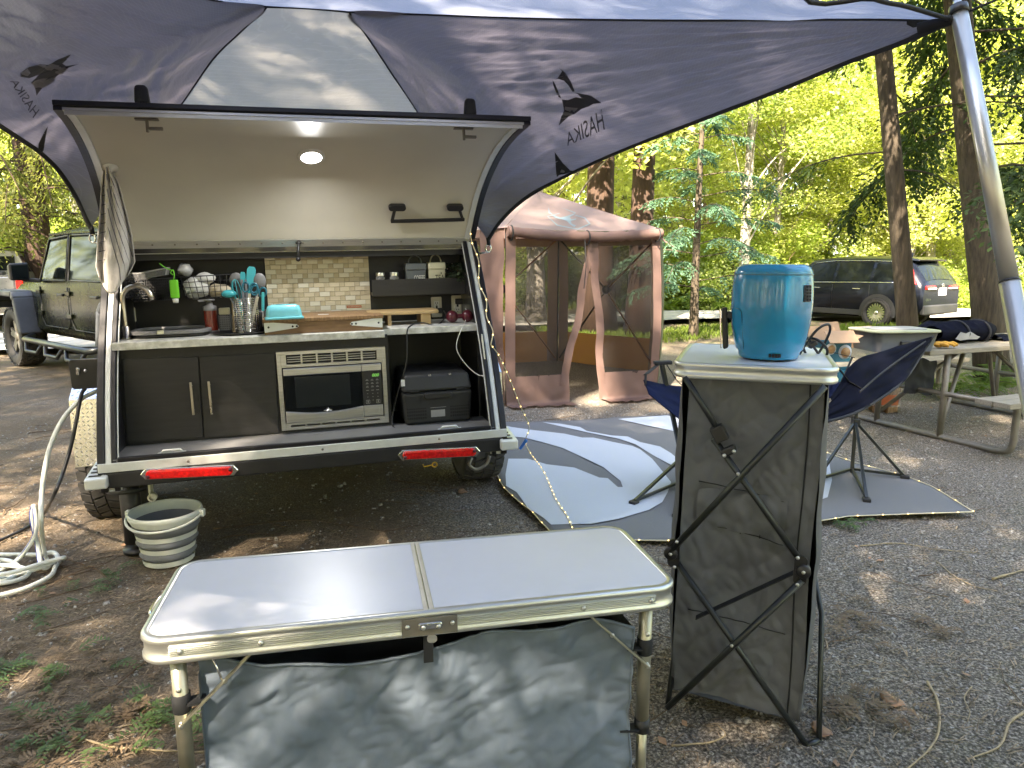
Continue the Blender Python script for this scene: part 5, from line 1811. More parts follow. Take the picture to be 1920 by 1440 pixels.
for s in (-1, 1):
    for i in range(9):
        for k in range(7):
            b.box((s * (fw_ * .31) + (i - 4) * .0118, .0075 + .0006 * (7 - k), .035 + k * .0175), (.0085, .008, .011))
stuff(b.build('grille_slots', mat('grille gap', (.003, .003, .003), .6), fr))
b = MB().box((.0, .0075, .098), (.085, .003, .026))
b.box((-.002, .0085, .058), (.075, .003, .046))
b.build('paper_label', 'printgrey', fr)
MB().box((-fw_ / 2 + .006, .004, lz + .055), (.020, .004, .034)).build('paper_tag', 'printwhite', fr)
b = MB()
for s in (-1, 1):
    b.box((s * fw_ * .33, -.006, lz + .006), (.05, .008, .008))
b.build('latches', 'black', fr, bevel=.002)
# ---- cords
def cord(name, lab, cat, P, r, m, M_=None, n=6, seg=6):
    o = MB().tube(catmull(P, seg), r, n).build(name, m)
    if M_ is not None:
        o.matrix_world = M_
    return tag(o, lab, cat)
cord('black_cable', 'black power cable looping down from counter to portable fridge', 'cable', [TL(832, 583, v=.70), TL(836, 592, v=.52), TL(820, 609, v=.42), TL(790, 605, v=.36), TL(770, 611, v=.29), TL(763, 625, v=.26), TL(762, 680, v=.245), TL(745, 740, v=.25), TL(735, 790, v=.22), TL(745, 806, v=.14), TL(765, 813, v=.08), TL(782, 806, v=.1), TL(800, 812, v=.08), TL(825, 798, v=.14)], .0042, 'black', TM)
cord('white_cable', 'thin white cable hanging over the right counter edge', 'cable', [TL(874, 570, v=.70), TL(873, 600, v=.42), TL(866, 615, v=.262), TL(857, 640, v=.25), TL(858, 660, v=.25), TL(875, 685, v=.24), TL(895, 702, v=.20), TL(913, 706, v=.15)], .0026, 'white', TM)
pg = gthing('power_plug', 'black plug pushed into the left power socket', 'plug', TL(825, 582, v=BV - .02))
MB().box((0, -.006, 0), (.030, .030, .030)).build('plug_body', 'black', pg, bevel=.006)
pg = gthing('power_plug', 'black adapter plugged into the right power socket', 'plug', TL(862, 565, v=BV - .02))
MB().box((0, -.006, 0), (.055, .034, .034)).build('plug_body', 'black', pg, bevel=.006)
# gas strut tie rods at the east side
o = MB().tube([TL(884, 555, v=.45), TL(897, 603, v=.36)], .0045, 8).sphere(TL(897, 605, v=.36), .010, 8).build('gas_strut', 'black', TR)
o = MB().tube([TL(218, 545, v=.40), TL(221, 598, v=.32)], .0045, 8).sphere(TL(221, 600, v=.32), .010, 8).build('gas_strut', 'black', TR)
# ---- towel hanging from the suction hook
tp_ = hk + hk_n * .05 + Vector((.0, 0, -.045))
TY = tp_.y
def towel_c(t):
    """outline of the hanging cloth: left and right borders by height"""
    L = [(196, 312), (190, 350), (187, 400), (183, 450), (180, 500), (186, 520)]
    Rr = [(206, 312), (222, 345), (236, 395), (247, 440), (253, 490), (240, 520)]
    f = t * 5
    i = min(4, int(f))
    a = Vector(L[i]).lerp(Vector(L[i + 1]), f - i)
    c = Vector(Rr[i]).lerp(Vector(Rr[i + 1]), f - i)
    return a, c
def towel_pt(s, t, off=0.0):
    a, c = towel_c(t)
    q = a.lerp(c, s)
    dy = (24 * sin(s * 4.2) + 18 * s) * max(0, t - .84) / .16
    vv = TY + .02 + (.055 * sin(s * 7.5 + .6) * (.25 + t * .75) + .02 * sin(s * 15)) * (1 if 0 < s < 1 else .7) + off - .02 * t
    return TL(q.x, q.y + dy, v=vv)
b = MB().grid(40, 60, lambda s, t: towel_pt(s, t))
twl = b.build('dish_towel', 'towel', solid=.004)
twl.matrix_world = TM
tag(twl, 'pale striped dish towel hanging from a white hook in the hatch', 'towel')
b = MB()
for k in range(7):
    s0 = .40 + k * .14
    P = []
    for j in range(26):
        t = .08 + .9 * j / 25
        s = s0 - .55 + t * .9
        if .30 < s < .97:
            P.append(towel_pt(s, t, -.005))
    if len(P) > 3:
        for u, w_ in zip(P[:-1], P[1:]):
            e = Vector((.0022, 0, 0))
            b.add([u - e, u + e, w_ + e, w_ - e], [(0, 1, 2, 3)])
for k in range(9):
    t = .2 + .07 * k
    u, w_ = towel_pt(.05, t, -.006), towel_pt(.24, t - .004, -.006)
    e = Vector((0, 0, .002))
    b.add([u - e, w_ - e, w_ + e, u + e], [(0, 1, 2, 3)])
stuff(b.build('woven_stripes', 'towel_line', twl))
# ================================================================= CAMP FURNITURE
def on_plane(px, py, P, N):
    r = ray(px, py)
    C0 = Vector((0, 0, CAM_H))
    return C0 + r * ((P - C0).dot(N) / r.dot(N))
def rounded_top(parent, W_, D_, zt, lip, r_, inset, nm='tabletop', m='tabletop', edge='alu', two=False):
    """laminate panel in a rolled aluminium rim"""
    O_ = rrect(W_, D_, r_, 8)
    n = len(O_)
    prof_ = [(0, -lip), (.004, -lip + .004), (.004, -lip + .012), (0, -lip + .016), (0, -.016), (.004, -.012), (.004, -.003), (.0, .001), (-.012, .001), (-.014, -.003)]
    V = []
    for o, z in prof_:
        for x, y in rrect(W_ + 2 * o, D_ + 2 * o, r_ + o, 8):
            V.append((x, y, zt + z))
    k = len(prof_)
    F = [(j * n + i, j * n + (i + 1) % n, (j + 1) * n + (i + 1) % n, (j + 1) * n + i) for j in range(k - 1) for i in range(n)]
    b = MB().add(V, F, True)
    rim = b.build('edge_rim', edge, parent)
    if two:
        for s in (-1, 1):
            P = [(x, y) for x, y in rrect(W_ - .024, D_ - .024, max(.01, r_ - .012), 8)]
            h = [p for p in P if p[0] * s > 0]
            h = sorted(h, key=lambda p: atan2(p[1], p[0] * s))
            h = [(s * .012, -(D_ - .024) / 2)] + h + [(s * .012, (D_ - .024) / 2)]
            MB().prism(h, lambda x, y, d: (x, y, d), zt - .02, zt - .0005).build(nm, m, parent)
    else:
        MB().prism(rrect(W_ - .024, D_ - .024, max(.01, r_ - .012), 8), lambda x, y, d: (x, y, d), zt - .02, zt - .0005).build(nm, m, parent)
    return rim
# ---------------------------------------------------------------- folding table in front
TZ, TWD, TDP = .68, 1.205, .405
ft = thing('folding_table', 'white topped aluminium folding table with grey storage bag in the foreground', 'folding table', (-.228, 1.672, 0), radians(12.4))
M['alu_front'] = mat('ribbed aluminium rim', (0.66, 0.67, 0.63), 0.36, 0.85, var=.08, stretch=(1, 1, 60))
rounded_top(ft, TWD, TDP, TZ, .058, .055, .05, edge='alu_front', two=True)
b = MB()
for s in (-1, 1):
    b.box((s * .0062, 0, TZ - .008), (.0115, TDP - .006, .019))
b.build('centre_joint', 'alu', ft, bevel=.002)
b = MB()
for k in range(5):
    b.box((0, -TDP / 2 - .0012, TZ - .022 - k * .0045), (TWD - .12, .0026, .0016))
b.build('rim_ribs', 'alu_front', ft)
def rivet_row(parent, pts, r_=.0062, ax='y', m='alu', s=-1, name='rivets'):
    b = MB()
    for p in pts:
        b.sphere(p, r_, 10, (1, .55, 1) if ax == 'y' else (.55, 1, 1))
    b.build(name, m, parent)
rivet_row(ft, [(x, -TDP / 2 - .004, TZ - .031) for x in (-.52, -.36, .36, .53)])
pl_ = MB().box((.0, -TDP / 2 - .0065, TZ - .032), (.124, .003, .042)).build('latch_plate', 'galv', ft, bevel=.001)
MB().prism(rrect(.055, .016, .006, 4, 0, TZ - .026), lambda x, z, d: (x, d, z), -TDP / 2 - .020, -TDP / 2 - .008).build('latch_lever', 'chrome', pl_, bevel=.003)
b = MB()
for x in (-.050, -.016, .018, .050):
    b.sphere((x, -TDP / 2 - (.010 if abs(x) > .03 else .020), TZ - .028), .0055, 10, (1, .6, 1))
b.prism(rrect(.022, .018, .008, 4, .004, TZ - .062), lambda x, z, d: (x, d, z), -TDP / 2 - .010, -TDP / 2 - .0065)
b.build('latch_pins', 'alu', pl_)
lx, ly = TWD / 2 - .066, TDP / 2 - .042
M['legtube'] = mat('champagne aluminium tube', (0.44, 0.42, 0.33), 0.38, 0.8, var=.08)
for sx in (-1, 1):
    for sy in (-1, 1):
        x, y = sx * lx, sy * ly
        lg = MB().tube([(x, y, TZ - .05), (x, y, .30)], .0165, 14).build('leg', 'legtube', ft)
        MB().tube([(x, y, .34), (x, y, .018)], .0135, 14).build('inner_leg', 'legtube', lg)
        MB().lathe([(0, 0), (.02, 0), (.02, .022), (.014, .03)], (x, y, 0), n=14).build('foot', 'black', lg)
        if sy < 0:
            b = MB()
            for z in (TZ - .135, TZ - .215):
                b.sphere((x, y - .016, z), .0065, 8, (1, .6, 1))
            b.build('rivets', 'alu', lg)
            MB().lathe([(.0175, -.022), (.0195, -.02), (.0195, .02), (.0175, .022)], (x, y, TZ - .172), n=14).build('strap', 'webbing', lg)
            MB().lathe([(.0150, -.018), (.0195, -.017), (.0195, .017), (.015, .018)], (x, y, .29), n=14).build('leg_collar', 'black', lg)
            MB().bar((x - sx * .012, y - .004, TZ - .172), (x - sx * .05, y + .004, TZ - .172), .004, .036, (0, 1, 0)).build('strap_loop', 'webbing', lg)
            MB().bar((x - sx * .012, y - .004, .285), (x - sx * .06, y + .004, .285), .004, .032, (0, 1, 0)).build('strap_loop', 'webbing', lg)
        br = MB().bar((x, y - .021 * (1 if sy < 0 else -1), TZ - .215), (x - sx * .155, y - .021 * (1 if sy < 0 else -1), TZ - .062), .004, .017, (0, 1, 0)).build('brace', 'legtube', ft, bevel=.001)
        if sy < 0:
            b = MB()
            for t in (.0, .62):
                b.sphere(Vector((x, y - .026, TZ - .215)).lerp(Vector((x - sx * .155, y - .026, TZ - .062)), t), .006, 8, (1, .6, 1))
            b.build('rivets', 'alu', br)
# bag
BX, BY = TWD / 2 - .105, TDP / 2 - .036
def bag_front(u, v):
    x = (u - .5) * 2 * BX
    top = TZ - .073 - .040 * sin(pi * min(1, u * 1.55)) * (1 if u < .62 else .0) - .018 * sin(pi * u) + .014 * nz(u * 7, 1.7) - (.03 if u > .9 else 0) * (u - .9) * 10
    bot = .155 + .012 * nz(u * 5, 4)
    z = top + (bot - top) * v
    a = .55 if u < .6 else 1
    q = x * .82 + z * .57
    pq_ = -x * .57 + z * .82
    y = -BY + .015 * crease(q * 3.0, pq_ * 9, .3) * (.35 + .65 * sin(pi * v)) + .009 * crease(q * 8, pq_ * 17, 2) * sin(pi * min(1, v * 2 + .1)) + .004 * crease(q * 22, pq_ * 30, 8) + .024 * nz(x * 3, z * 3, 5)
    if u > .55:
        q2 = x * .62 - z * .78
        y += -.022 * (u - .55) * 2 * crease(q2 * 7.5, (x * .78 + z * .62) * 1.2, 7)
    return (x, y - .004, z)
bg_ = MB().grid(150, 90, bag_front).build('storage_bag', 'bagfab', ft)
hp_ = [Vector(bag_front(i / 80, 0.0)) + Vector((0, -.002, 0)) for i in range(81)]
MB().tube(hp_, .0038, 6).build('top_hem', 'bagfab', bg_)
MB().tube([Vector(bag_front(1.0, i / 40)) for i in range(41)], .0032, 6).build('side_hem', 'bagfab', bg_)
M['bagin'] = mat('dark bag lining', (0.12, 0.13, 0.135), .7)
b = MB()
b.grid(30, 10, lambda u, v: ((u - .5) * 2 * BX, BY - .02 + .012 * nz(u * 6, v * 3), TZ - .085 - .43 * v))
b.grid(12, 10, lambda u, v: (-BX, -BY + (2 * BY - .02) * u, TZ - .11 - .41 * v + .02 * nz(u * 3, 1)))
b.grid(12, 10, lambda u, v: (BX, -BY + (2 * BY - .02) * u, TZ - .11 - .41 * v + .02 * nz(u * 3, 2)))
b.grid(20, 6, lambda u, v: ((u - .5) * 1.96 * BX, -BY + .07 + (2 * BY - .09) * v, .17))
b.grid(20, 6, lambda u, v: ((u - .5) * 1.96 * BX, -BY + .07 + (2 * BY - .09) * v, .38 + .006 * nz(u * 5, v * 5)))
b.build('bag_lining', 'bagin', bg_)
for x in (-.002,):
    MB().box((x, -BY - .012, TZ - .10), (.022, .004, .075)).build('hanging_tab', 'webbing', ft)
MB().tube(catmull([(-BX + .02, -BY + .03, TZ - .055), (-BX + .028, -BY + .005, TZ - .07), (-BX + .04, -BY - .012, TZ - .085), (-BX + .05, -BY - .014, TZ - .12)], 4), .0025, 6).build('hook', 'chrome', ft)
# carrying handle on the west end
MB().tube(catmull([(-TWD / 2 - .004, .09, TZ - .035), (-TWD / 2 - .022, .075, TZ - .035), (-TWD / 2 - .024, -.005, TZ - .035), (-TWD / 2 - .004, -.02, TZ - .035)], 5), .006, 8).build('carry_handle', 'chrome', ft)
# pan on the shelf of the bag
wp = ft.matrix_world if False else Matrix.Translation((-.228, 1.672, 0)) @ Matrix.Rotation(radians(12.4), 4, 'Z')
q = wp @ Vector((.16, .02, .388))
pn = thing('black_pan', 'round black pan lying inside the grey storage bag', 'pan', q)
MB().lathe([(0, .004), (.10, .004), (.128, .012), (.140, .10), (.146, .11), (.136, .108), (.122, .02), (0, .014)], n=36).build('pan_body', 'black', pn)
MB().lathe([(0, .02), (.07, .018), (.09, .017)], n=30).build('pan_base', 'rubber', pn)

# ---------------------------------------------------------------- tall folding cabinet
CT = 1.157
cr_ = radians(-19)
c0_ = Vector((.503, 2.093, 0))
tc_ = thing('camp_cabinet', 'tall grey fabric folding cabinet with white top and crossed metal struts', 'camp cabinet', c0_, cr_)
CM_ = Matrix.Translation(c0_) @ Matrix.Rotation(cr_, 4, 'Z')
CW_, CD_ = .412, .47
tp = bpy.data.objects.new('table_top', None)
COL.objects.link(tp)
bpy.data.objects.remove(tp)
class Off:
    pass
def shifted(b, dx, dy):
    b.v = [(x + dx, y + dy, z) for x, y, z in b.v]
    return b
_mb_build = MB.build
off = (CW_ / 2, CD_ / 2)
def build_off(self, *a, **k):
    shifted(self, *off)
    return _mb_build(self, *a, **k)
MB.build = build_off
rounded_top(tc_, CW_ + .036, CD_ + .05, CT, .046, .05, .05, edge='alu_front')
MB.build = _mb_build
def cab_l(px, py, y=-.022):
    n_ = CM_.to_3x3() @ Vector((0, 1, 0))
    p = on_plane(px, py, CM_ @ Vector((0, y, 0)), n_)
    return CM_.inverted() @ p
def cab_front(u, v):
    """v from top to bottom"""
    z = CT - .055 - (CT - .125) * v
    xl, xr = .026 - .020 * v, CW_ - .012 + .004 * sin(v * 9)
    x = xl + (xr - xl) * u
    y = .024 + .022 * nz(x * 5, z * 3, 1) * sin(pi * u) + .020 * crease(x * 4 + z * 3, z * 3.2 - x * 2, 2) * sin(pi * u) + .010 * crease(x * 12 - z * 9, z * 6, 4) * sin(pi * u) ** .5 + .004 * crease(x * 25 + z * 8, z * 19, 6) + .010 * sin(pi * v) * sin(pi * u)
    return (x, y, z - .028 * u * v * v)
fb_ = MB().grid(60, 140, cab_front).build('front_cloth', 'cabfab', tc_)
def cab_side(xc, sg):
    def fn(u, v):
        z = CT - .055 - (CT - .125) * v
        y = .02 + (CD_ - .03) * u
        x = xc + sg * (.030 * sin(pi * min(1, u * 1.4)) * (.5 + .5 * sin(pi * v)) + .006 * crease(y * 5, z * 5, 3) + .010 * nz(y * 6, z * 4, 6))
        return (x, y, z - .028 * v * v * (1 if sg > 0 else 0))
    return fn
M['cabside'] = mat('grey polyester side', (0.085, 0.088, 0.088), .6, var=.08, bump=.1, bscale=350)
MB().grid(20, 80, cab_side(CW_ - .010, 1)).build('side_cloth', 'cabside', tc_)
MB().grid(20, 80, cab_side(.012, -1)).build('side_cloth', 'cabside', tc_)
MB().grid(20, 40, lambda u, v: (.012 + (CW_ - .022) * u, CD_ - .02, CT - .055 - (CT - .125) * v)).build('back_cloth', 'cabfab', tc_)
MB().grid(8, 8, lambda u, v: (.014 + (CW_ - .026) * u, .025 + (CD_ - .05) * v, .075 - .03 * u)).build('bottom_cloth', 'cabfab', tc_)
# seams and pockets
def seam(u0, v0, u1, v1, r_=.0016, nm='seam'):
    return MB().tube([Vector(cab_front(u0 + (u1 - u0) * i / 24, v0 + (v1 - v0) * i / 24)) - Vector((0, .0045, 0)) for i in range(25)], r_, 5).build(nm, 'webbing', fb_)
seam(.90, .0, .905, 1.0, .0026, 'zip_line')
seam(.12, .31, .80, .345)
seam(.12, .44, .80, .475)
seam(.47, .345, .47, .465)
seam(.62, .335, .62, .47)
seam(.28, .33, .28, .45)
seam(.10, .72, .85, .745)
pk = MB().grid(40, 14, lambda u, v: tuple(Vector(cab_front(.12 + .68 * u, .335 + .125 * v)) - Vector((0, .006 + .010 * sin(pi * v) * abs(sin(pi * (.15 + u * 3))) + .004 * nz(u * 9, v * 5), -.006 * sin(pi * u * 3) * (1 - v)))))
pk.build('pocket', 'cabfab', fb_)
# struts of the front face, surveyed on its plane
tubes = [((1284, 706), (1350, 812), .0, .0095), ((1338, 822), (1508, 1062), .0, .0095), ((1546, 722), (1258, 1030), -.018, .0098), ((1262, 1044), (1512, 1398), .0, .0095), ((1503, 1084), (1252, 1322), -.016, .0098)]
for p, q, dy, r_ in tubes:
    a, c = cab_l(*p), cab_l(*q)
    a.y += dy
    c.y += dy
    MB().tube([a, a.lerp(c, .5), c], r_, 10).build('strut', 'gunmetal', tc_)
# mirrored on the other three faces
for (xa, za), (xb, zb) in (((.02, 1.09), (CW_ - .02, .63)), ((CW_ - .02, 1.09), (.02, .63)), ((.02, .62), (CW_ - .02, .02)), ((CW_ - .02, .62), (.02, .02))):
    MB().tube([(xa, CD_ + .018, za), (xb, CD_ + .018, zb)], .0095, 8).build('strut', 'gunmetal', tc_)
fr_ = cab_l(1512, 1398)
lb_ = cab_l(1252, 1322)
for x in (.05, CW_ - .05):
    for (ya, za), (yb, zb) in (((.09, .63), (CD_, 1.09)), ((CD_, .63), (.09, 1.09)), ((CD_, .02), (.09, .62))):
        MB().tube([(x, ya, za), (x, yb, zb)], .0085, 8).build('strut', 'gunmetal', tc_)
MB().tube([(CW_ + .045, .0, max(.012, fr_.z)), (CW_ + .052, CD_ * .55, .30), (CW_ - .02, CD_, .60)], .0085, 8).build('strut', 'gunmetal', tc_)
MB().tube([lb_, (.03, CD_ * .9, .60)], .0085, 8).build('strut', 'gunmetal', tc_)
b = MB().tube([fr_, Vector((CW_ + .045, .0, max(.012, fr_.z)))], .0095, 8)
b.build('foot_bend', 'gunmetal', tc_)
# hinge joints, latch, rivets, strap
def joint(p, dx, nm='hinge_joint'):
    c = cab_l(*p, y=-.034)
    b = MB().lathe([(0, -.014), (.018, -.014), (.021, -.010), (.021, .010), (0, .010)], c, 'y', 16)
    o = b.build(nm, 'black', tc_)
    b = MB()
    for e in ((0, 0), (.018, -.052 * 0 + .042), (.014, -.040)):
        b.sphere(c + Vector((dx * e[0], -.014, e[1])), .0058, 8, (1, .6, 1))
    b.build('rivets', 'alu', o)
    b = MB()
    b.prism(rrect(.036, .09, .016, 4, c.x + dx * .008, c.z), lambda x, z, d: (x, d, z), c.y - .004, c.y + .004)
    b.build('hinge_plate', 'black', o)
joint((1258, 1036), 1)
joint((1506, 1070), -1)
a = cab_l(1345, 806, y=-.026)
c = cab_l(1362, 838, y=-.026)
d_ = (c - a).normalized()
b = MB().bar(a - d_ * .012, a + d_ * .036, .040, .032, (0, 1, 0))
lt = b.build('slide_lock', 'black', tc_, bevel=.004)
MB().bar(c + d_ * .0, c + d_ * .026, .046, .026, (0, 1, 0)).build('lock_bracket', 'black', lt, bevel=.006)
b = MB()
e_ = Vector((-d_.z, 0, d_.x)) * .015
for s in (-1, 1):
    b.sphere(c + d_ * .018 + e_ * s + Vector((0, -.014, 0)), .0062, 8, (1, .6, 1))
b.build('rivets', 'alu', lt)
b = MB()
for p in ((1384, 889), (1372, 1211)):
    b.sphere(cab_l(*p, y=-.046), .006, 8, (1, .6, 1))
b.build('cross_rivets', 'alu', tc_)
a, c = cab_l(1500, 1068, y=-.012), cab_l(1305, 1158, y=-.008)
MB().bar(a, c, .003, .028, (0, 1, 0)).build('strap', 'webbing', tc_)

# ---------------------------------------------------------------- air fryer
fp_ = at_z(1440, 672, CT)
af = thing('air_fryer', 'glossy teal barrel shaped air fryer seen from behind on the tall cabinet', 'air fryer', fp_ + Vector((0, 0, .002)), radians(-24))
af.scale = (1.0, 1.0, 1.03)
M['fryer_slot'] = mat('vent black', (.005, .005, .005), .6)
fr0 = .117
FS = 1.06
prf = [(0, .004), (.086, .004), (.088, .012), (.090, .022), (.098, .030), (.106, .06), (.113, .10), (.1165, .15), (.1165, .19), (.1140, .225), (.1120, .243), (.1112, .2455), (.1118, .247), (.1095, .256), (.104, .266), (.096, .2725), (.086, .2745), (0, .2755)]
b = MB().lathe(prf, n=64, sx=1.0, sy=.98)
b.build('shell', 'fryer', af)
MB().lathe([(.1128, .2440), (.1130, .2455), (.1126, .2470)], n=64, sy=.98).build('lid_seam', 'teal_dark', af)
b = MB()
for k in range(4):
    a = -pi / 2 + .12 + k * .10
    b.box((.0905 * cos(a), .089 * sin(a), .017), (.007, .007, .010), Matrix.Rotation(a + pi / 2, 3, 'Z'))
b.build('base_slots', 'fryer_slot', af)
MB().lathe([(0, -.001), (.075, -.001), (.075, .006), (0, .006)], n=40).build('feet_ring', 'black', af)
def on_shell(a, z, off=0.0):
    r_ = np.interp(z, [q[1] for q in prf[2:11]], [q[0] for q in prf[2:11]]) + off
    return Vector((r_ * cos(a), r_ * .98 * sin(a), z))
# vent grid
va = radians(-90 + 24 + 36)
b = MB()
b.add([on_shell(va + i * .036, z, .0008) for z in (.172, .216) for i in (-4, -2, 0, 2, 4)], [(i, i + 1, i + 6, i + 5) for i in range(4)])
vt = b.build('vent', 'fryer_slot', af)
b = MB()
for i in (-4, 0, 4):
    b.tube([on_shell(va + i * .036, .172, .0015), on_shell(va + i * .036, .216, .0015)], .0016, 5)
for k in range(6):
    b.tube([on_shell(va + i * .036, .172 + .0088 * k, .0015) for i in (-4, -2, 0, 2, 4)], .0016, 5)
b.build('vent_bars', 'black', vt)
# drawer outline and handle on the west side
ha = radians(180 + 24 - 12)
dd = [on_shell(ha + da, z, .0006) for da, z in [(.62, .03), (.66, .05), (.66, .125), (.62, .142), (.5, .148), (0, .148), (-.5, .148), (-.66, .14), (-.7, .05)]]
MB().tube(catmull(dd, 4), .0012, 5).build('drawer_seam', 'teal_dark', af)
hd = Vector((cos(ha), sin(ha), 0))
hp0 = on_shell(ha, .122, -.004)
b = MB()
up = Vector((0, 0, 1))
sd_ = Vector((-sin(ha), cos(ha), 0))
hb_ = hd * .128
b.hexa([hb_ + hd * (-.010) - sd_ * .011 + up * .028, hb_ + hd * .006 - sd_ * .011 + up * .022, hb_ + hd * .006 + sd_ * .011 + up * .022, hb_ + hd * (-.010) + sd_ * .011 + up * .028,
        hb_ + hd * .000 - sd_ * .013 + up * .150, hb_ + hd * .016 - sd_ * .013 + up * .146, hb_ + hd * .016 + sd_ * .013 + up * .146, hb_ + hd * .000 + sd_ * .013 + up * .150])
hn = b.build('drawer_handle', 'black', af, bevel=.006, seg=3)
b = MB().bar(hp0, hb_ + up * .128, .022, .022)
b.build('handle_neck', 'black', hn, bevel=.004)
MB().bar(hb_ + hd * .0125 + up * .026, hb_ + hd * .0205 + up * .143, .015, .003, hd).build('handle_trim', 'chrome', hn)
# cord, tied up
ca = radians(-90 + 24 + 44)
cw0 = on_shell(ca, .016, -.006)
RM = Matrix.Rotation(radians(-24), 3, 'Z')
def fry_l(px, py, y):
    p = at_y(px, py, y)
    return RM.inverted() @ (p - fp_)
cp_ = [cw0, fry_l(1497, 668, 2.24), fry_l(1512, 645, 2.23), fry_l(1533, 620, 2.22), fry_l(1552, 611, 2.23), fry_l(1556, 622, 2.25), fry_l(1546, 645, 2.28), fry_l(1530, 668, 2.30), fry_l(1514, 668, 2.30), fry_l(1506, 650, 2.27), fry_l(1514, 636, 2.25), fry_l(1534, 640, 2.22), fry_l(1550, 655, 2.22), fry_l(1549, 670, 2.23), fry_l(1540, 676, 2.25), fry_l(1534, 664, 2.27), fry_l(1524, 650, 2.26), fry_l(1518, 640, 2.25)]
kd = MB().tube(catmull(cp_, 6), .0042, 8).build('cord', 'black', af)
b = MB().bar(fry_l(1516, 652, 2.215), fry_l(1530, 643, 2.215), .022, .016)
b.build('plug', 'black', kd, bevel=.004)
MB().tube([fry_l(1510, 636, 2.22) + Vector((.010 * cos(t), 0, .010 * sin(t))) for t in np.linspace(0, 5.5, 14)], .0012, 5).build('twist_tie', 'stick', kd)

# ---------------------------------------------------------------- collapsible bucket
bp_ = at_z(318, 1052)
bk = thing('bucket', 'white and grey banded collapsible bucket on the dirt', 'bucket', bp_ + Vector((0, 0, .012)), .3)
RT = 65 / FPX * 3.36
bh_ = .255
bands = [(.66, 0, 'bucketwhite'), (.68, .10, 'silicone'), (.71, .26, 'bucketwhite'), (.745, .36, 'silicone'), (.785, .51, 'bucketwhite'), (.82, .61, 'silicone'), (.88, .80, 'bucketwhite')]
for i, (r0, f0, m_) in enumerate(bands):
    r1, f1 = (bands[i + 1][0], bands[i + 1][1]) if i + 1 < len(bands) else (.96, .90)
    bul = .014 if m_ == 'silicone' else .0
    lip = .006 if m_ == 'bucketwhite' else 0
    z0, z1 = bh_ * f0, bh_ * f1
    MB().lathe([(RT * r0 + lip, z0), (RT * (r0 + r1) / 2 + bul + lip, (z0 + z1) / 2), (RT * r1 + lip, z1)], n=44).build('band', m_, bk)
MB().lathe([(RT * .96, bh_ * .88), (RT * 1.0, bh_ * .90), (RT * 1.015, bh_ * .96), (RT, bh_), (RT * .95, bh_), (RT * .935, bh_ * .96), (RT * .90, bh_ * .80)], n=48).build('rim', 'bucketwhite', bk)
MB().lathe([(RT * .88, bh_ * .8), (RT * .70, bh_ * .2), (0, bh_ * .18)], n=40).build('inner_wall', 'silicone', bk)
MB().lathe([(0, 0), (RT * .66, 0)], n=40).build('bottom', 'bucketwhite', bk)
b = MB()
for a in (-.25, pi - .25):
    b.box((RT * 1.03 * cos(a), RT * 1.03 * sin(a), bh_ * .92), (.035, .03, .035), Matrix.Rotation(a, 3, 'Z'))
b.build('handle_ears', 'bucketwhite', bk, bevel=.005)
P = []
for k in range(25):
    t = pi * k / 24
    q = Vector((RT * 1.05 * cos(t), -RT * 1.04 * sin(t), bh_ * .92 - .035 * sin(t)))
    P.append(Matrix.Rotation(-.25, 3, 'Z') @ q)
MB().tube(P, .006, 8).build('bail_handle', 'bucketwhite', bk)

# ---------------------------------------------------------------- hose and black supply cable
def gz(px, py, h=.016):
    p = at_z(px, py, h)
    return p
hy = 3.32
H_ = [TL(182, 733, v=.33), TL(150, 750, v=.28), TL(118, 786, v=.22), TL(96, 832, v=.16), TL(84, 880, v=.10), TL(78, 930, v=.04), TL(77, 985, v=-.02)]
H_ = [TM @ q for q in H_] + [gz(84, 1040, .05), gz(92, 1060, .02), gz(78, 1062, .03), at_y(70, 1020, 3.25), at_y(60, 972, 3.27), at_y(62, 950, 3.27), at_y(66, 957, 3.27), at_y(66, 1000, 3.24), gz(40, 1042, .06), gz(8, 1066, .02), gz(-50, 1090), gz(-90, 1070), gz(-40, 1042), gz(20, 1040, .03), gz(70, 1040, .03), gz(100, 1036, .04), gz(106, 1050, .03), gz(70, 1066, .03), gz(10, 1082), gz(-60, 1100), gz(-60, 1050), gz(5, 1050, .03), gz(30, 1058, .03), gz(34, 1072, .02), gz(5, 1090), gz(-40, 1080), gz(-30, 1060, .03), gz(30, 1062, .04), gz(54, 1072, .02), gz(40, 1085), gz(0, 1094), gz(-60, 1094), gz(-70, 1082, .03), gz(10, 1076, .05), gz(80, 1056, .05), gz(119, 1046, .05), gz(112, 1052, .02), gz(104, 1062), gz(94, 1080), gz(50, 1102), gz(0, 1116), gz(-60, 1126)]
hs = MB().tube(catmull(H_, 8), .0105, 10).build('water_hose', 'hose')
tag(hs, 'white water hose looping down from the trailer into coils on the ground', 'hose')
HH = catmull(H_, 8)
MB().tube([p + Vector((-.004, -.0088, .001)) for p in HH[56:132]], .0026, 5).build('blue_stripe', 'hose_blue', hs)
Cb = [TM @ TL(160, 728, v=.30), TM @ TL(152, 742, v=.27), TM @ TL(143, 790, v=.22), TM @ TL(132, 840, v=.18), TM @ TL(118, 885, v=.12), TM @ TL(100, 930, v=.06), gz(80, 965, .02), gz(52, 988, .014), gz(20, 1004, .014), gz(-40, 1030, .014)]
tag(MB().tube(catmull(Cb, 8), .0085, 8).build('power_cable', 'black'), 'thick black supply cable running from the trailer to the left edge', 'cable')

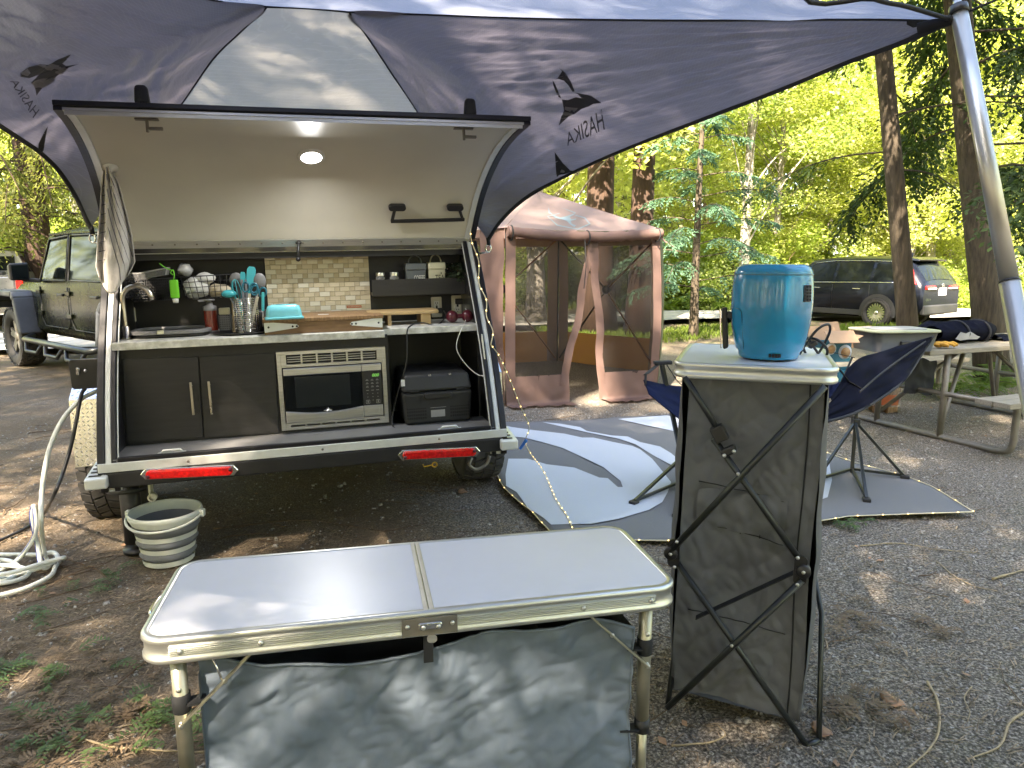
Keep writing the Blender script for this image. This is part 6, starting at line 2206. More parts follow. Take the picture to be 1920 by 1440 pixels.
# ---------------------------------------------------------------- outdoor rug
RZ = .036
rl = [at_z(*p, RZ) for p in ((1036, 1000), (1000, 960), (968, 935), (944, 912), (925, 870), (918, 820), (915, 791))]
rr_ = [at_z(*p, RZ) for p in ((1822, 960), (1748, 914), (1692, 892), (1600, 868), (1480, 825), (1380, 795), (1300, 776))]
rfr = [at_z(*p, RZ) for p in ((1036, 1000), (1150, 1012), (1262, 1014), (1400, 992), (1542, 976), (1590, 968), (1700, 964), (1822, 960))]
rbk = [at_z(*p, RZ) for p in ((915, 791), (1000, 791), (1080, 788), (1180, 781), (1300, 776))]
def lin(L, t):
    L_ = [0]
    for a, c in zip(L[:-1], L[1:]):
        L_.append(L_[-1] + (c - a).length)
    x = t * L_[-1]
    for i in range(len(L) - 1):
        if x <= L_[i + 1] + 1e-9:
            return L[i].lerp(L[i + 1], (x - L_[i]) / max(1e-9, L_[i + 1] - L_[i]))
    return L[-1]
def coons(b0, b1, l0, l1, u, v):
    """b0 bottom, b1 top by u; l0 left, l1 right by v"""
    c = lin(b0, u) * (1 - v) + lin(b1, u) * v + lin(l0, v) * (1 - u) + lin(l1, v) * u
    return c - (b0[0] * (1 - u) * (1 - v) + b0[-1] * u * (1 - v) + b1[0] * (1 - u) * v + b1[-1] * u * v)
M['rug'] = mat('grey woven mat', (0.12, 0.122, 0.128), .7, col2=(0.175, 0.178, 0.182), scale=220, stretch=(1, 12, 1), bump=.5, bscale=300)
M['rugw'] = mat('pale woven mat', (0.46, 0.49, 0.54), .65, col2=(0.56, 0.60, 0.65), scale=220, stretch=(1, 12, 1), bump=.5, bscale=300)
rg = MB().grid(60, 60, lambda u, v: tuple(coons(rfr, rbk, rl, rr_, u, v) + Vector((0, 0, .006 * nz(u * 9, v * 9))))).build('outdoor_rug', 'rug', solid=.004)
tag(rg, 'grey outdoor rug with large white swirls spread beside the trailer', 'rug')
def print_px(poly):
    return [(900 + x / 4.8, 760 + y / 4.8) for x, y in poly]
A_ = [(255, 480), (430, 480), (600, 530), (850, 560), (1075, 650), (1150, 655), (1240, 735), (1285, 735), (1265, 680), (1110, 555), (900, 455), (750, 385), (560, 330), (400, 290), (245, 275), (245, 185), (285, 195), (500, 225), (760, 255), (920, 290), (1020, 290), (1200, 330), (1370, 365), (1440, 395), (1550, 480), (1640, 590), (1720, 690), (1690, 780), (1640, 870), (1520, 940), (1250, 1020), (1000, 1065), (640, 1072), (570, 1010), (430, 920), (330, 780), (235, 725), (230, 620)]
B_ = [(560, 150), (720, 165), (900, 195), (960, 230), (1180, 270), (1330, 280), (1440, 330), (1620, 370), (1720, 430), (1850, 540), (1800, 570), (1690, 520), (1560, 450), (1480, 400), (1400, 350), (1250, 300), (1000, 250), (800, 205)]
C_ = [(1240, 122), (1680, 90), (1850, 130), (1850, 255), (1650, 210), (1500, 180)]
for P in (A_, B_, C_):
    V = [at_z(*p, RZ + .0075) for p in print_px(P)]
    bm = bmesh.new()
    f = bm.faces.new([bm.verts.new(p) for p in V])
    bmesh.ops.triangulate(bm, faces=[f])
    bmesh.ops.subdivide_edges(bm, edges=bm.edges, cuts=2, use_grid_fill=True)
    me = bpy.data.meshes.new('white_swirl')
    bm.to_mesh(me)
    bm.free()
    me.materials.append(M['rugw'])
    link('white_swirl', me, rg)
V = [at_z(*p, RZ + .0075) for p in ((1546, 852), (1555, 868), (1560, 900), (1552, 932), (1530, 940), (1500, 930), (1500, 850))]
MB().add(V, [tuple(range(7))]).build('white_swirl', 'rugw', rg)
# string lights: along the rug rim, and down the trailer edge
def light_string(name, lab, P, gap, r_=.0032, br=.0038, first=0.0):
    o = MB().tube(P, r_, 6).build(name, 'string')
    tag(o, lab, 'string lights', 'warm string lights')
    acc = first
    for a, c in zip(P[:-1], P[1:]):
        L = (c - a).length
        while acc < L:
            q = a.lerp(c, acc / L)
            if bulb_me[0] is None:
                e = MB().sphere((0, 0, 0), br, 8).build('bulb', 'bulb')
                bulb_me[0] = e.data
                bpy.data.objects.remove(e)
            k = link('bulb', bulb_me[0], o)
            k.location = q + Vector((0, -.002, .002))
            acc += gap
        acc -= L
    return o
bulb_me = [None]
def dens(L, n):
    return [lin(L, i / n) for i in range(n + 1)]
rim_l = [p + Vector((-.006, -.006, .004 + .006 * nz(i * .7, 1))) for i, p in enumerate(dens(rl, 30))]
light_string('string_lights', 'string lights edging the left rim of the rug', rim_l, .16)
rim_f = [p + Vector((0, -.008, .004)) for p in dens(rfr, 50)]
light_string('string_lights', 'string lights edging the front rim of the rug', rim_f, .15)
rim_r = [p + Vector((.008, 0, .004)) for p in dens(rr_, 30)]
light_string('string_lights', 'string lights edging the far right rim of the rug', rim_r, .19)
E_ = []
for k, (px, py) in enumerate(((877, 425), (885, 452), (892, 490), (899, 530), (906, 562), (913, 592), (918, 620), (921, 645))):
    q = TL(px, py, u=UR - .032)
    E_.append(TM @ (q + Vector((.010 * (-1) ** k, -.030, 0))))
s1 = catmull(E_, 5)
hang = [E_[-1], at_y(936, 668, 3.72), at_y(956, 712, 3.85), at_y(975, 760, 3.98), at_y(992, 800, 4.08), at_y(985, 828, 4.12), at_y(996, 852, 4.15), at_z(1020, 885, RZ + .05), at_z(1042, 935, RZ + .02), at_z(1062, 965, RZ + .015), at_z(1073, 990, RZ + .014), at_z(1074, 1004, RZ + .012)]
s2 = catmull(hang, 6)
light_string('string_lights', 'string lights running down the right edge of the trailer onto the rug', s1 + s2[1:], .075, .0028)
q = at_y(981, 833, 4.11)
b = MB().hexa([Vector((x, y, z)) for z, k in ((-.035, .8), (.035, 1)) for x, y in ((-.010 * k, -.008), (.010 * k, -.008), (.010 * k, .008), (-.010 * k, .008))])
b.v = [tuple(q + Matrix.Rotation(.6, 3, 'Y') @ Vector(p)) for p in b.v]
tag(b.build('light_connector', 'blue', bevel=.003), 'small blue connector on the hanging string lights', 'connector')
# ================================================================= CANOPY
M['canopy'] = None
def canopy_mat(name, c, t_, tr):
    m = bpy.data.materials.new(name)
    m.use_nodes = True
    t = m.node_tree
    b = t.nodes['Principled BSDF']
    b.inputs['Roughness'].default_value = .5
    uv = _n(t, 'TexCoord')
    br = _n(t, 'TexWave', wave_type='BANDS', bands_direction='X')
    br.inputs['Scale'].default_value = 38
    b2 = _n(t, 'TexWave', wave_type='BANDS', bands_direction='Z')
    b2.inputs['Scale'].default_value = 38
    for q in (br, b2):
        t.links.new(uv.outputs['Object'], q.inputs['Vector'])
    mxm = _n(t, 'Math', operation='MAXIMUM')
    t.links.new(br.outputs['Fac'], mxm.inputs[0])
    t.links.new(b2.outputs['Fac'], mxm.inputs[1])
    nz_ = _n(t, 'TexNoise')
    nz_.inputs['Scale'].default_value = 3.5
    nz_.inputs['Detail'].default_value = 6
    t.links.new(uv.outputs['Object'], nz_.inputs['Vector'])
    cr = _n(t, 'ValToRGB')
    cr.color_ramp.elements[0].position = .3
    cr.color_ramp.elements[1].position = .7
    cr.color_ramp.elements[0].color = (*[v * .86 for v in c], 1)
    cr.color_ramp.elements[1].color = (*[v * 1.1 for v in c], 1)
    t.links.new(nz_.outputs['Fac'], cr.inputs[0])
    lt = _n(t, 'MixRGB', blend_type='MIX')
    lt.inputs[2].default_value = (*[min(1, v * 1.5 + .01) for v in c], 1)
    th = _n(t, 'Math', operation='GREATER_THAN')
    th.inputs[1].default_value = .965
    t.links.new(mxm.outputs[0], th.inputs[0])
    ml = _n(t, 'Math', operation='MULTIPLY')
    ml.inputs[1].default_value = .35
    t.links.new(th.outputs[0], ml.inputs[0])
    t.links.new(ml.outputs[0], lt.inputs[0])
    t.links.new(cr.outputs[0], lt.inputs[1])
    t.links.new(lt.outputs[0], b.inputs['Base Color'])
    tb = _n(t, 'BsdfTranslucent')
    tb.inputs[0].default_value = (*t_, 1)
    mx = _n(t, 'MixShader')
    mx.inputs[0].default_value = tr
    t.links.new(b.outputs[0], mx.inputs[1])
    t.links.new(tb.outputs[0], mx.inputs[2])
    t.links.new(mx.outputs[0], t.nodes['Material Output'].inputs[0])
    bp = _n(t, 'Bump')
    bp.inputs['Strength'].default_value = .6
    bp.inputs['Distance'].default_value = .02
    n3 = _n(t, 'TexNoise')
    n3.inputs['Scale'].default_value = 7
    n3.inputs['Detail'].default_value = 7
    mp = _n(t, 'Mapping')
    mp.inputs['Rotation'].default_value = (0, .6, .3)
    mp.inputs['Scale'].default_value = (.7, .7, 3.0)
    t.links.new(uv.outputs['Object'], mp.inputs[0])
    t.links.new(mp.outputs[0], n3.inputs['Vector'])
    t.links.new(n3.outputs['Fac'], bp.inputs['Height'])
    t.links.new(bp.outputs[0], b.inputs['Normal'])
    t.links.new(bp.outputs[0], tb.inputs['Normal'])
    return m
M['canopy'] = canopy_mat('slate canopy cloth', (0.24, 0.23, 0.26), (0.12, 0.114, 0.145), .38)
M['canopy_pale'] = canopy_mat('pale canopy cloth', (0.35, 0.34, 0.325), (0.28, 0.275, 0.26), .5)
M['canopy_skylit'] = canopy_mat('canopy cloth tinted with skylight', (0.24, 0.25, 0.31), (0.30, 0.33, 0.42), .6)  # skylight on the roof panel is put into a bluer, paler cloth colour
M['canopy_print'] = mat('dark canopy print', (0.022, 0.022, 0.034), .6)
cn = thing('canopy_awning', 'slate blue canopy stretched from the trailer hatch to a metal pole at the right', 'canopy', (0, 2.5, 0))
def cb(b, *a, **k):
    b.v = [(x, y - 2.5, z) for x, y, z in b.v]
    return b.build(*a, **k)
T1, T2 = at_y(500, 12, 3.05), at_y(655, 22, 3.15)
Bl, Br = TM @ Vector((-.52, 1.15, 1.835)), TM @ Vector((.53, 1.15, 1.835))
Bl, Br = at_y(300, 243, 4.45), at_y(806, 250, 4.75)
PT = at_y(1783, 37, 1.70)                       # pole corner
TIE_R, TIE_L = at_y(915, 450, 4.32), at_y(171, 428, 3.74)
PL_ = Vector((-1.85, .55, 1.93))
hemR = [TIE_R, at_y(936, 418, 4.30), at_y(965, 388, 4.27), at_y(1000, 362, 4.20), at_y(1060, 330, 4.02), at_y(1130, 297, 3.76), at_y(1210, 264, 3.42), at_y(1330, 218, 2.95), at_y(1450, 172, 2.55), at_y(1570, 122, 2.20), at_y(1690, 78, 1.90), PT]
hemL = [TIE_L, at_y(160, 408, 3.72), at_y(140, 365, 3.68), at_y(110, 320, 3.58), at_y(75, 286, 3.42), at_y(40, 262, 3.22), at_y(0, 236, 2.95), at_y(-80, 185, 2.40), at_y(-220, 120, 1.55), PL_]
ridgeR = [T2, at_y(800, 27, 3.02), at_y(1000, 34, 2.78), at_y(1200, 37, 2.50), at_y(1400, 37, 2.22), at_y(1600, 35, 1.93), PT]
ridgeL = [T1, at_y(400, 0, 2.92), at_y(250, -40, 2.6), at_y(50, -110, 2.0), at_y(-200, -190, 1.4), PL_]
seamR = [Br, at_y(780, 205, 4.45), at_y(735, 138, 3.95), at_y(690, 70, 3.5), T2]
seamL = [Bl, at_y(340, 195, 4.2), at_y(398, 112, 3.75), at_y(450, 60, 3.35), T1]
lowR = [TIE_R, at_y(880, 400, 4.55), at_y(845, 320, 4.70), Br]
lowL = [TIE_L, at_y(200, 380, 3.95), at_y(250, 310, 4.2), Bl]
def cloth(b0, b1, l0, l1, nu, nv, seed, amp=1.0, radial=None):
    """Coons sheet; wrinkles run along v away from the tie"""
    c0, c1, d0, d1 = [catmull(q, 6) for q in (b0, b1, l0, l1)]
    def fn(u, v):
        p = coons(c0, c1, d0, d1, u, v)
        e = sin(pi * u) ** .6 * sin(pi * v) ** .6 if 0 < u < 1 and 0 < v < 1 else 0
        wv = .016 * crease(u * 2.5 + seed, v * 8, seed) + .022 * nz(u * 3 + seed, v * 3, seed) + .011 * crease(u * 9 + v * 6, v * 16 - u * 4, seed + 3) + .006 * crease(u * 22 - v * 12, v * 26 + u * 9, seed + 6)
        if radial:
            wv += .020 * sin(v * 26 + 2 * nz(u * 2, v * 5, seed)) * max(0, 1 - u * 2.3)
        return tuple(p + Vector((0, -.35, -.9)) * (wv * e * amp))
    return MB().grid(nu, nv, fn)
# right wing: from tie/pole hem (u) up to the ridge (v)
wr = cloth(hemR, seamR + ridgeR[1:], lowR, [PT, PT + Vector((0, 0, .001))], 130, 80, 3, 1.0, True)
wl = cloth(hemL, seamL + ridgeL[1:], lowL, [PL_, PL_ + Vector((0, 0, .001))], 130, 80, 8, 1.2, True)
wc = cloth([Bl, (Bl + Br) / 2 + Vector((0, .02, .02)), Br], [T1, (T1 + T2) / 2 + Vector((0, 0, .008)), T2], seamL, seamR, 40, 40, 14, .5)
frR = [PT, at_y(1700, 12, 1.62), at_y(1640, -2, 1.56), at_y(1500, -60, 1.40), Vector((.3, .1, 2.12)), Vector((-.8, .1, 2.1)), PL_]
roof = cloth(frR[::-1], ridgeL[::-1] + ridgeR, [PL_, PL_ + Vector((0, 0, .001))], [PT, PT + Vector((0, 0, .001))], 90, 30, 20, 1.0)
bv = {}
for nm, b, m_ in (('east_wing', wr, 'canopy'), ('west_wing', wl, 'canopy'), ('centre_panel', wc, 'canopy_pale'), ('roof_panel', roof, 'canopy_skylit')):
    bv[nm] = BVHTree.FromPolygons([Vector(p) for p in b.v], b.f)
    bv[nm + '_o'] = cb(b, 'wing_panel' if 'wing' in nm else nm, m_, cn)
def binding(L, r_, nm='edge_binding', fl=1.0):
    P = catmull(L, 6)
    cb(MB().tube(P, r_, 6), nm, 'webbing', cn)
binding(hemR, .011)
binding(hemL, .011)
binding(seamR, .006, 'seam_tape')
binding(seamL, .006, 'seam_tape')
binding(ridgeR, .005, 'seam_tape')
binding(ridgeL, .005, 'seam_tape')
binding([T1, (T1 + T2) / 2 + Vector((0, 0, .004)), T2], .006, 'seam_tape')
binding(frR, .005)
def print_on(nm, poly, surf, m, parent, lift=.004, lowpoly=False):
    V = []
    last = 3.9
    for px, py in poly:
        r = ray(px, py).normalized()
        h = bv[surf].ray_cast(Vector((0, 0, CAM_H)), r)
        if h[0] is None:
            h = bv[surf].find_nearest(Vector((0, 0, CAM_H)) + r * last)
        last = (h[0] - Vector((0, 0, CAM_H))).length
        V.append(h[0] - r * lift)
    return MB().add(V, [tuple(range(len(V)))]), V
def decal(nm, polys, surf, m, parent, off=Vector((0, 2.5, 0)), lift=.006):
    bm = bmesh.new()
    for poly in polys:
        # densify then hug the surface
        d = []
        for i, p in enumerate(poly):
            q = poly[(i + 1) % len(poly)]
            k = max(1, int(hypot(q[0] - p[0], q[1] - p[1]) / 9))
            d += [(p[0] + (q[0] - p[0]) * j / k, p[1] + (q[1] - p[1]) * j / k) for j in range(k)]
        _, V = print_on(nm, d, surf, m, parent, lift)
        f = bm.faces.new([bm.verts.new(v - off) for v in V])
    bmesh.ops.triangulate(bm, faces=bm.faces[:])
    me = bpy.data.meshes.new(nm)
    bm.to_mesh(me)
    bm.free()
    me.materials.append(M[m])
    return link(nm, me, parent)
def word_on(body, quad, surf, m, parent, nm='lettering', off=Vector((0, 2.5, 0)), lift=.006, mirror=True):
    V, F = text_faces(body, mirror)
    bl, br_, tr_2, tl = quad
    P = []
    for a, b_ in V:
        px = bl[0] * (1 - a) * (1 - b_) + br_[0] * a * (1 - b_) + tr_2[0] * a * b_ + tl[0] * (1 - a) * b_
        py = bl[1] * (1 - a) * (1 - b_) + br_[1] * a * (1 - b_) + tr_2[1] * a * b_ + tl[1] * (1 - a) * b_
        r = ray(px, py).normalized()
        h = bv[surf].ray_cast(Vector((0, 0, CAM_H)), r)
        p = h[0] if h[0] else bv[surf].find_nearest(Vector((0, 0, CAM_H)) + r * 3)[0]
        P.append(p - r * lift - off)
    return MB().add(P, F).build(nm, m, parent)
# goat head printed on the outside, seen reversed through the cloth
k = 700 / 1920
gz2 = lambda L: [(600 + x * k, y * k) for x, y in L]
goat = [
    gz2([(1228, 348), (1262, 375), (1290, 420), (1310, 470), (1298, 472), (1278, 440), (1255, 415), (1225, 405), (1205, 410), (1222, 402), (1250, 404), (1278, 425), (1262, 385)]),
    gz2([(1196, 412), (1208, 430), (1225, 470), (1240, 505), (1228, 500), (1212, 470), (1200, 440)]),
    gz2([(1300, 475), (1345, 482), (1395, 492), (1448, 530), (1405, 534), (1380, 548), (1345, 560), (1312, 585), (1296, 566), (1285, 575), (1276, 600), (1228, 646), (1240, 600), (1256, 570), (1244, 512), (1275, 515), (1308, 535), (1316, 500), (1345, 505), (1385, 500), (1350, 492)]),
]
decal('goat_emblem', goat, 'east_wing', 'canopy_print', cn)
word_on('HASIKA', [(1064, 274), (1134, 243), (1128, 204), (1060, 252)], 'east_wing', 'canopy_print', cn)
gl = lambda L: [(x * k, y * k) for x, y in L]
goatL = [gl([(105, 375), (150, 345), (205, 330), (250, 335), (300, 305), (365, 280), (340, 310), (300, 345), (340, 340), (405, 330), (330, 355), (300, 385), (270, 385), (235, 410), (215, 455), (188, 492), (182, 455), (160, 425), (200, 385), (150, 402), (105, 395)])]
decal('goat_emblem', goatL, 'west_wing', 'canopy_print', cn)
word_on('HASIKA', [(18, 152), (62, 222), (74, 206), (32, 148)], 'west_wing', 'canopy_print', cn)
decal('vent_flap', [gz2([(1207, 782), (1250, 840), (1305, 895), (1262, 922), (1222, 942), (1214, 880)])], 'east_wing', 'webbing', cn)
decal('vent_flap', [gl([(246, 648), (236, 700), (220, 800), (196, 812), (198, 740), (222, 690)])], 'west_wing', 'webbing', cn)
# dark gathered corner at the pole
decal('corner_patch', [[(1700, 36), (1785, 33), (1788, 44), (1760, 55), (1720, 68), (1712, 52), (1700, 46)]], 'east_wing', 'webbing', cn, lift=.012)
cb(MB().tube([PT + Vector((-.05, .04, -.01)), PT, PT + Vector((.012, -.01, .0))], [.016, .012, .010], 8), 'corner_webbing', 'webbing', cn)
# snap hooks at both ties
for q, s in ((TIE_R, 1), (TIE_L, -1)):
    b = MB().tube([q + Vector((.0, 0, .012)), q + Vector((.004, 0, -.03))], .012, 8)
    o = cb(b, 'tie_loop', 'webbing', cn)
    b = MB()
    c = q + Vector((.002, 0, -.05))
    b.tube([c + Vector((.016 * cos(t), 0, .022 * sin(t))) for t in np.linspace(0, 2 * pi, 13)[:-1]], .005, 6, closed=True)
    b.tube([c + Vector((0, 0, -.02)), c + Vector((-.06 * s, .02, -.03))], .006, 6)
    cb(b, 'snap_hook', 'chrome', cn)
# ---------------------------------------------------------------- pole
M['pole'] = mat('satin aluminium pole', (0.50, 0.49, 0.46), .32, .75, var=.05, scale=3)
pa, pb = PT + Vector((.014, -.005, .012)), at_y(1925, 700, 1.40)
pdv = (pb - pa).normalized()
foot = pa + pdv * (pa.z / -pdv.z)
po = thing('awning_pole', 'leaning grey metal pole holding up the right corner of the canopy', 'pole', foot)
jn = at_y(1891, 527, 1.46)
tj = (pa.z - jn.z) / (pa.z)
q = pa.lerp(foot, tj)
MB().tube([pa - foot, q - foot], .0172, 16).build('upper_tube', 'pole', po)
MB().tube([q - foot, Vector((0, 0, .01))], .0192, 16).build('lower_tube', 'pole', po)
MB().tube([q - foot - pdv * .001, q - foot + pdv * .003], .0196, 16).build('joint_ring', 'black', po)
MB().tube([pa - foot, pa - foot - pdv * .03], .0085, 10).tube([pa - foot - pdv * .03, pa - foot - pdv * .3], .0085, 10).build('tip_rod', 'pole', po)
MB().tube([pa - foot + pdv * .004, pa - foot - pdv * .016], .0195, 16).build('collar', 'black', po)
tag(MB().tube([pa + Vector((.01, 0, 0)), pa + Vector((.10, .0, .035)), pa + Vector((.9, -.1, -.1)), Vector((2.4, 1.2, .02))], .003, 5).build('guy_rope', 'webbing'), 'black guy rope running right from the top of the pole', 'rope')
# ================================================================= SCREEN TENT
M['tent'] = mat('rust brown tent cloth', (0.17, 0.108, 0.092), .7, var=.10, scale=6, trans=.3, tcol=(.30, .18, .135), bump=.25, bscale=14)
M['tent_roof'] = mat('rose brown tent roof', (0.205, 0.150, 0.142), .7, var=.06, scale=4, trans=.2, tcol=(.36, .25, .22), bump=.12, bscale=8)
M['tent_green'] = mat('olive tent side', (0.16, 0.175, 0.115), .7, var=.08, trans=.2, bump=.15, bscale=10)
M['tent_orange'] = mat('orange tent skirt', (0.30, 0.14, 0.055), .7, var=.06, trans=.4, tcol=(.42, .19, .06))
M['mesh'] = clear_mat('black insect mesh', (0.013, 0.011, 0.010), .60, .9)
M['emblem'] = mat('blue grey print', (0.16, 0.21, 0.23), .6)
TA, TB = Vector((-.06, 7.10, 0)), Vector((1.535, 7.60, 0))
sv = TB - TA
sl_ = sv.length
tn = Vector((-sv.y, sv.x, 0)).normalized()
tcn = (TA + TB) / 2 + tn * (sl_ * sqrt(3) / 2)
tt = thing('screen_tent', 'rust brown six sided screen tent with its mesh door flaps parted', 'tent', tcn, atan2(sv.y, sv.x))
LI = (Matrix.Translation(tcn) @ Matrix.Rotation(atan2(sv.y, sv.x), 4, 'Z')).inverted()
hexp = [Vector((sl_ * cos(radians(240 + 60 * i)), sl_ * sin(radians(240 + 60 * i)), 0)) for i in range(6)]
EV, PK = 1.775, 2.28
def wall(i, u, z, bul=.045):
    a, b_ = hexp[i], hexp[(i + 1) % 6]
    p = a.lerp(b_, u)
    m_ = (a + b_) / 2
    n_ = m_.normalized()
    t = z / EV
    o = bul * sin(pi * min(1, max(0, t))) * 1.0
    sh = 1.0 + .02 * (1 - t)
    q = Vector((p.x * sh, p.y * sh, z)) + p.normalized() * o * (.55 + .45 * (1 - sin(pi * u)))
    return q
# roof: six panels from peak to eave
for i in range(6):
    a, b_ = hexp[i], hexp[(i + 1) % 6]
    def rfn(u, v):
        e = a.lerp(b_, u) * 1.03
        p = Vector((0, 0, PK)).lerp(Vector((e.x, e.y, EV)), v)
        p.z += -.05 * sin(pi * v) * sin(pi * u) - .02 * sin(pi * u) * v + .012 * nz(u * 4, v * 5, i)
        return tuple(p)
    MB().grid(14, 14, rfn).build('roof_panel', 'tent_roof' if i in (5, 0, 1) else 'tent_green' if i in (2, 4) else 'tent_roof', tt)
bvr = MB()
def front_roof(u, v):
    e = hexp[0].lerp(hexp[1], u) * 1.03
    p = Vector((0, 0, PK)).lerp(Vector((e.x, e.y, EV)), v)
    p.z += -.05 * sin(pi * v) * sin(pi * u) - .02 * sin(pi * u) * v + .012 * nz(u * 4, v * 5, 0)
    return p
bvr.grid(14, 14, lambda u, v: tuple(LI.inverted() @ front_roof(u, v)))
bv['tent_roof'] = BVHTree.FromPolygons([Vector(p) for p in bvr.v], bvr.f)
kt = 440 / 1408
gt = lambda L: [(880 + x * kt, 350 + y * kt) for x, y in L]
em = [gt([(475, 122), (484, 150), (500, 168), (545, 185), (560, 182), (590, 175), (634, 160), (548, 124), (600, 142), (640, 156), (628, 168), (600, 182), (612, 196), (642, 190), (640, 198), (608, 205), (614, 222), (640, 232), (630, 243), (605, 226), (585, 205), (555, 196), (515, 188), (490, 165), (474, 158)]),
      gt([(466, 178), (540, 158), (542, 162), (474, 180), (530, 228), (650, 252), (718, 222), (690, 188), (632, 174), (640, 170), (694, 184), (728, 224), (652, 258), (526, 234)])]
def tent_decal(nm, polys, surf, m):
    bm = bmesh.new()
    for poly in polys:
        d = []
        for i, p in enumerate(poly):
            q = poly[(i + 1) % len(poly)]
            k_ = max(1, int(hypot(q[0] - p[0], q[1] - p[1]) / 6))
            d += [(p[0] + (q[0] - p[0]) * j / k_, p[1] + (q[1] - p[1]) * j / k_) for j in range(k_)]
        V = []
        for px, py in d:
            r = ray(px, py).normalized()
            h = bv[surf].ray_cast(Vector((0, 0, CAM_H)), r)
            p = h[0] if h[0] else bv[surf].find_nearest(Vector((0, 0, CAM_H)) + r * 8)[0]
            V.append(LI @ (p - r * .015))
        bm.faces.new([bm.verts.new(v) for v in V])
    bmesh.ops.triangulate(bm, faces=bm.faces[:])
    me = bpy.data.meshes.new(nm)
    bm.to_mesh(me)
    bm.free()
    me.materials.append(M[m])
    return link(nm, me, tt)
tent_decal('horned_emblem', em, 'tent_roof', 'emblem')
# front wall (0): corner sleeves, mesh halves, parted flaps, skirt
def wsheet(i, u0, u1, z0, z1, m, nm, off=.0, nu=10, nv=20, wr_=.012, seed=0, fn=None):
    def f(u, v):
        uu = u0 + (u1 - u0) * u
        z = z0 + (z1 - z0) * v
        if fn:
            uu, z = fn(uu, z, u, v)
        q = wall(i, uu, z)
        n_ = ((hexp[i] + hexp[(i + 1) % 6]) / 2).normalized()
        return tuple(q + n_ * (off + wr_ * nz(uu * 9 + seed, z * 5, i) + wr_ * .7 * crease(uu * 14 + z * 4, z * 3, seed)))
    return MB().grid(nu, nv, f).build(nm, m, tt)
wsheet(0, .0, .060, .0, EV, 'tent', 'corner_sleeve', .012, 4, 24)
wsheet(0, .945, 1.0, .0, EV, 'tent', 'corner_sleeve', .012, 4, 24)
wsheet(5, .80, 1.0, .0, EV, 'tent', 'corner_sleeve', .012, 6, 24, .02)
slitL = lambda z: .30 + .23 * max(0, min(1, z / 1.70)) ** .8       # inner edge of the west half
slitR = lambda z: .635 - .075 * max(0, min(1, z / 1.70)) ** 1.1
wsheet(0, .085, 1, .24, EV - .06, 'mesh', 'mesh_panel', .004, 14, 24, .02, 2, fn=lambda uu, z, u, v: (.06 + (slitL(z) - .06) * u, z))
wsheet(0, 0, 1, .24, EV - .06, 'mesh', 'mesh_panel', .004, 14, 24, .02, 5, fn=lambda uu, z, u, v: (slitR(z) + (.945 - slitR(z)) * u, z))
wsheet(0, 0, 1, .02, EV - .07, 'tent', 'door_flap', .018, 4, 40, .016, 7, fn=lambda uu, z, u, v: (slitL(z) - .012 + .052 * (1 - .15 * v) * u + .008 * sin(z * 9), z))
wsheet(0, 0, 1, .02, EV - .07, 'tent', 'door_flap', .018, 4, 40, .016, 9, fn=lambda uu, z, u, v: (slitR(z) - .04 + .050 * u + .007 * sin(z * 8 + 1), z))
def skirt(uu0, uu1, seed):
    def f(u, v):
        q = wall(0, uu0 + (uu1 - uu0) * u, .30 - .285 * min(1, v * 1.25))
        n_ = Vector((0, -1, 0))
        fl = max(0, v - .75) / .25
        return tuple(q + n_ * (.012 + .03 * v + .26 * fl * fl * (.7 + .5 * nz(u * 5, seed)) + .022 * crease(u * 6 + seed, v * 2, seed) * v) + Vector((0, 0, .012 * fl + .018 * fl * nz(u * 12, seed + 2))))
    return MB().grid(24, 16, f).build('skirt', 'tent', tt)
skirt(.0, .40, 3)
skirt(.62, .97, 6)
# rolled up rain cover at the eave
P = []
for i in range(30):
    t = -.02 + 1.03 * i / 29
    q = wall(0, min(1, max(0, t)), EV - .02)
    P.append(q + Vector((0, -.065, -.02 - .04 * sin(pi * t) + .012 * nz(t * 9, 3))))
rc = MB().tube(P, [.052 + .016 * nz(i * .8, 5) for i in range(30)], 12).build('rolled_cover', 'tent', tt)
for t in (.02, .5, .97):
    q = wall(0, t, EV - .02) + Vector((0, -.065, -.03 - .04 * sin(pi * t)))
    MB().tube([q + Vector((0, .07 * cos(a), .07 * sin(a))) for a in np.linspace(0, 2 * pi, 13)[:-1]], .008, 5, closed=True).build('roll_tie', 'webbing', rc)
MB().tube([P[14] + Vector((0, -.03, -.03)), P[14] + Vector((.01, -.05, -.30)), P[14] + Vector((-.01, -.05, -.52))], .005, 5).build('tie_cord', 'webbing', rc)
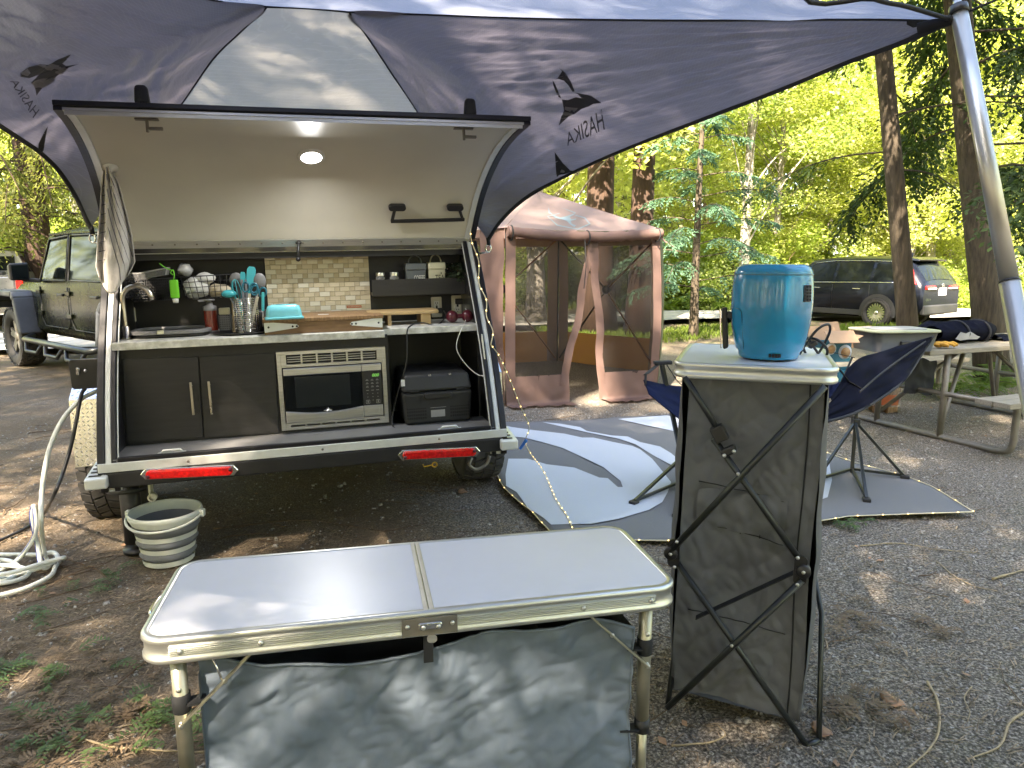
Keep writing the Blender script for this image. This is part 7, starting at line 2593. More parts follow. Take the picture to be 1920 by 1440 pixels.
# other walls
for i in range(1, 6):
    if i == 1:
        wsheet(1, .0, 1.0, .0, EV, 'tent_green', 'side_wall', .01, 14, 20, .01, 4)
        continue
    if i == 5:
        wsheet(5, .0, .80, .34, EV, 'mesh', 'mesh_panel', .0, 8, 12)
        wsheet(5, .0, .80, .0, .34, 'tent', 'skirt', .0, 8, 6)
        continue
    wsheet(i, .0, .10, .0, EV, 'tent', 'corner_sleeve', .0, 3, 16)
    wsheet(i, .90, 1.0, .0, EV, 'tent', 'corner_sleeve', .0, 3, 16)
    wsheet(i, .10, .90, .0, .44, 'tent_orange', 'skirt', .0, 10, 6)
    wsheet(i, .10, .90, .44, EV - .12, 'mesh', 'mesh_panel', .0, 10, 12)
    wsheet(i, .10, .90, EV - .12, EV, 'tent', 'eave_band', .0, 10, 3)
    # hub struts
    c = wall(i, .5, EV * .60) * .985
    c.z = EV * .60
    for (uu, z) in ((.02, .05), (.98, .05), (.02, EV - .03), (.98, EV - .03)):
        MB().tube([c, wall(i, uu, z) * .985 + Vector((0, 0, z * .015))], .012, 6).build('hub_strut', 'tent_orange' if uu < .5 else 'webbing', tt)
    MB().sphere(c, .065, 10, (1, 1, 1)).build('hub', 'black', tt)
for h_ in hexp:
    MB().tube([tuple(h_ * .99), tuple(h_ * .99 + Vector((0, 0, EV)))], .012, 6).build('corner_pole', 'webbing', tt)
q = hexp[1]
MB().grid(8, 6, lambda u, v: (q.x + .02 + .16 * u, q.y - .02 + .05 * v, EV - .10 - .07 * u + .05 * v * (1 - u) + .02 * nz(u * 5, v * 3))).build('corner_tab', 'tent', tt)
# ================================================================= PICNIC TABLE
PLd = Vector((.93, .366, 0)).normalized()
pO = at_z(1745, 657, .76)
pang = atan2(PLd.y, PLd.x)
PWd = Vector((-PLd.y, PLd.x, 0))
pt_ = thing('picnic_table', 'weathered wooden picnic table on bent metal pipe legs', 'picnic table', (pO.x, pO.y, 0), pang)
PLN = 2.1
for k in range(5):
    MB().box((PLN / 2 + .01 * nz(k * 3, 1), .072 + k * .148, .738), (PLN, .140, .042)).build('top_plank', 'weathered', pt_, bevel=.006)
for y0 in (-.66, 1.16):
    for k in range(2):
        MB().box((PLN / 2 + .0, y0 + k * .135 + .065, .43), (PLN, .128, .042)).build('bench_plank', 'weathered', pt_, bevel=.006)
pr_ = .026
for x in (.28, PLN - .28):
    MB().tube(catmull([(x, -.53, .41), (x, -.53, .22), (x, -.52, .07), (x, -.43, .028), (x, -.2, .024), (x, .37, .024), (x, 1.0, .024), (x, 1.20, .028), (x, 1.28, .07), (x, 1.29, .22), (x, 1.29, .41)], 4), pr_, 10).build('skid_pipe', 'galv', pt_)
    for y in (.06, .68):
        MB().tube([(x, y, .02), (x, y, .72)], pr_, 10).build('leg', 'galv', pt_)
    MB().tube([(x, -.53, .385), (x, 1.29, .385)], pr_ * .8, 8).build('cross_pipe', 'galv', pt_)
    s = 1 if x < 1 else -1
    for y in (.06, .68):
        MB().tube([(x, y, .10), (x + s * .62, .37, .71)], pr_ * .75, 8).build('brace', 'galv', pt_)
# things on and under it
def pth(name, lab, cat, p, rz=0):
    return thing(name, lab, cat, p, pang + rz)
q = at_z(1672, 655, .762)
tb2 = pth('storage_tote', 'grey storage tote with pale lid on the picnic table', 'tote box', q, -.25)
tb2.scale = (1.1, 1.1, 1.0)
P0, P1 = rrect(.50, .34, .06, 5), rrect(.44, .30, .05, 5)
n_ = len(P0)
MB().add([(x, y, .15) for x, y in P0] + [(x, y, 0) for x, y in P1], [(i, i + n_, (i + 1) % n_ + n_, (i + 1) % n_) for i in range(n_)] + [tuple(range(n_, 2 * n_))], True).build('tote_body', mat('charcoal tote', (.035, .037, .036), .5), tb2)
MB().prism(rrect(.53, .37, .07, 6), lambda x, y, d: (x, y, d), .148, .165).build('tote_lid', mat('pale olive lid', (.34, .36, .24), .4), tb2, bevel=.006)
MB().prism(rrect(.40, .24, .05, 5), lambda x, y, d: (x, y, d), .165, .172).build('lid_panel', 'printgrey', tb2, bevel=.004)
MB().box((.0, -.165, .07), (.11, .02, .03)).build('tote_handle', 'black', tb2, bevel=.005)
q = at_z(1800, 640, .762)
nb = pth('packed_awning_bag', 'long navy fabric bag with white print on the picnic table', 'bag', q, .05)
def bag_s(u, v):
    a = v * 2 * pi
    x = -.36 + .72 * u
    r_ = .105 * (1 - .30 * abs(2 * u - 1) ** 4)
    return (x, r_ * 1.15 * cos(a) + .02 * nz(x * 8, cos(a) * 2, 1), max(.004, .075 + r_ * .85 * sin(a) + .028 * nz(x * 6, sin(a) * 2, cos(a) * 2) + .02 * crease(x * 8, a * .7, 2)))
MB().grid(40, 24, bag_s).build('bag_body', 'navy', nb)
for x in (-.08, .20):
    MB().tube([(x, .128 * cos(a), max(.006, .078 + .105 * sin(a))) for a in np.linspace(0, 2 * pi, 21)[:-1]], .010, 5, closed=True).build('bag_strap', 'webbing', nb)
b = MB().prism([(-.26, .045), (-.20, .10), (-.13, .085), (-.08, .10), (.02, .06), (.06, .05), (.02, .03), (-.10, .035), (-.20, .03)], lambda x, z, d: (x, -.133 + .03 * (z - .06) ** 2 + d, z), 0, .004)
b.build('white_print', 'printgrey', nb)
q = at_z(1748, 622, .80)
nb2 = pth('navy_jacket', 'crumpled navy cloth heaped behind the tote on the picnic table', 'cloth', at_z(1745, 634, .762), .3)
b = MB().sphere((0, 0, 0), 1, 20)
b.v = [(x * .16 * (1 + .3 * nz(x * 2, y * 2, z * 2)), y * .12, max(-.005, .07 + z * .085 * (1 + .5 * nz(x * 3, y * 3, z * 3 + 4)))) for x, y, z in b.v]
b.build('cloth', 'navy', nb2)
q = at_z(1888, 636, .762)
nb3 = pth('navy_sleeve', 'flat dark cloth sleeve at the right end of the navy bag', 'cloth', q, .05)
MB().grid(20, 8, lambda u, v: (-.2 + .62 * u, -.10 + .2 * v, .045 * sin(pi * v) ** .5 + .015 * nz(u * 5, v * 3))).build('cloth', 'navy', nb3)
q = at_z(1766, 652, .764)
gv_ = pth('work_gloves', 'pair of yellow leather work gloves at the edge of the picnic table', 'gloves', q, -.1)
for dx, rz_2 in ((-.035, .5), (.03, -.2)):
    b = MB()
    b.sphere((dx, 0, .028), .042, 12, (1.0, .8, .62))
    for k in range(4):
        a = rz_2 + (k - 1.5) * .33
        b.tube(catmull([(dx + .02 * cos(a), -.01 + .02 * sin(a) * 1.0, .03), (dx + .05 * cos(a), .04 * sin(a) - .01, .042 - k * .003), (dx + .085 * cos(a), .07 * sin(a) - .012, .022)], 4), [.014] * 4 + [.013] * 4 + [.010], 8)
    b.tube(catmull([(dx - .01, -.03, .03), (dx + .0, -.055, .035), (dx + .025, -.07, .02)], 4), .012, 8)
    b.build('glove', 'glove', gv_)
def carton(px, py, z, w_, d_, h_, lab, m_, rz=0, flaps=True, foods=False):
    t = pth('cardboard_box', lab, 'box', at_z(px, py, z), rz)
    b = MB()
    for s in (-1, 1):
        b.box((s * (w_ / 2 - .003), 0, h_ / 2), (.006, d_, h_))
        b.box((0, s * (d_ / 2 - .003), h_ / 2), (w_ - .012, .006, h_))
    b.box((0, 0, .004), (w_ - .014, d_ - .014, .006))
    b.build('box_walls', m_, t)
    fm_ = 'card'
    if flaps:
        for s in (-1, 1):
            MB().box((0, s * (d_ / 2 + .05), h_ + .045), (w_, .12, .005), Matrix.Rotation(s * -.75 + (0 if s < 0 else 0), 3, 'X') if s < 0 else Matrix.Rotation(1.2, 3, 'X')).build('flap', fm_, t)
            MB().box((s * (w_ / 2 + .045), 0, h_ + .02), (.11, d_, .005), Matrix.Rotation(s * -.45, 3, 'Y')).build('flap', fm_, t)
    if foods:
        for x, z_, r_ in ((-.05, .10, .045), (.07, .075, .055), (-.09, .04, .03)):
            if abs(x) + r_ < w_ / 2 + .02:
                MB().lathe([(0, -.002), (r_, -.0015), (r_, 0)], (x, -d_ / 2 - .0005, z_), 'y', 18).build('round_plate_print', 'printwhite', t)
                MB().lathe([(0, -.003), (r_ * .72, -.0028), (r_ * .72, -.002)], (x + .004, -d_ / 2 - .001, z_ - .004), 'y', 14).build('food_print', 'printfood', t)
    return t
carton(1588, 648, .762, .26, .22, .08, 'open brown cardboard box at the left end of the picnic table', 'card', .2)
carton(1555, 676, .70, .24, .16, .15, 'blue food carton printed with round dishes behind the air fryer cord', 'printblue', -.2, True, True)
carton(1585, 735, .47, .22, .16, .18, 'second blue food carton on the bench behind the navy chair', 'printblue', .1, False, True)
# dark cloth hanging below the table top, firewood bundle below
q = at_z(1722, 700, .52)
dk = pth('dark_cloth', 'black cloth hanging over the far bench under the table', 'cloth', q)
MB().grid(14, 14, lambda u, v: (-.14 + .34 * u, .03 * nz(u * 4, v * 4) + .01 * v, .14 - .30 * v + .03 * nz(u * 3, 2) - .04 * u)).build('cloth', 'webbing', dk)
q = at_z(1662, 775, .0)
fwd = pth('firewood_bundle', 'wrapped bundle of split firewood under the picnic table', 'firewood', q)
for k in range(7):
    a, r_ = k * 2.4, .04 * sqrt(k)
    c = (r_ * cos(a) * 1.0, r_ * sin(a) * 1.0 + .05)
    MB().prism([(c[0] + .050 * cos(t + k), c[1] + .050 * sin(t + k)) for t in (0, 1.9, 3.4, 4.8)], lambda x, y, d: (x, y, d), .01, .34 + .02 * nz(k, 3)).build('split_log', mat('split wood', (.25, .13, .05), .8, col2=(.42, .24, .10), scale=10, stretch=(6, 6, 1)) if k == 0 else 'acacia', fwd, bevel=.004)
MB().lathe([(.150, .08), (.152, .2), (.150, .30)], (-.0, .05, 0), n=20).build('plastic_wrap', clear_mat('wrap', (.55, .45, .42), .35, .2, True), fwd)
MB().grid(8, 4, lambda u, v: (.155 * cos(pi + .6 + 1.1 * u), .05 + .155 * sin(pi + .6 + 1.1 * u), .10 + .10 * v)).build('red_label', 'sticker_red', fwd)
# ================================================================= HAMMOCK CHAIR
ch = thing('hammock_chair', 'navy hanging camp chair on two black tripod stands on the rug', 'camp chair', (1.65, 4.5, RZ))
def cl(p):
    return Vector(p) - Vector((1.65, 4.5, RZ))
def tripod(top, base, feet, collar_t, seed):
    b = MB().bar(cl(top), cl(base), .024, .024).build('post', 'gunmetal', ch, bevel=.002)
    c = top.lerp(base, collar_t)
    MB().bar(cl(c) + Vector((0, 0, .02)), cl(c) - Vector((0, 0, .025)), .046, .046).build('collar', 'black', ch, bevel=.004)
    for f in feet:
        MB().bar(cl(c), cl(f) + Vector((0, 0, .02)), .018, .018).build('leg', 'gunmetal', ch, bevel=.002)
        MB().bar(cl(base) + Vector((0, 0, .025)), cl(f) + Vector((0, 0, .02)), .014, .016).build('base_bar', 'gunmetal', ch)
        d = (f - base).normalized()
        MB().bar(cl(f) + Vector((0, 0, .012)) - d * .02, cl(f) + Vector((0, 0, .012)) + d * .035, .045, .024).build('foot', 'black', ch, bevel=.006)
lt_, lb2 = at_y(1241, 684, 4.35), at_z(1288, 905, RZ)
tripod(lt_, lb2, [at_z(1190, 945, RZ), at_z(1268, 968, RZ), at_z(1352, 900, RZ)], .78, 1)
rt_, rb2 = at_y(1612, 694, 4.72), at_z(1597, 886, RZ)
tripod(rt_, rb2, [at_z(1624, 940, RZ), at_z(1694, 897, RZ), at_z(1530, 905, RZ)], .50, 2)
for q in (lt_, rt_):
    MB().bar(cl(q) + Vector((-.05, 0, .012)), cl(q) + Vector((.06, 0, .016)), .05, .022).build('arm_cap', 'webbing', ch, bevel=.005)
def strap(P, w_=.034, nm='strap'):
    for a, c in zip(P[:-1], P[1:]):
        MB().bar(cl(a), cl(c), .004, w_, (0, 1, 0)).build(nm, 'webbing', ch)
strap([lt_ + Vector((-.03, -.01, .0)), at_y(1211, 702, 4.28), at_y(1210, 722, 4.26), at_y(1228, 745, 4.26)], .05)
strap([lt_ + Vector((.03, 0, 0)), at_y(1268, 712, 4.3), at_y(1300, 745, 4.3)], .03)
strap([rt_ + Vector((-.03, 0, .0)), at_y(1572, 728, 4.45), at_y(1598, 668 + 2, 4.5)], .018)
strap([rt_ + Vector((0, 0, .0)), at_y(1600, 690, 4.5)], .03)
strap([at_y(1566, 662, 4.55), at_y(1600, 670, 4.6)], .03)
strap([at_y(1567, 684, 4.3), at_y(1592, 715, 4.3), at_y(1618, 730, 4.3)], .03)
# sling: seat west, back rest rising to the east
seatA = [at_y(1208, 705, 4.30), at_y(1232, 748, 4.22), at_y(1275, 790, 4.15)]
def patch(L0, L1, nm, m, nu=16, nv=24, sag=.0, wr_=.012, seed=0):
    A_2, B_2 = catmull(L0, 8), catmull(L1, 8)
    def f(u, v):
        p = lin(A_2, v).lerp(lin(B_2, v), u)
        return tuple(cl(p) + Vector((0, -.6, -.8)) * (sag * sin(pi * u) * sin(pi * v)) + Vector((0, -1, 0)) * (wr_ * crease(u * 4 + seed, v * 4, seed) * 1.0 + wr_ * nz(u * 6, v * 6, seed)))
    return MB().grid(nu, nv, f).build(nm, m, ch, solid=.006)
patch([at_y(1206, 712, 4.30), at_y(1250, 722, 4.36), at_y(1300, 725, 4.42), at_y(1420, 730, 4.45), at_y(1560, 712, 4.55)], [at_y(1216, 738, 4.18), at_y(1252, 768, 4.1), at_y(1300, 800, 4.05), at_y(1420, 840, 4.0), at_y(1545, 792, 4.08)], 'seat', 'navy_light', 20, 30, .03, .012, 2)
patch([at_y(1560, 740, 4.30), at_y(1600, 678, 4.42), at_y(1660, 656, 4.70), at_y(1748, 630, 5.05)], [at_y(1545, 790, 4.06), at_y(1610, 768, 4.2), at_y(1690, 716, 4.5), at_y(1728, 660, 5.0)], 'back_rest', 'navy', 18, 30, .012, .016, 4)
patch([at_y(1545, 712, 4.6), at_y(1580, 716, 4.5), at_y(1600, 700, 4.5)], [at_y(1545, 745, 4.3), at_y(1570, 745, 4.3), at_y(1600, 735, 4.35)], 'seat_cushion', 'navy_light', 10, 12, .04, .014, 7)
MB().tube([cl(p) for p in catmull([at_y(1547, 792, 4.04), at_y(1612, 770, 4.18), at_y(1690, 718, 4.48), at_y(1730, 662, 4.98), at_y(1750, 630, 5.03)], 6)], .009, 6).build('seam_piping', 'webbing', ch)
MB().tube([cl(p) for p in catmull([at_y(1612, 735, 4.18), at_y(1660, 694, 4.42), at_y(1735, 640, 4.98)], 6)], .006, 6).build('seam_piping', 'webbing', ch)
# ================================================================= PARKED VEHICLES
class Car:
    """body swept through cross sections; x forward from the tail, y to the left, z up"""
    def __init__(s, stations):
        s.st = stations
    def sec(s, x):
        S_ = s.st
        for a, b in zip(S_[:-1], S_[1:]):
            if x <= b[0] + 1e-9:
                t = max(0, min(1, (x - a[0]) / (b[0] - a[0])))
                return [Vector((x, p[0], p[1])).lerp(Vector((x, q[0], q[1])), t) for p, q in zip(a[1], b[1])]
        return [Vector((x, *p)) for p in S_[-1][1]]
    def side(s, x, t, off=.006, seg=4):
        c = s.sec(x)
        p = c[seg].lerp(c[seg + 1], t)
        d = c[seg + 1] - c[seg]
        n_ = Vector((0, d.z, -d.y)).normalized()
        return p + n_ * off
    def body(s, xs_):
        b = MB()
        rows = []
        for x in xs_:
            c = s.sec(x)
            rows.append(c + [Vector((p.x, -p.y, p.z)) for p in c[-2:0:-1]])
        n = len(rows[0])
        V = [p for r_ in rows for p in r_]
        F = [(i * n + j, i * n + (j + 1) % n, (i + 1) * n + (j + 1) % n, (i + 1) * n + j) for i in range(len(rows) - 1) for j in range(n)]
        b.add(V, F, True)
        b.add([V[j] for j in range(n)], [tuple(range(n))])
        b.add([V[-n + j] for j in range(n)], [tuple(range(n))[::-1]])
        return b
    def pane(s, x0, x1, t0, t1, sy=1, off=.006, rake0=0, rake1=0, n=8, seg=4):
        def f(u, v):
            t = t0 + (t1 - t0) * v
            x = (x0 + rake0 * v) * (1 - u) + (x1 + rake1 * v) * u
            p = s.side(x, t, off, seg)
            return (p.x, p.y * sy, p.z)
        return MB().grid(n, 5, f)
def st(x, *p):
    return (x, list(p))
def car_frame(f, contact, x, y):
    """place so that the point (x, y) of the car meets the ground contact"""
    f = Vector((f[0], f[1], 0)).normalized()
    l = Vector((-f.y, f.x, 0))
    o = Vector(contact) - f * x - l * y
    return o, atan2(f.y, f.x)
M['paint_blue'] = mat('dark blue black paint', (0.006, 0.008, 0.014), .2, var=.05, coat=.1, spec=.2)
M['paint_green'] = mat('olive green paint', (0.009, 0.0115, 0.0055), .26, var=.05, coat=.04, spec=.13)
M['paint_silver'] = mat('silver paint', (0.34, 0.34, 0.335), .28, .6, var=.04, coat=.6)
M['autoglass'] = mat('dark car glass', (0.008, 0.011, 0.011), .06, var=.05, spec=.14)
M['cladding'] = mat('grey plastic cladding', (0.028, 0.029, 0.031), .6)
M['flare'] = mat('blue grey fender plastic', (0.055, 0.06, 0.07), .5)
# ---- dark estate car
cr = Car([
    st(0.00, (0, .42), (.70, .42), (.80, .50), (.84, .70), (.80, .98), (.70, 1.00), (.5, 1.01), (0, 1.02)),
    st(0.06, (0, .36), (.76, .36), (.86, .46), (.90, .72), (.86, 1.00), (.76, 1.08), (.5, 1.10), (0, 1.12)),
    st(0.30, (0, .28), (.80, .28), (.91, .42), (.93, .75), (.90, 1.03), (.71, 1.42), (.5, 1.46), (0, 1.48)),
    st(0.48, (0, .25), (.80, .25), (.92, .40), (.935, .76), (.91, 1.04), (.69, 1.57), (.5, 1.62), (0, 1.64)),
    st(1.30, (0, .22), (.80, .22), (.92, .38), (.935, .76), (.915, 1.03), (.70, 1.60), (.5, 1.66), (0, 1.69)),
    st(2.30, (0, .22), (.80, .22), (.92, .38), (.935, .76), (.915, 1.01), (.70, 1.60), (.5, 1.665), (0, 1.69)),
    st(2.95, (0, .22), (.80, .22), (.92, .38), (.935, .76), (.91, 1.00), (.68, 1.53), (.5, 1.60), (0, 1.62)),
    st(3.75, (0, .22), (.80, .22), (.92, .38), (.93, .74), (.88, .98), (.72, 1.03), (.5, 1.06), (0, 1.07)),
    st(4.40, (0, .24), (.76, .24), (.88, .38), (.89, .68), (.82, .90), (.70, .95), (.5, .97), (0, .98)),
    st(4.66, (0, .30), (.62, .30), (.74, .40), (.76, .62), (.70, .78), (.6, .82), (.4, .84), (0, .85))])
o_, rz__ = car_frame((-.56, .83), at_z(1645, 613), 1.0, .84)
suv = thing('parked_estate_car', 'dark blue black estate car parked under trees beyond the picnic table', 'car', o_, rz__)
suv.scale = (.93, .93, .93)
suv.location = at_z(1645, 613) - (at_z(1645, 613) - o_) * .93
cr.body([0, .03, .06, .15, .30, .40, .48, .7, 1.0, 1.3, 1.8, 2.3, 2.65, 2.95, 3.3, 3.75, 4.1, 4.4, 4.55, 4.66]).build('body', 'paint_blue', suv)
for sy in (1, -1):
    wn_ = cr.pane(.72, 1.18, .14, .86, sy, .007, -.10, .0).build('window', 'autoglass', suv)
    cr.pane(1.26, 2.14, .12, .90, sy, .007).build('window', 'autoglass', suv)
    cr.pane(2.22, 3.20, .12, .88, sy, .007, 0, -.32).build('window', 'autoglass', suv)
    e = MB()
    e.tube([(lambda p: (p.x, p.y * sy, p.z))(cr.side(.62 + 2.7 * k / 20, .05, .008)) for k in range(21)], .009, 5)
    e.tube([(lambda p: (p.x, p.y * sy, p.z))(cr.side(.80 + 2.1 * k / 20, .95, .008)) for k in range(21)], .007, 5)
    e.build('window_trim', 'chrome', suv)
    for x in (1.55, 2.62):
        MB().bar((x - .10, sy * .940, .90), (x + .10, sy * .938, .905), .022, .020).build('door_handle', 'chrome', suv, bevel=.006)
    b = MB()
    for x in (1.22, 2.18, 3.20):
        b.tube([(x, sy * .921, .36), (x + .01, sy * .938, .76), (x + .02, sy * .918, 1.0)], .004, 4)
    b.build('door_gap', 'black', suv)
    MB().box((2.3, sy * .922, .33), (2.7, .02, .13)).build('sill_cladding', 'cladding', suv, bevel=.008)
    for x in (1.0, 3.70):
        b = MB()
        P = [(.44 * cos(t), .44 * sin(t)) for t in np.linspace(-.25, pi + .25, 24)] + [(.355 * cos(t), .355 * sin(t)) for t in np.linspace(pi + .25, -.25, 24)]
        for k in range(23):
            a, c, d, e_ = P[k], P[k + 1], P[47 - k - 1], P[47 - k]
            b.hexa([(x + q[0], sy * .90, .35 + q[1]) for q in (a, c, d, e_)] + [(x + q[0], sy * .945, .35 + q[1]) for q in (a, c, d, e_)])
        b.build('wheel_arch', 'cladding', suv)
        MB().lathe([(0, 0), (.37, 0)], (x, sy * .938, .35), 'y', 28).build('arch_well', 'webbing', suv)
        t = off_road_tyre(suv, (x, sy * .895, .345), .345, .23, 'y', 'cladding', 1 if sy > 0 else -1, 40, 'wheel', 10, 'chrome', .70)
    cr.pane(.16, .30, .10, .86, sy, .012, .16, .12).build('tail_light', 'red_lens', suv)
    MB().box((-.004, sy * .56, .96), (.05, .44, .085)).build('tail_light', 'red_lens', suv, bevel=.02)
    MB().box((-.012, sy * .50, .935), (.05, .36, .035)).build('reversing_lamp', 'printwhite', suv, bevel=.01)
    MB().box((.0, sy * .55, .50), (.05, .24, .035)).build('rear_reflector', 'maroon', suv, bevel=.01)
    b = MB().hexa([(2.98 + x, sy * (.93 + y), 1.02 + z) for x, y, z in ((-.08, 0, 0), (.08, 0, 0), (.06, .20, .02), (-.05, .20, .02), (-.08, 0, .14), (.06, 0, .14), (.04, .20, .15), (-.05, .20, .15))])
    b.build('wing_mirror', 'paint_blue', suv, bevel=.03, seg=3)
def rear_z(x):
    return cr.sec(x)
MB().grid(10, 8, lambda u, v: (lambda c: (c[7].x - .006, (u - .5) * 2 * .63, (c[7].z * (1 - abs(2 * u - 1) ** 2) + c[5].z * abs(2 * u - 1) ** 2) + .012))(cr.sec(.075 + .36 * v))).build('rear_window', 'autoglass', suv)
b = MB().hexa([(.26, -.66, 1.56), (.26, .66, 1.56), (.62, .68, 1.60), (.62, -.68, 1.60), (.24, -.64, 1.60), (.24, .64, 1.60), (.62, .6, 1.665), (.62, -.6, 1.665)])
b.build('spoiler', 'paint_blue', suv, bevel=.015)
MB().box((.02, 0, .45), (.10, 1.62, .22)).build('rear_bumper', 'cladding', suv, bevel=.03)
pl_ = MB().box((-.008, -.02, .86), (.02, .33, .17)).build('number_plate', 'printwhite', suv, bevel=.004)
MB().box((-.0195, -.02, .855), (.002, .28, .07)).build('plate_print', 'printgrey', pl_)
words('CR-V', 'lettering', 'chrome', suv, (-.006, .72, .66), (-.006, .50, .66), (-.006, .50, .715), (-.006, .72, .715))
b = MB()
for y in (-.030, .030):
    b.box((-.004, -.02 + y, 1.00), (.012, .014, .075))
b.box((-.004, -.02, 1.0), (.012, .06, .014))
b.tube([(-.004, -.02 + .055 * cos(t) * (1 if abs(cos(t)) < .7 else .95), 1.0 + .052 * sin(t)) for t in np.linspace(0, 2 * pi, 21)[:-1]], .005, 5, closed=True)
b.build('badge', 'chrome', suv)
MB().bar((.17, -.10, 1.245), (.13, .28, 1.19), .016, .016).build('rear_wiper', 'black', suv)
b = MB().hexa([(.75, -.02, 1.65), (.98, -.03, 1.66), (.98, .03, 1.66), (.75, .02, 1.65), (.72, -.006, 1.76), (.80, -.006, 1.76), (.80, .006, 1.76), (.72, .006, 1.76)])
b.build('roof_fin', 'paint_blue', suv, bevel=.006)
# ---- green off-road truck
jp = Car([
    st(-.75, (0, .50), (.70, .50), (.76, .58), (.785, .85), (.785, 1.18), (.72, 1.78), (.60, 1.84), (0, 1.86)),
    st(1.60, (0, .50), (.74, .50), (.785, .58), (.795, .85), (.79, 1.18), (.70, 1.80), (.60, 1.86), (0, 1.88)),
    st(2.45, (0, .50), (.74, .50), (.785, .58), (.795, .85), (.79, 1.17), (.68, 1.76), (.58, 1.82), (0, 1.84)),
    st(2.80, (0, .50), (.74, .50), (.785, .58), (.79, .85), (.785, 1.16), (.73, 1.22), (.60, 1.24), (0, 1.26)),
    st(3.40, (0, .52), (.66, .52), (.72, .58), (.73, .85), (.72, 1.12), (.66, 1.18), (.55, 1.21), (0, 1.24)),
    st(4.10, (0, .55), (.56, .55), (.62, .60), (.64, .85), (.63, 1.06), (.58, 1.12), (.48, 1.15), (0, 1.18))])
JF = Vector((-.77, .64, 0)).normalized()
o_, rz__ = car_frame(JF, at_z(42, 686), 3.46, .86)
jeep = thing('off_road_truck', 'glossy olive green off road truck parked left of the trailer', 'off road truck', o_, rz__)
jp.body([-.75, -.73, .2, .8, 1.6, 2.1, 2.45, 2.6, 2.8, 3.1, 3.4, 3.8, 4.08, 4.10]).build('body', 'paint_green', jeep)
for sy in (1, -1):
    fl = MB()
    A_1 = [(2.86, .50), (3.02, .98), (3.10, 1.06), (3.86, 1.06), (3.98, .94), (4.02, .80)]
    A_2 = [(2.98, .50), (3.10, .92), (3.16, .98), (3.82, .98), (3.90, .90), (3.93, .80)]
    for k in range(5):
        q = [A_2[k], A_2[k + 1], A_1[k + 1], A_1[k]]
        fl.hexa([(x, sy * .60, z) for x, z in q] + [(x, sy * 1.0, z) for x, z in q])
    fl.build('front_fender', 'flare', jeep, bevel=.02)
    fl = MB()
    A_1 = [(x - .80, z) for x, z in ((.10, .62), (.16, .92), (.28, 1.02), (1.02, 1.02), (1.14, .92), (1.26, .50))]
    A_2 = [(x - .80, z) for x, z in ((.20, .62), (.24, .88), (.32, .95), (.98, .95), (1.06, .88), (1.16, .50))]
    for k in range(5):
        q = [A_2[k], A_2[k + 1], A_1[k + 1], A_1[k]]
        fl.hexa([(x, sy * .70, z) for x, z in q] + [(x, sy * .98, z) for x, z in q])
    fl.build('rear_fender', 'flare', jeep, bevel=.02)
    for x in (-.14, 3.46):
        off_road_tyre(jeep, (x, sy * .80, .415), .415, .28, 'y', 'black', 1 if sy > 0 else -1, 30, 'wheel', 5, 'galv', .58)
        MB().lathe([(0, 0), (.44, 0)], (x, sy * .64, .46), 'y', 20).build('wheel_well', 'webbing', jeep)
    jp.pane(1.72, 2.52, .10, .88, sy, .008, 0, -.20).build('window', 'autoglass', jeep)
    jp.pane(.62, 1.55, .10, .90, sy, .008).build('window', 'autoglass', jeep)
    jp.pane(-.60, .42, .10, .90, sy, .008).build('window', 'autoglass', jeep)
    for (x0, x1, rk) in ((1.66, 2.60, -.22), (.57, 1.60, 0)):
        b = MB()
        loop = [(x0 + (x1 - x0) * k / 8, .06) for k in range(9)] + [(x0 + (x1 - x0 + rk) * k / 8, .94) for k in range(8, -1, -1)]
        b.tube([(lambda p: (p.x, p.y * sy, p.z))(jp.side(x, t, .008)) for x, t in loop], .012, 5, closed=True)
        b.build('window_rubber', 'black', jeep)
    for x0, x1 in ((1.66, 2.62), (.60, 1.60)):
        P = [(x0, 1.13), (x0, .68), (x0 + .08, .62), (x1 - .10, .62), (x1, .72), (x1, 1.13)]
        b = MB().tube([(x, sy * (.797 if z < 1 else .793), z) for x, z in P], .006, 5)
        b.build('door_gap', 'black', jeep)
        MB().bar((x0 + .06, sy * .825, 1.04), (x0 + .26, sy * .825, 1.04), .032, .030).build('door_handle', 'black', jeep, bevel=.008)
        for z in (.78, 1.06):
            b = MB().box((x1 + .02, sy * .806, z), (.15, .024, .055))
            b.lathe([(0, -.0), (.022, .002), (.026, 0)], (x1 - .03, sy * .815, z), 'y', 8)
            b.build('door_hinge', 'paint_green', jeep, bevel=.006)
    MB().tube([(.50, sy * .86, .47), (.62, sy * .99, .44), (2.74, sy * .99, .44), (2.86, sy * .86, .47)], .040, 12).build('side_step', 'gunmetal', jeep)
    b = MB()
    for x0, x1 in ((.70, 1.30), (1.40, 2.0), (2.10, 2.70)):
        b.tube([(x0, sy * .99, .42), (x0 + .10, sy * 1.03, .30), (x1 - .10, sy * 1.03, .30), (x1, sy * .99, .42)], .024, 8)
    b.build('drop_step', 'black', jeep)
    MB().bar((2.52, sy * .80, 1.20), (2.58, sy * .98, 1.22), .06, .05).build('mirror_arm', 'black', jeep, bevel=.01)
    mr_ = MB().hexa([(2.56 + x, sy * (.92 + y), 1.20 + z) for x, y, z in ((-.05, 0, 0), (.06, 0, .01), (.05, .22, .02), (-.05, .22, .01), (-.05, 0, .24), (.06, 0, .22), (.05, .22, .20), (-.05, .22, .23))])
    mo = mr_.build('wing_mirror', 'black', jeep, bevel=.025, seg=3)
    MB().box((2.505, sy * 1.03, 1.315), (.004, .17, .17)).build('mirror_glass', 'autoglass', mo)
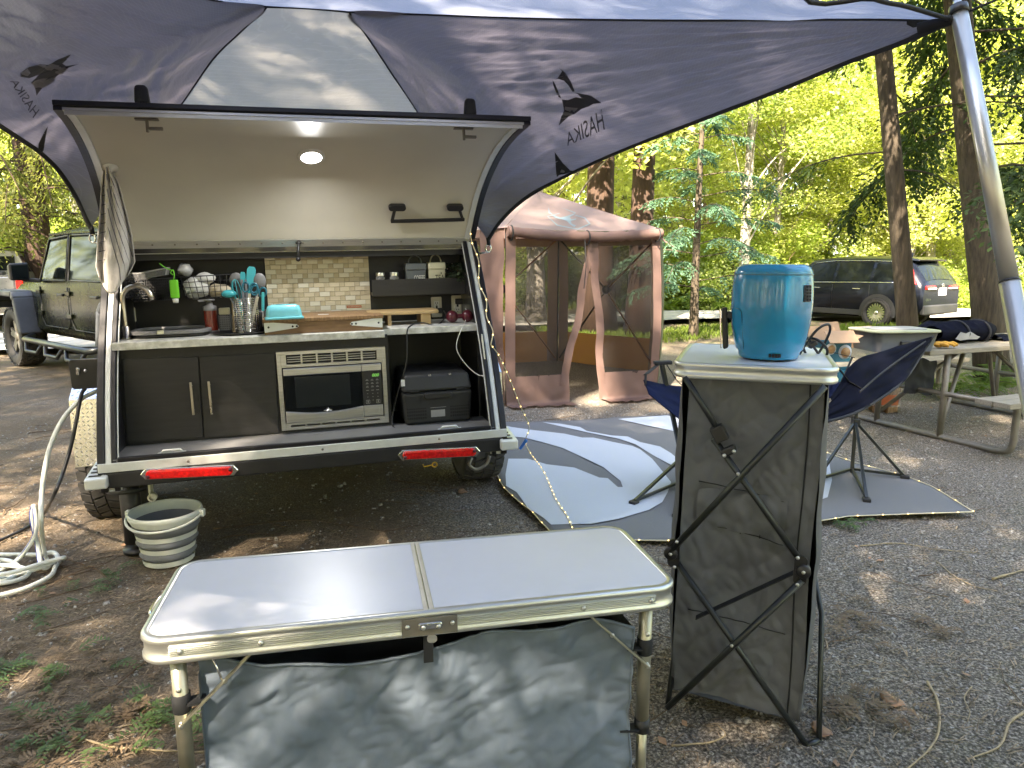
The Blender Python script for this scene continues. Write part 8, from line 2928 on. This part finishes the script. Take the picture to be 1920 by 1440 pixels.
    MB().tube([(-.70, sy * .715, 1.78), (2.35, sy * .695, 1.79)], .018, 6).build('rain_gutter', 'paint_green', jeep)
MB().lathe([(.40, -.12), (.42, 0), (.40, .12), (.2, .10), (0, .10)], (-.91, -.05, 1.02), 'x', 28).build('spare_wheel', 'tread', jeep)
MB().grid(8, 6, lambda u, v: (lambda p: (p.x + .012, (u - .5) * 1.22, p.z + .006))(Vector((2.83 - .36 * v, 0, 1.27 + .54 * v)))).build('windscreen', 'autoglass', jeep)
MB().box((4.16, 0, .62), (.22, 1.5, .20)).build('front_bumper', 'gunmetal', jeep, bevel=.02)
# ---- silver pickup behind
o_, rz__ = car_frame((-.50, .866), at_y(58, 600, 13.9) * 1.0 - Vector((0, 0, at_y(58, 600, 13.9).z)), 0.0, -.92)
pu = thing('pickup_truck', 'silver pickup seen from behind at the left edge', 'pickup truck', o_, rz__)
pu.scale = (.9, .9, .88)
bd_ = Car([
    st(0.0, (0, .55), (.86, .55), (.94, .62), (.96, .95), (.95, 1.30), (.93, 1.345), (.86, 1.35), (0, 1.35)),
    st(1.95, (0, .55), (.88, .55), (.96, .62), (.98, .95), (.96, 1.30), (.94, 1.345), (.86, 1.35), (0, 1.35))])
bd_.body([0, .5, 1.2, 1.95]).build('bed', 'paint_silver', pu, bevel=.01)
cb_ = Car([
    st(1.97, (0, .5), (.88, .5), (.96, .62), (.98, .95), (.95, 1.34), (.76, 1.84), (.6, 1.90), (0, 1.92)),
    st(3.5, (0, .5), (.88, .5), (.96, .62), (.98, .95), (.95, 1.32), (.74, 1.84), (.6, 1.90), (0, 1.92)),
    st(4.3, (0, .5), (.88, .5), (.96, .62), (.98, .95), (.93, 1.25), (.80, 1.30), (.6, 1.32), (0, 1.34)),
    st(5.5, (0, .5), (.84, .5), (.90, .62), (.92, .95), (.86, 1.12), (.74, 1.18), (.55, 1.20), (0, 1.22))])
cb_.body([1.97, 2.4, 3.0, 3.5, 3.9, 4.3, 4.9, 5.5]).build('cab', 'paint_silver', pu)
MB().box((1.955, 0, 1.60), (.02, 1.40, .34)).build('rear_window', 'autoglass', pu, bevel=.01)
MB().box((1.942, -.25, 1.60), (.012, .025, .33)).build('window_divider', 'printgrey', pu)
MB().box((1.95, 0, 1.85), (.05, .36, .045)).build('brake_lamp', 'red_lens', pu, bevel=.01)
MB().box((-.012, 0, 1.02), (.03, 1.60, .58)).build('tailgate', 'paint_silver', pu, bevel=.02)
for sy in (1, -1):
    MB().box((.03, sy * .895, 1.08), (.14, .13, .44)).build('tail_light', 'red_lens', pu, bevel=.02)
    for x in (1.1, 4.6):
        off_road_tyre(pu, (x, sy * .84, .40), .40, .26, 'y', 'chrome', sy, 30, 'wheel', 6, 'chrome', .6)
    cb_.pane(2.15, 3.1, .12, .88, sy, .008).build('window', 'autoglass', pu)
    cb_.pane(3.2, 4.0, .12, .80, sy, .008, 0, -.40).build('window', 'autoglass', pu)
MB().box((-.06, 0, .60), (.16, 1.80, .20)).build('rear_bumper', 'chrome', pu, bevel=.03)
MB().box((.6, 0, 1.38), (.5, 1.2, .10)).build('bed_load', 'webbing', pu, bevel=.03)
# tiny fixings and slots that cannot be picked apart singly
for o in S.objects:
    if o.type == 'MESH' and o.name.split('.')[0] in ('rivets', 'rail_screws', 'screws', 'socket_slots', 'holes', 'step_slots', 'latch_pins', 'cross_rivets', 'rim_ribs', 'base_slots', 'flowers', 'lid_clips', 'screw_cap'):
        o['kind'] = 'stuff'
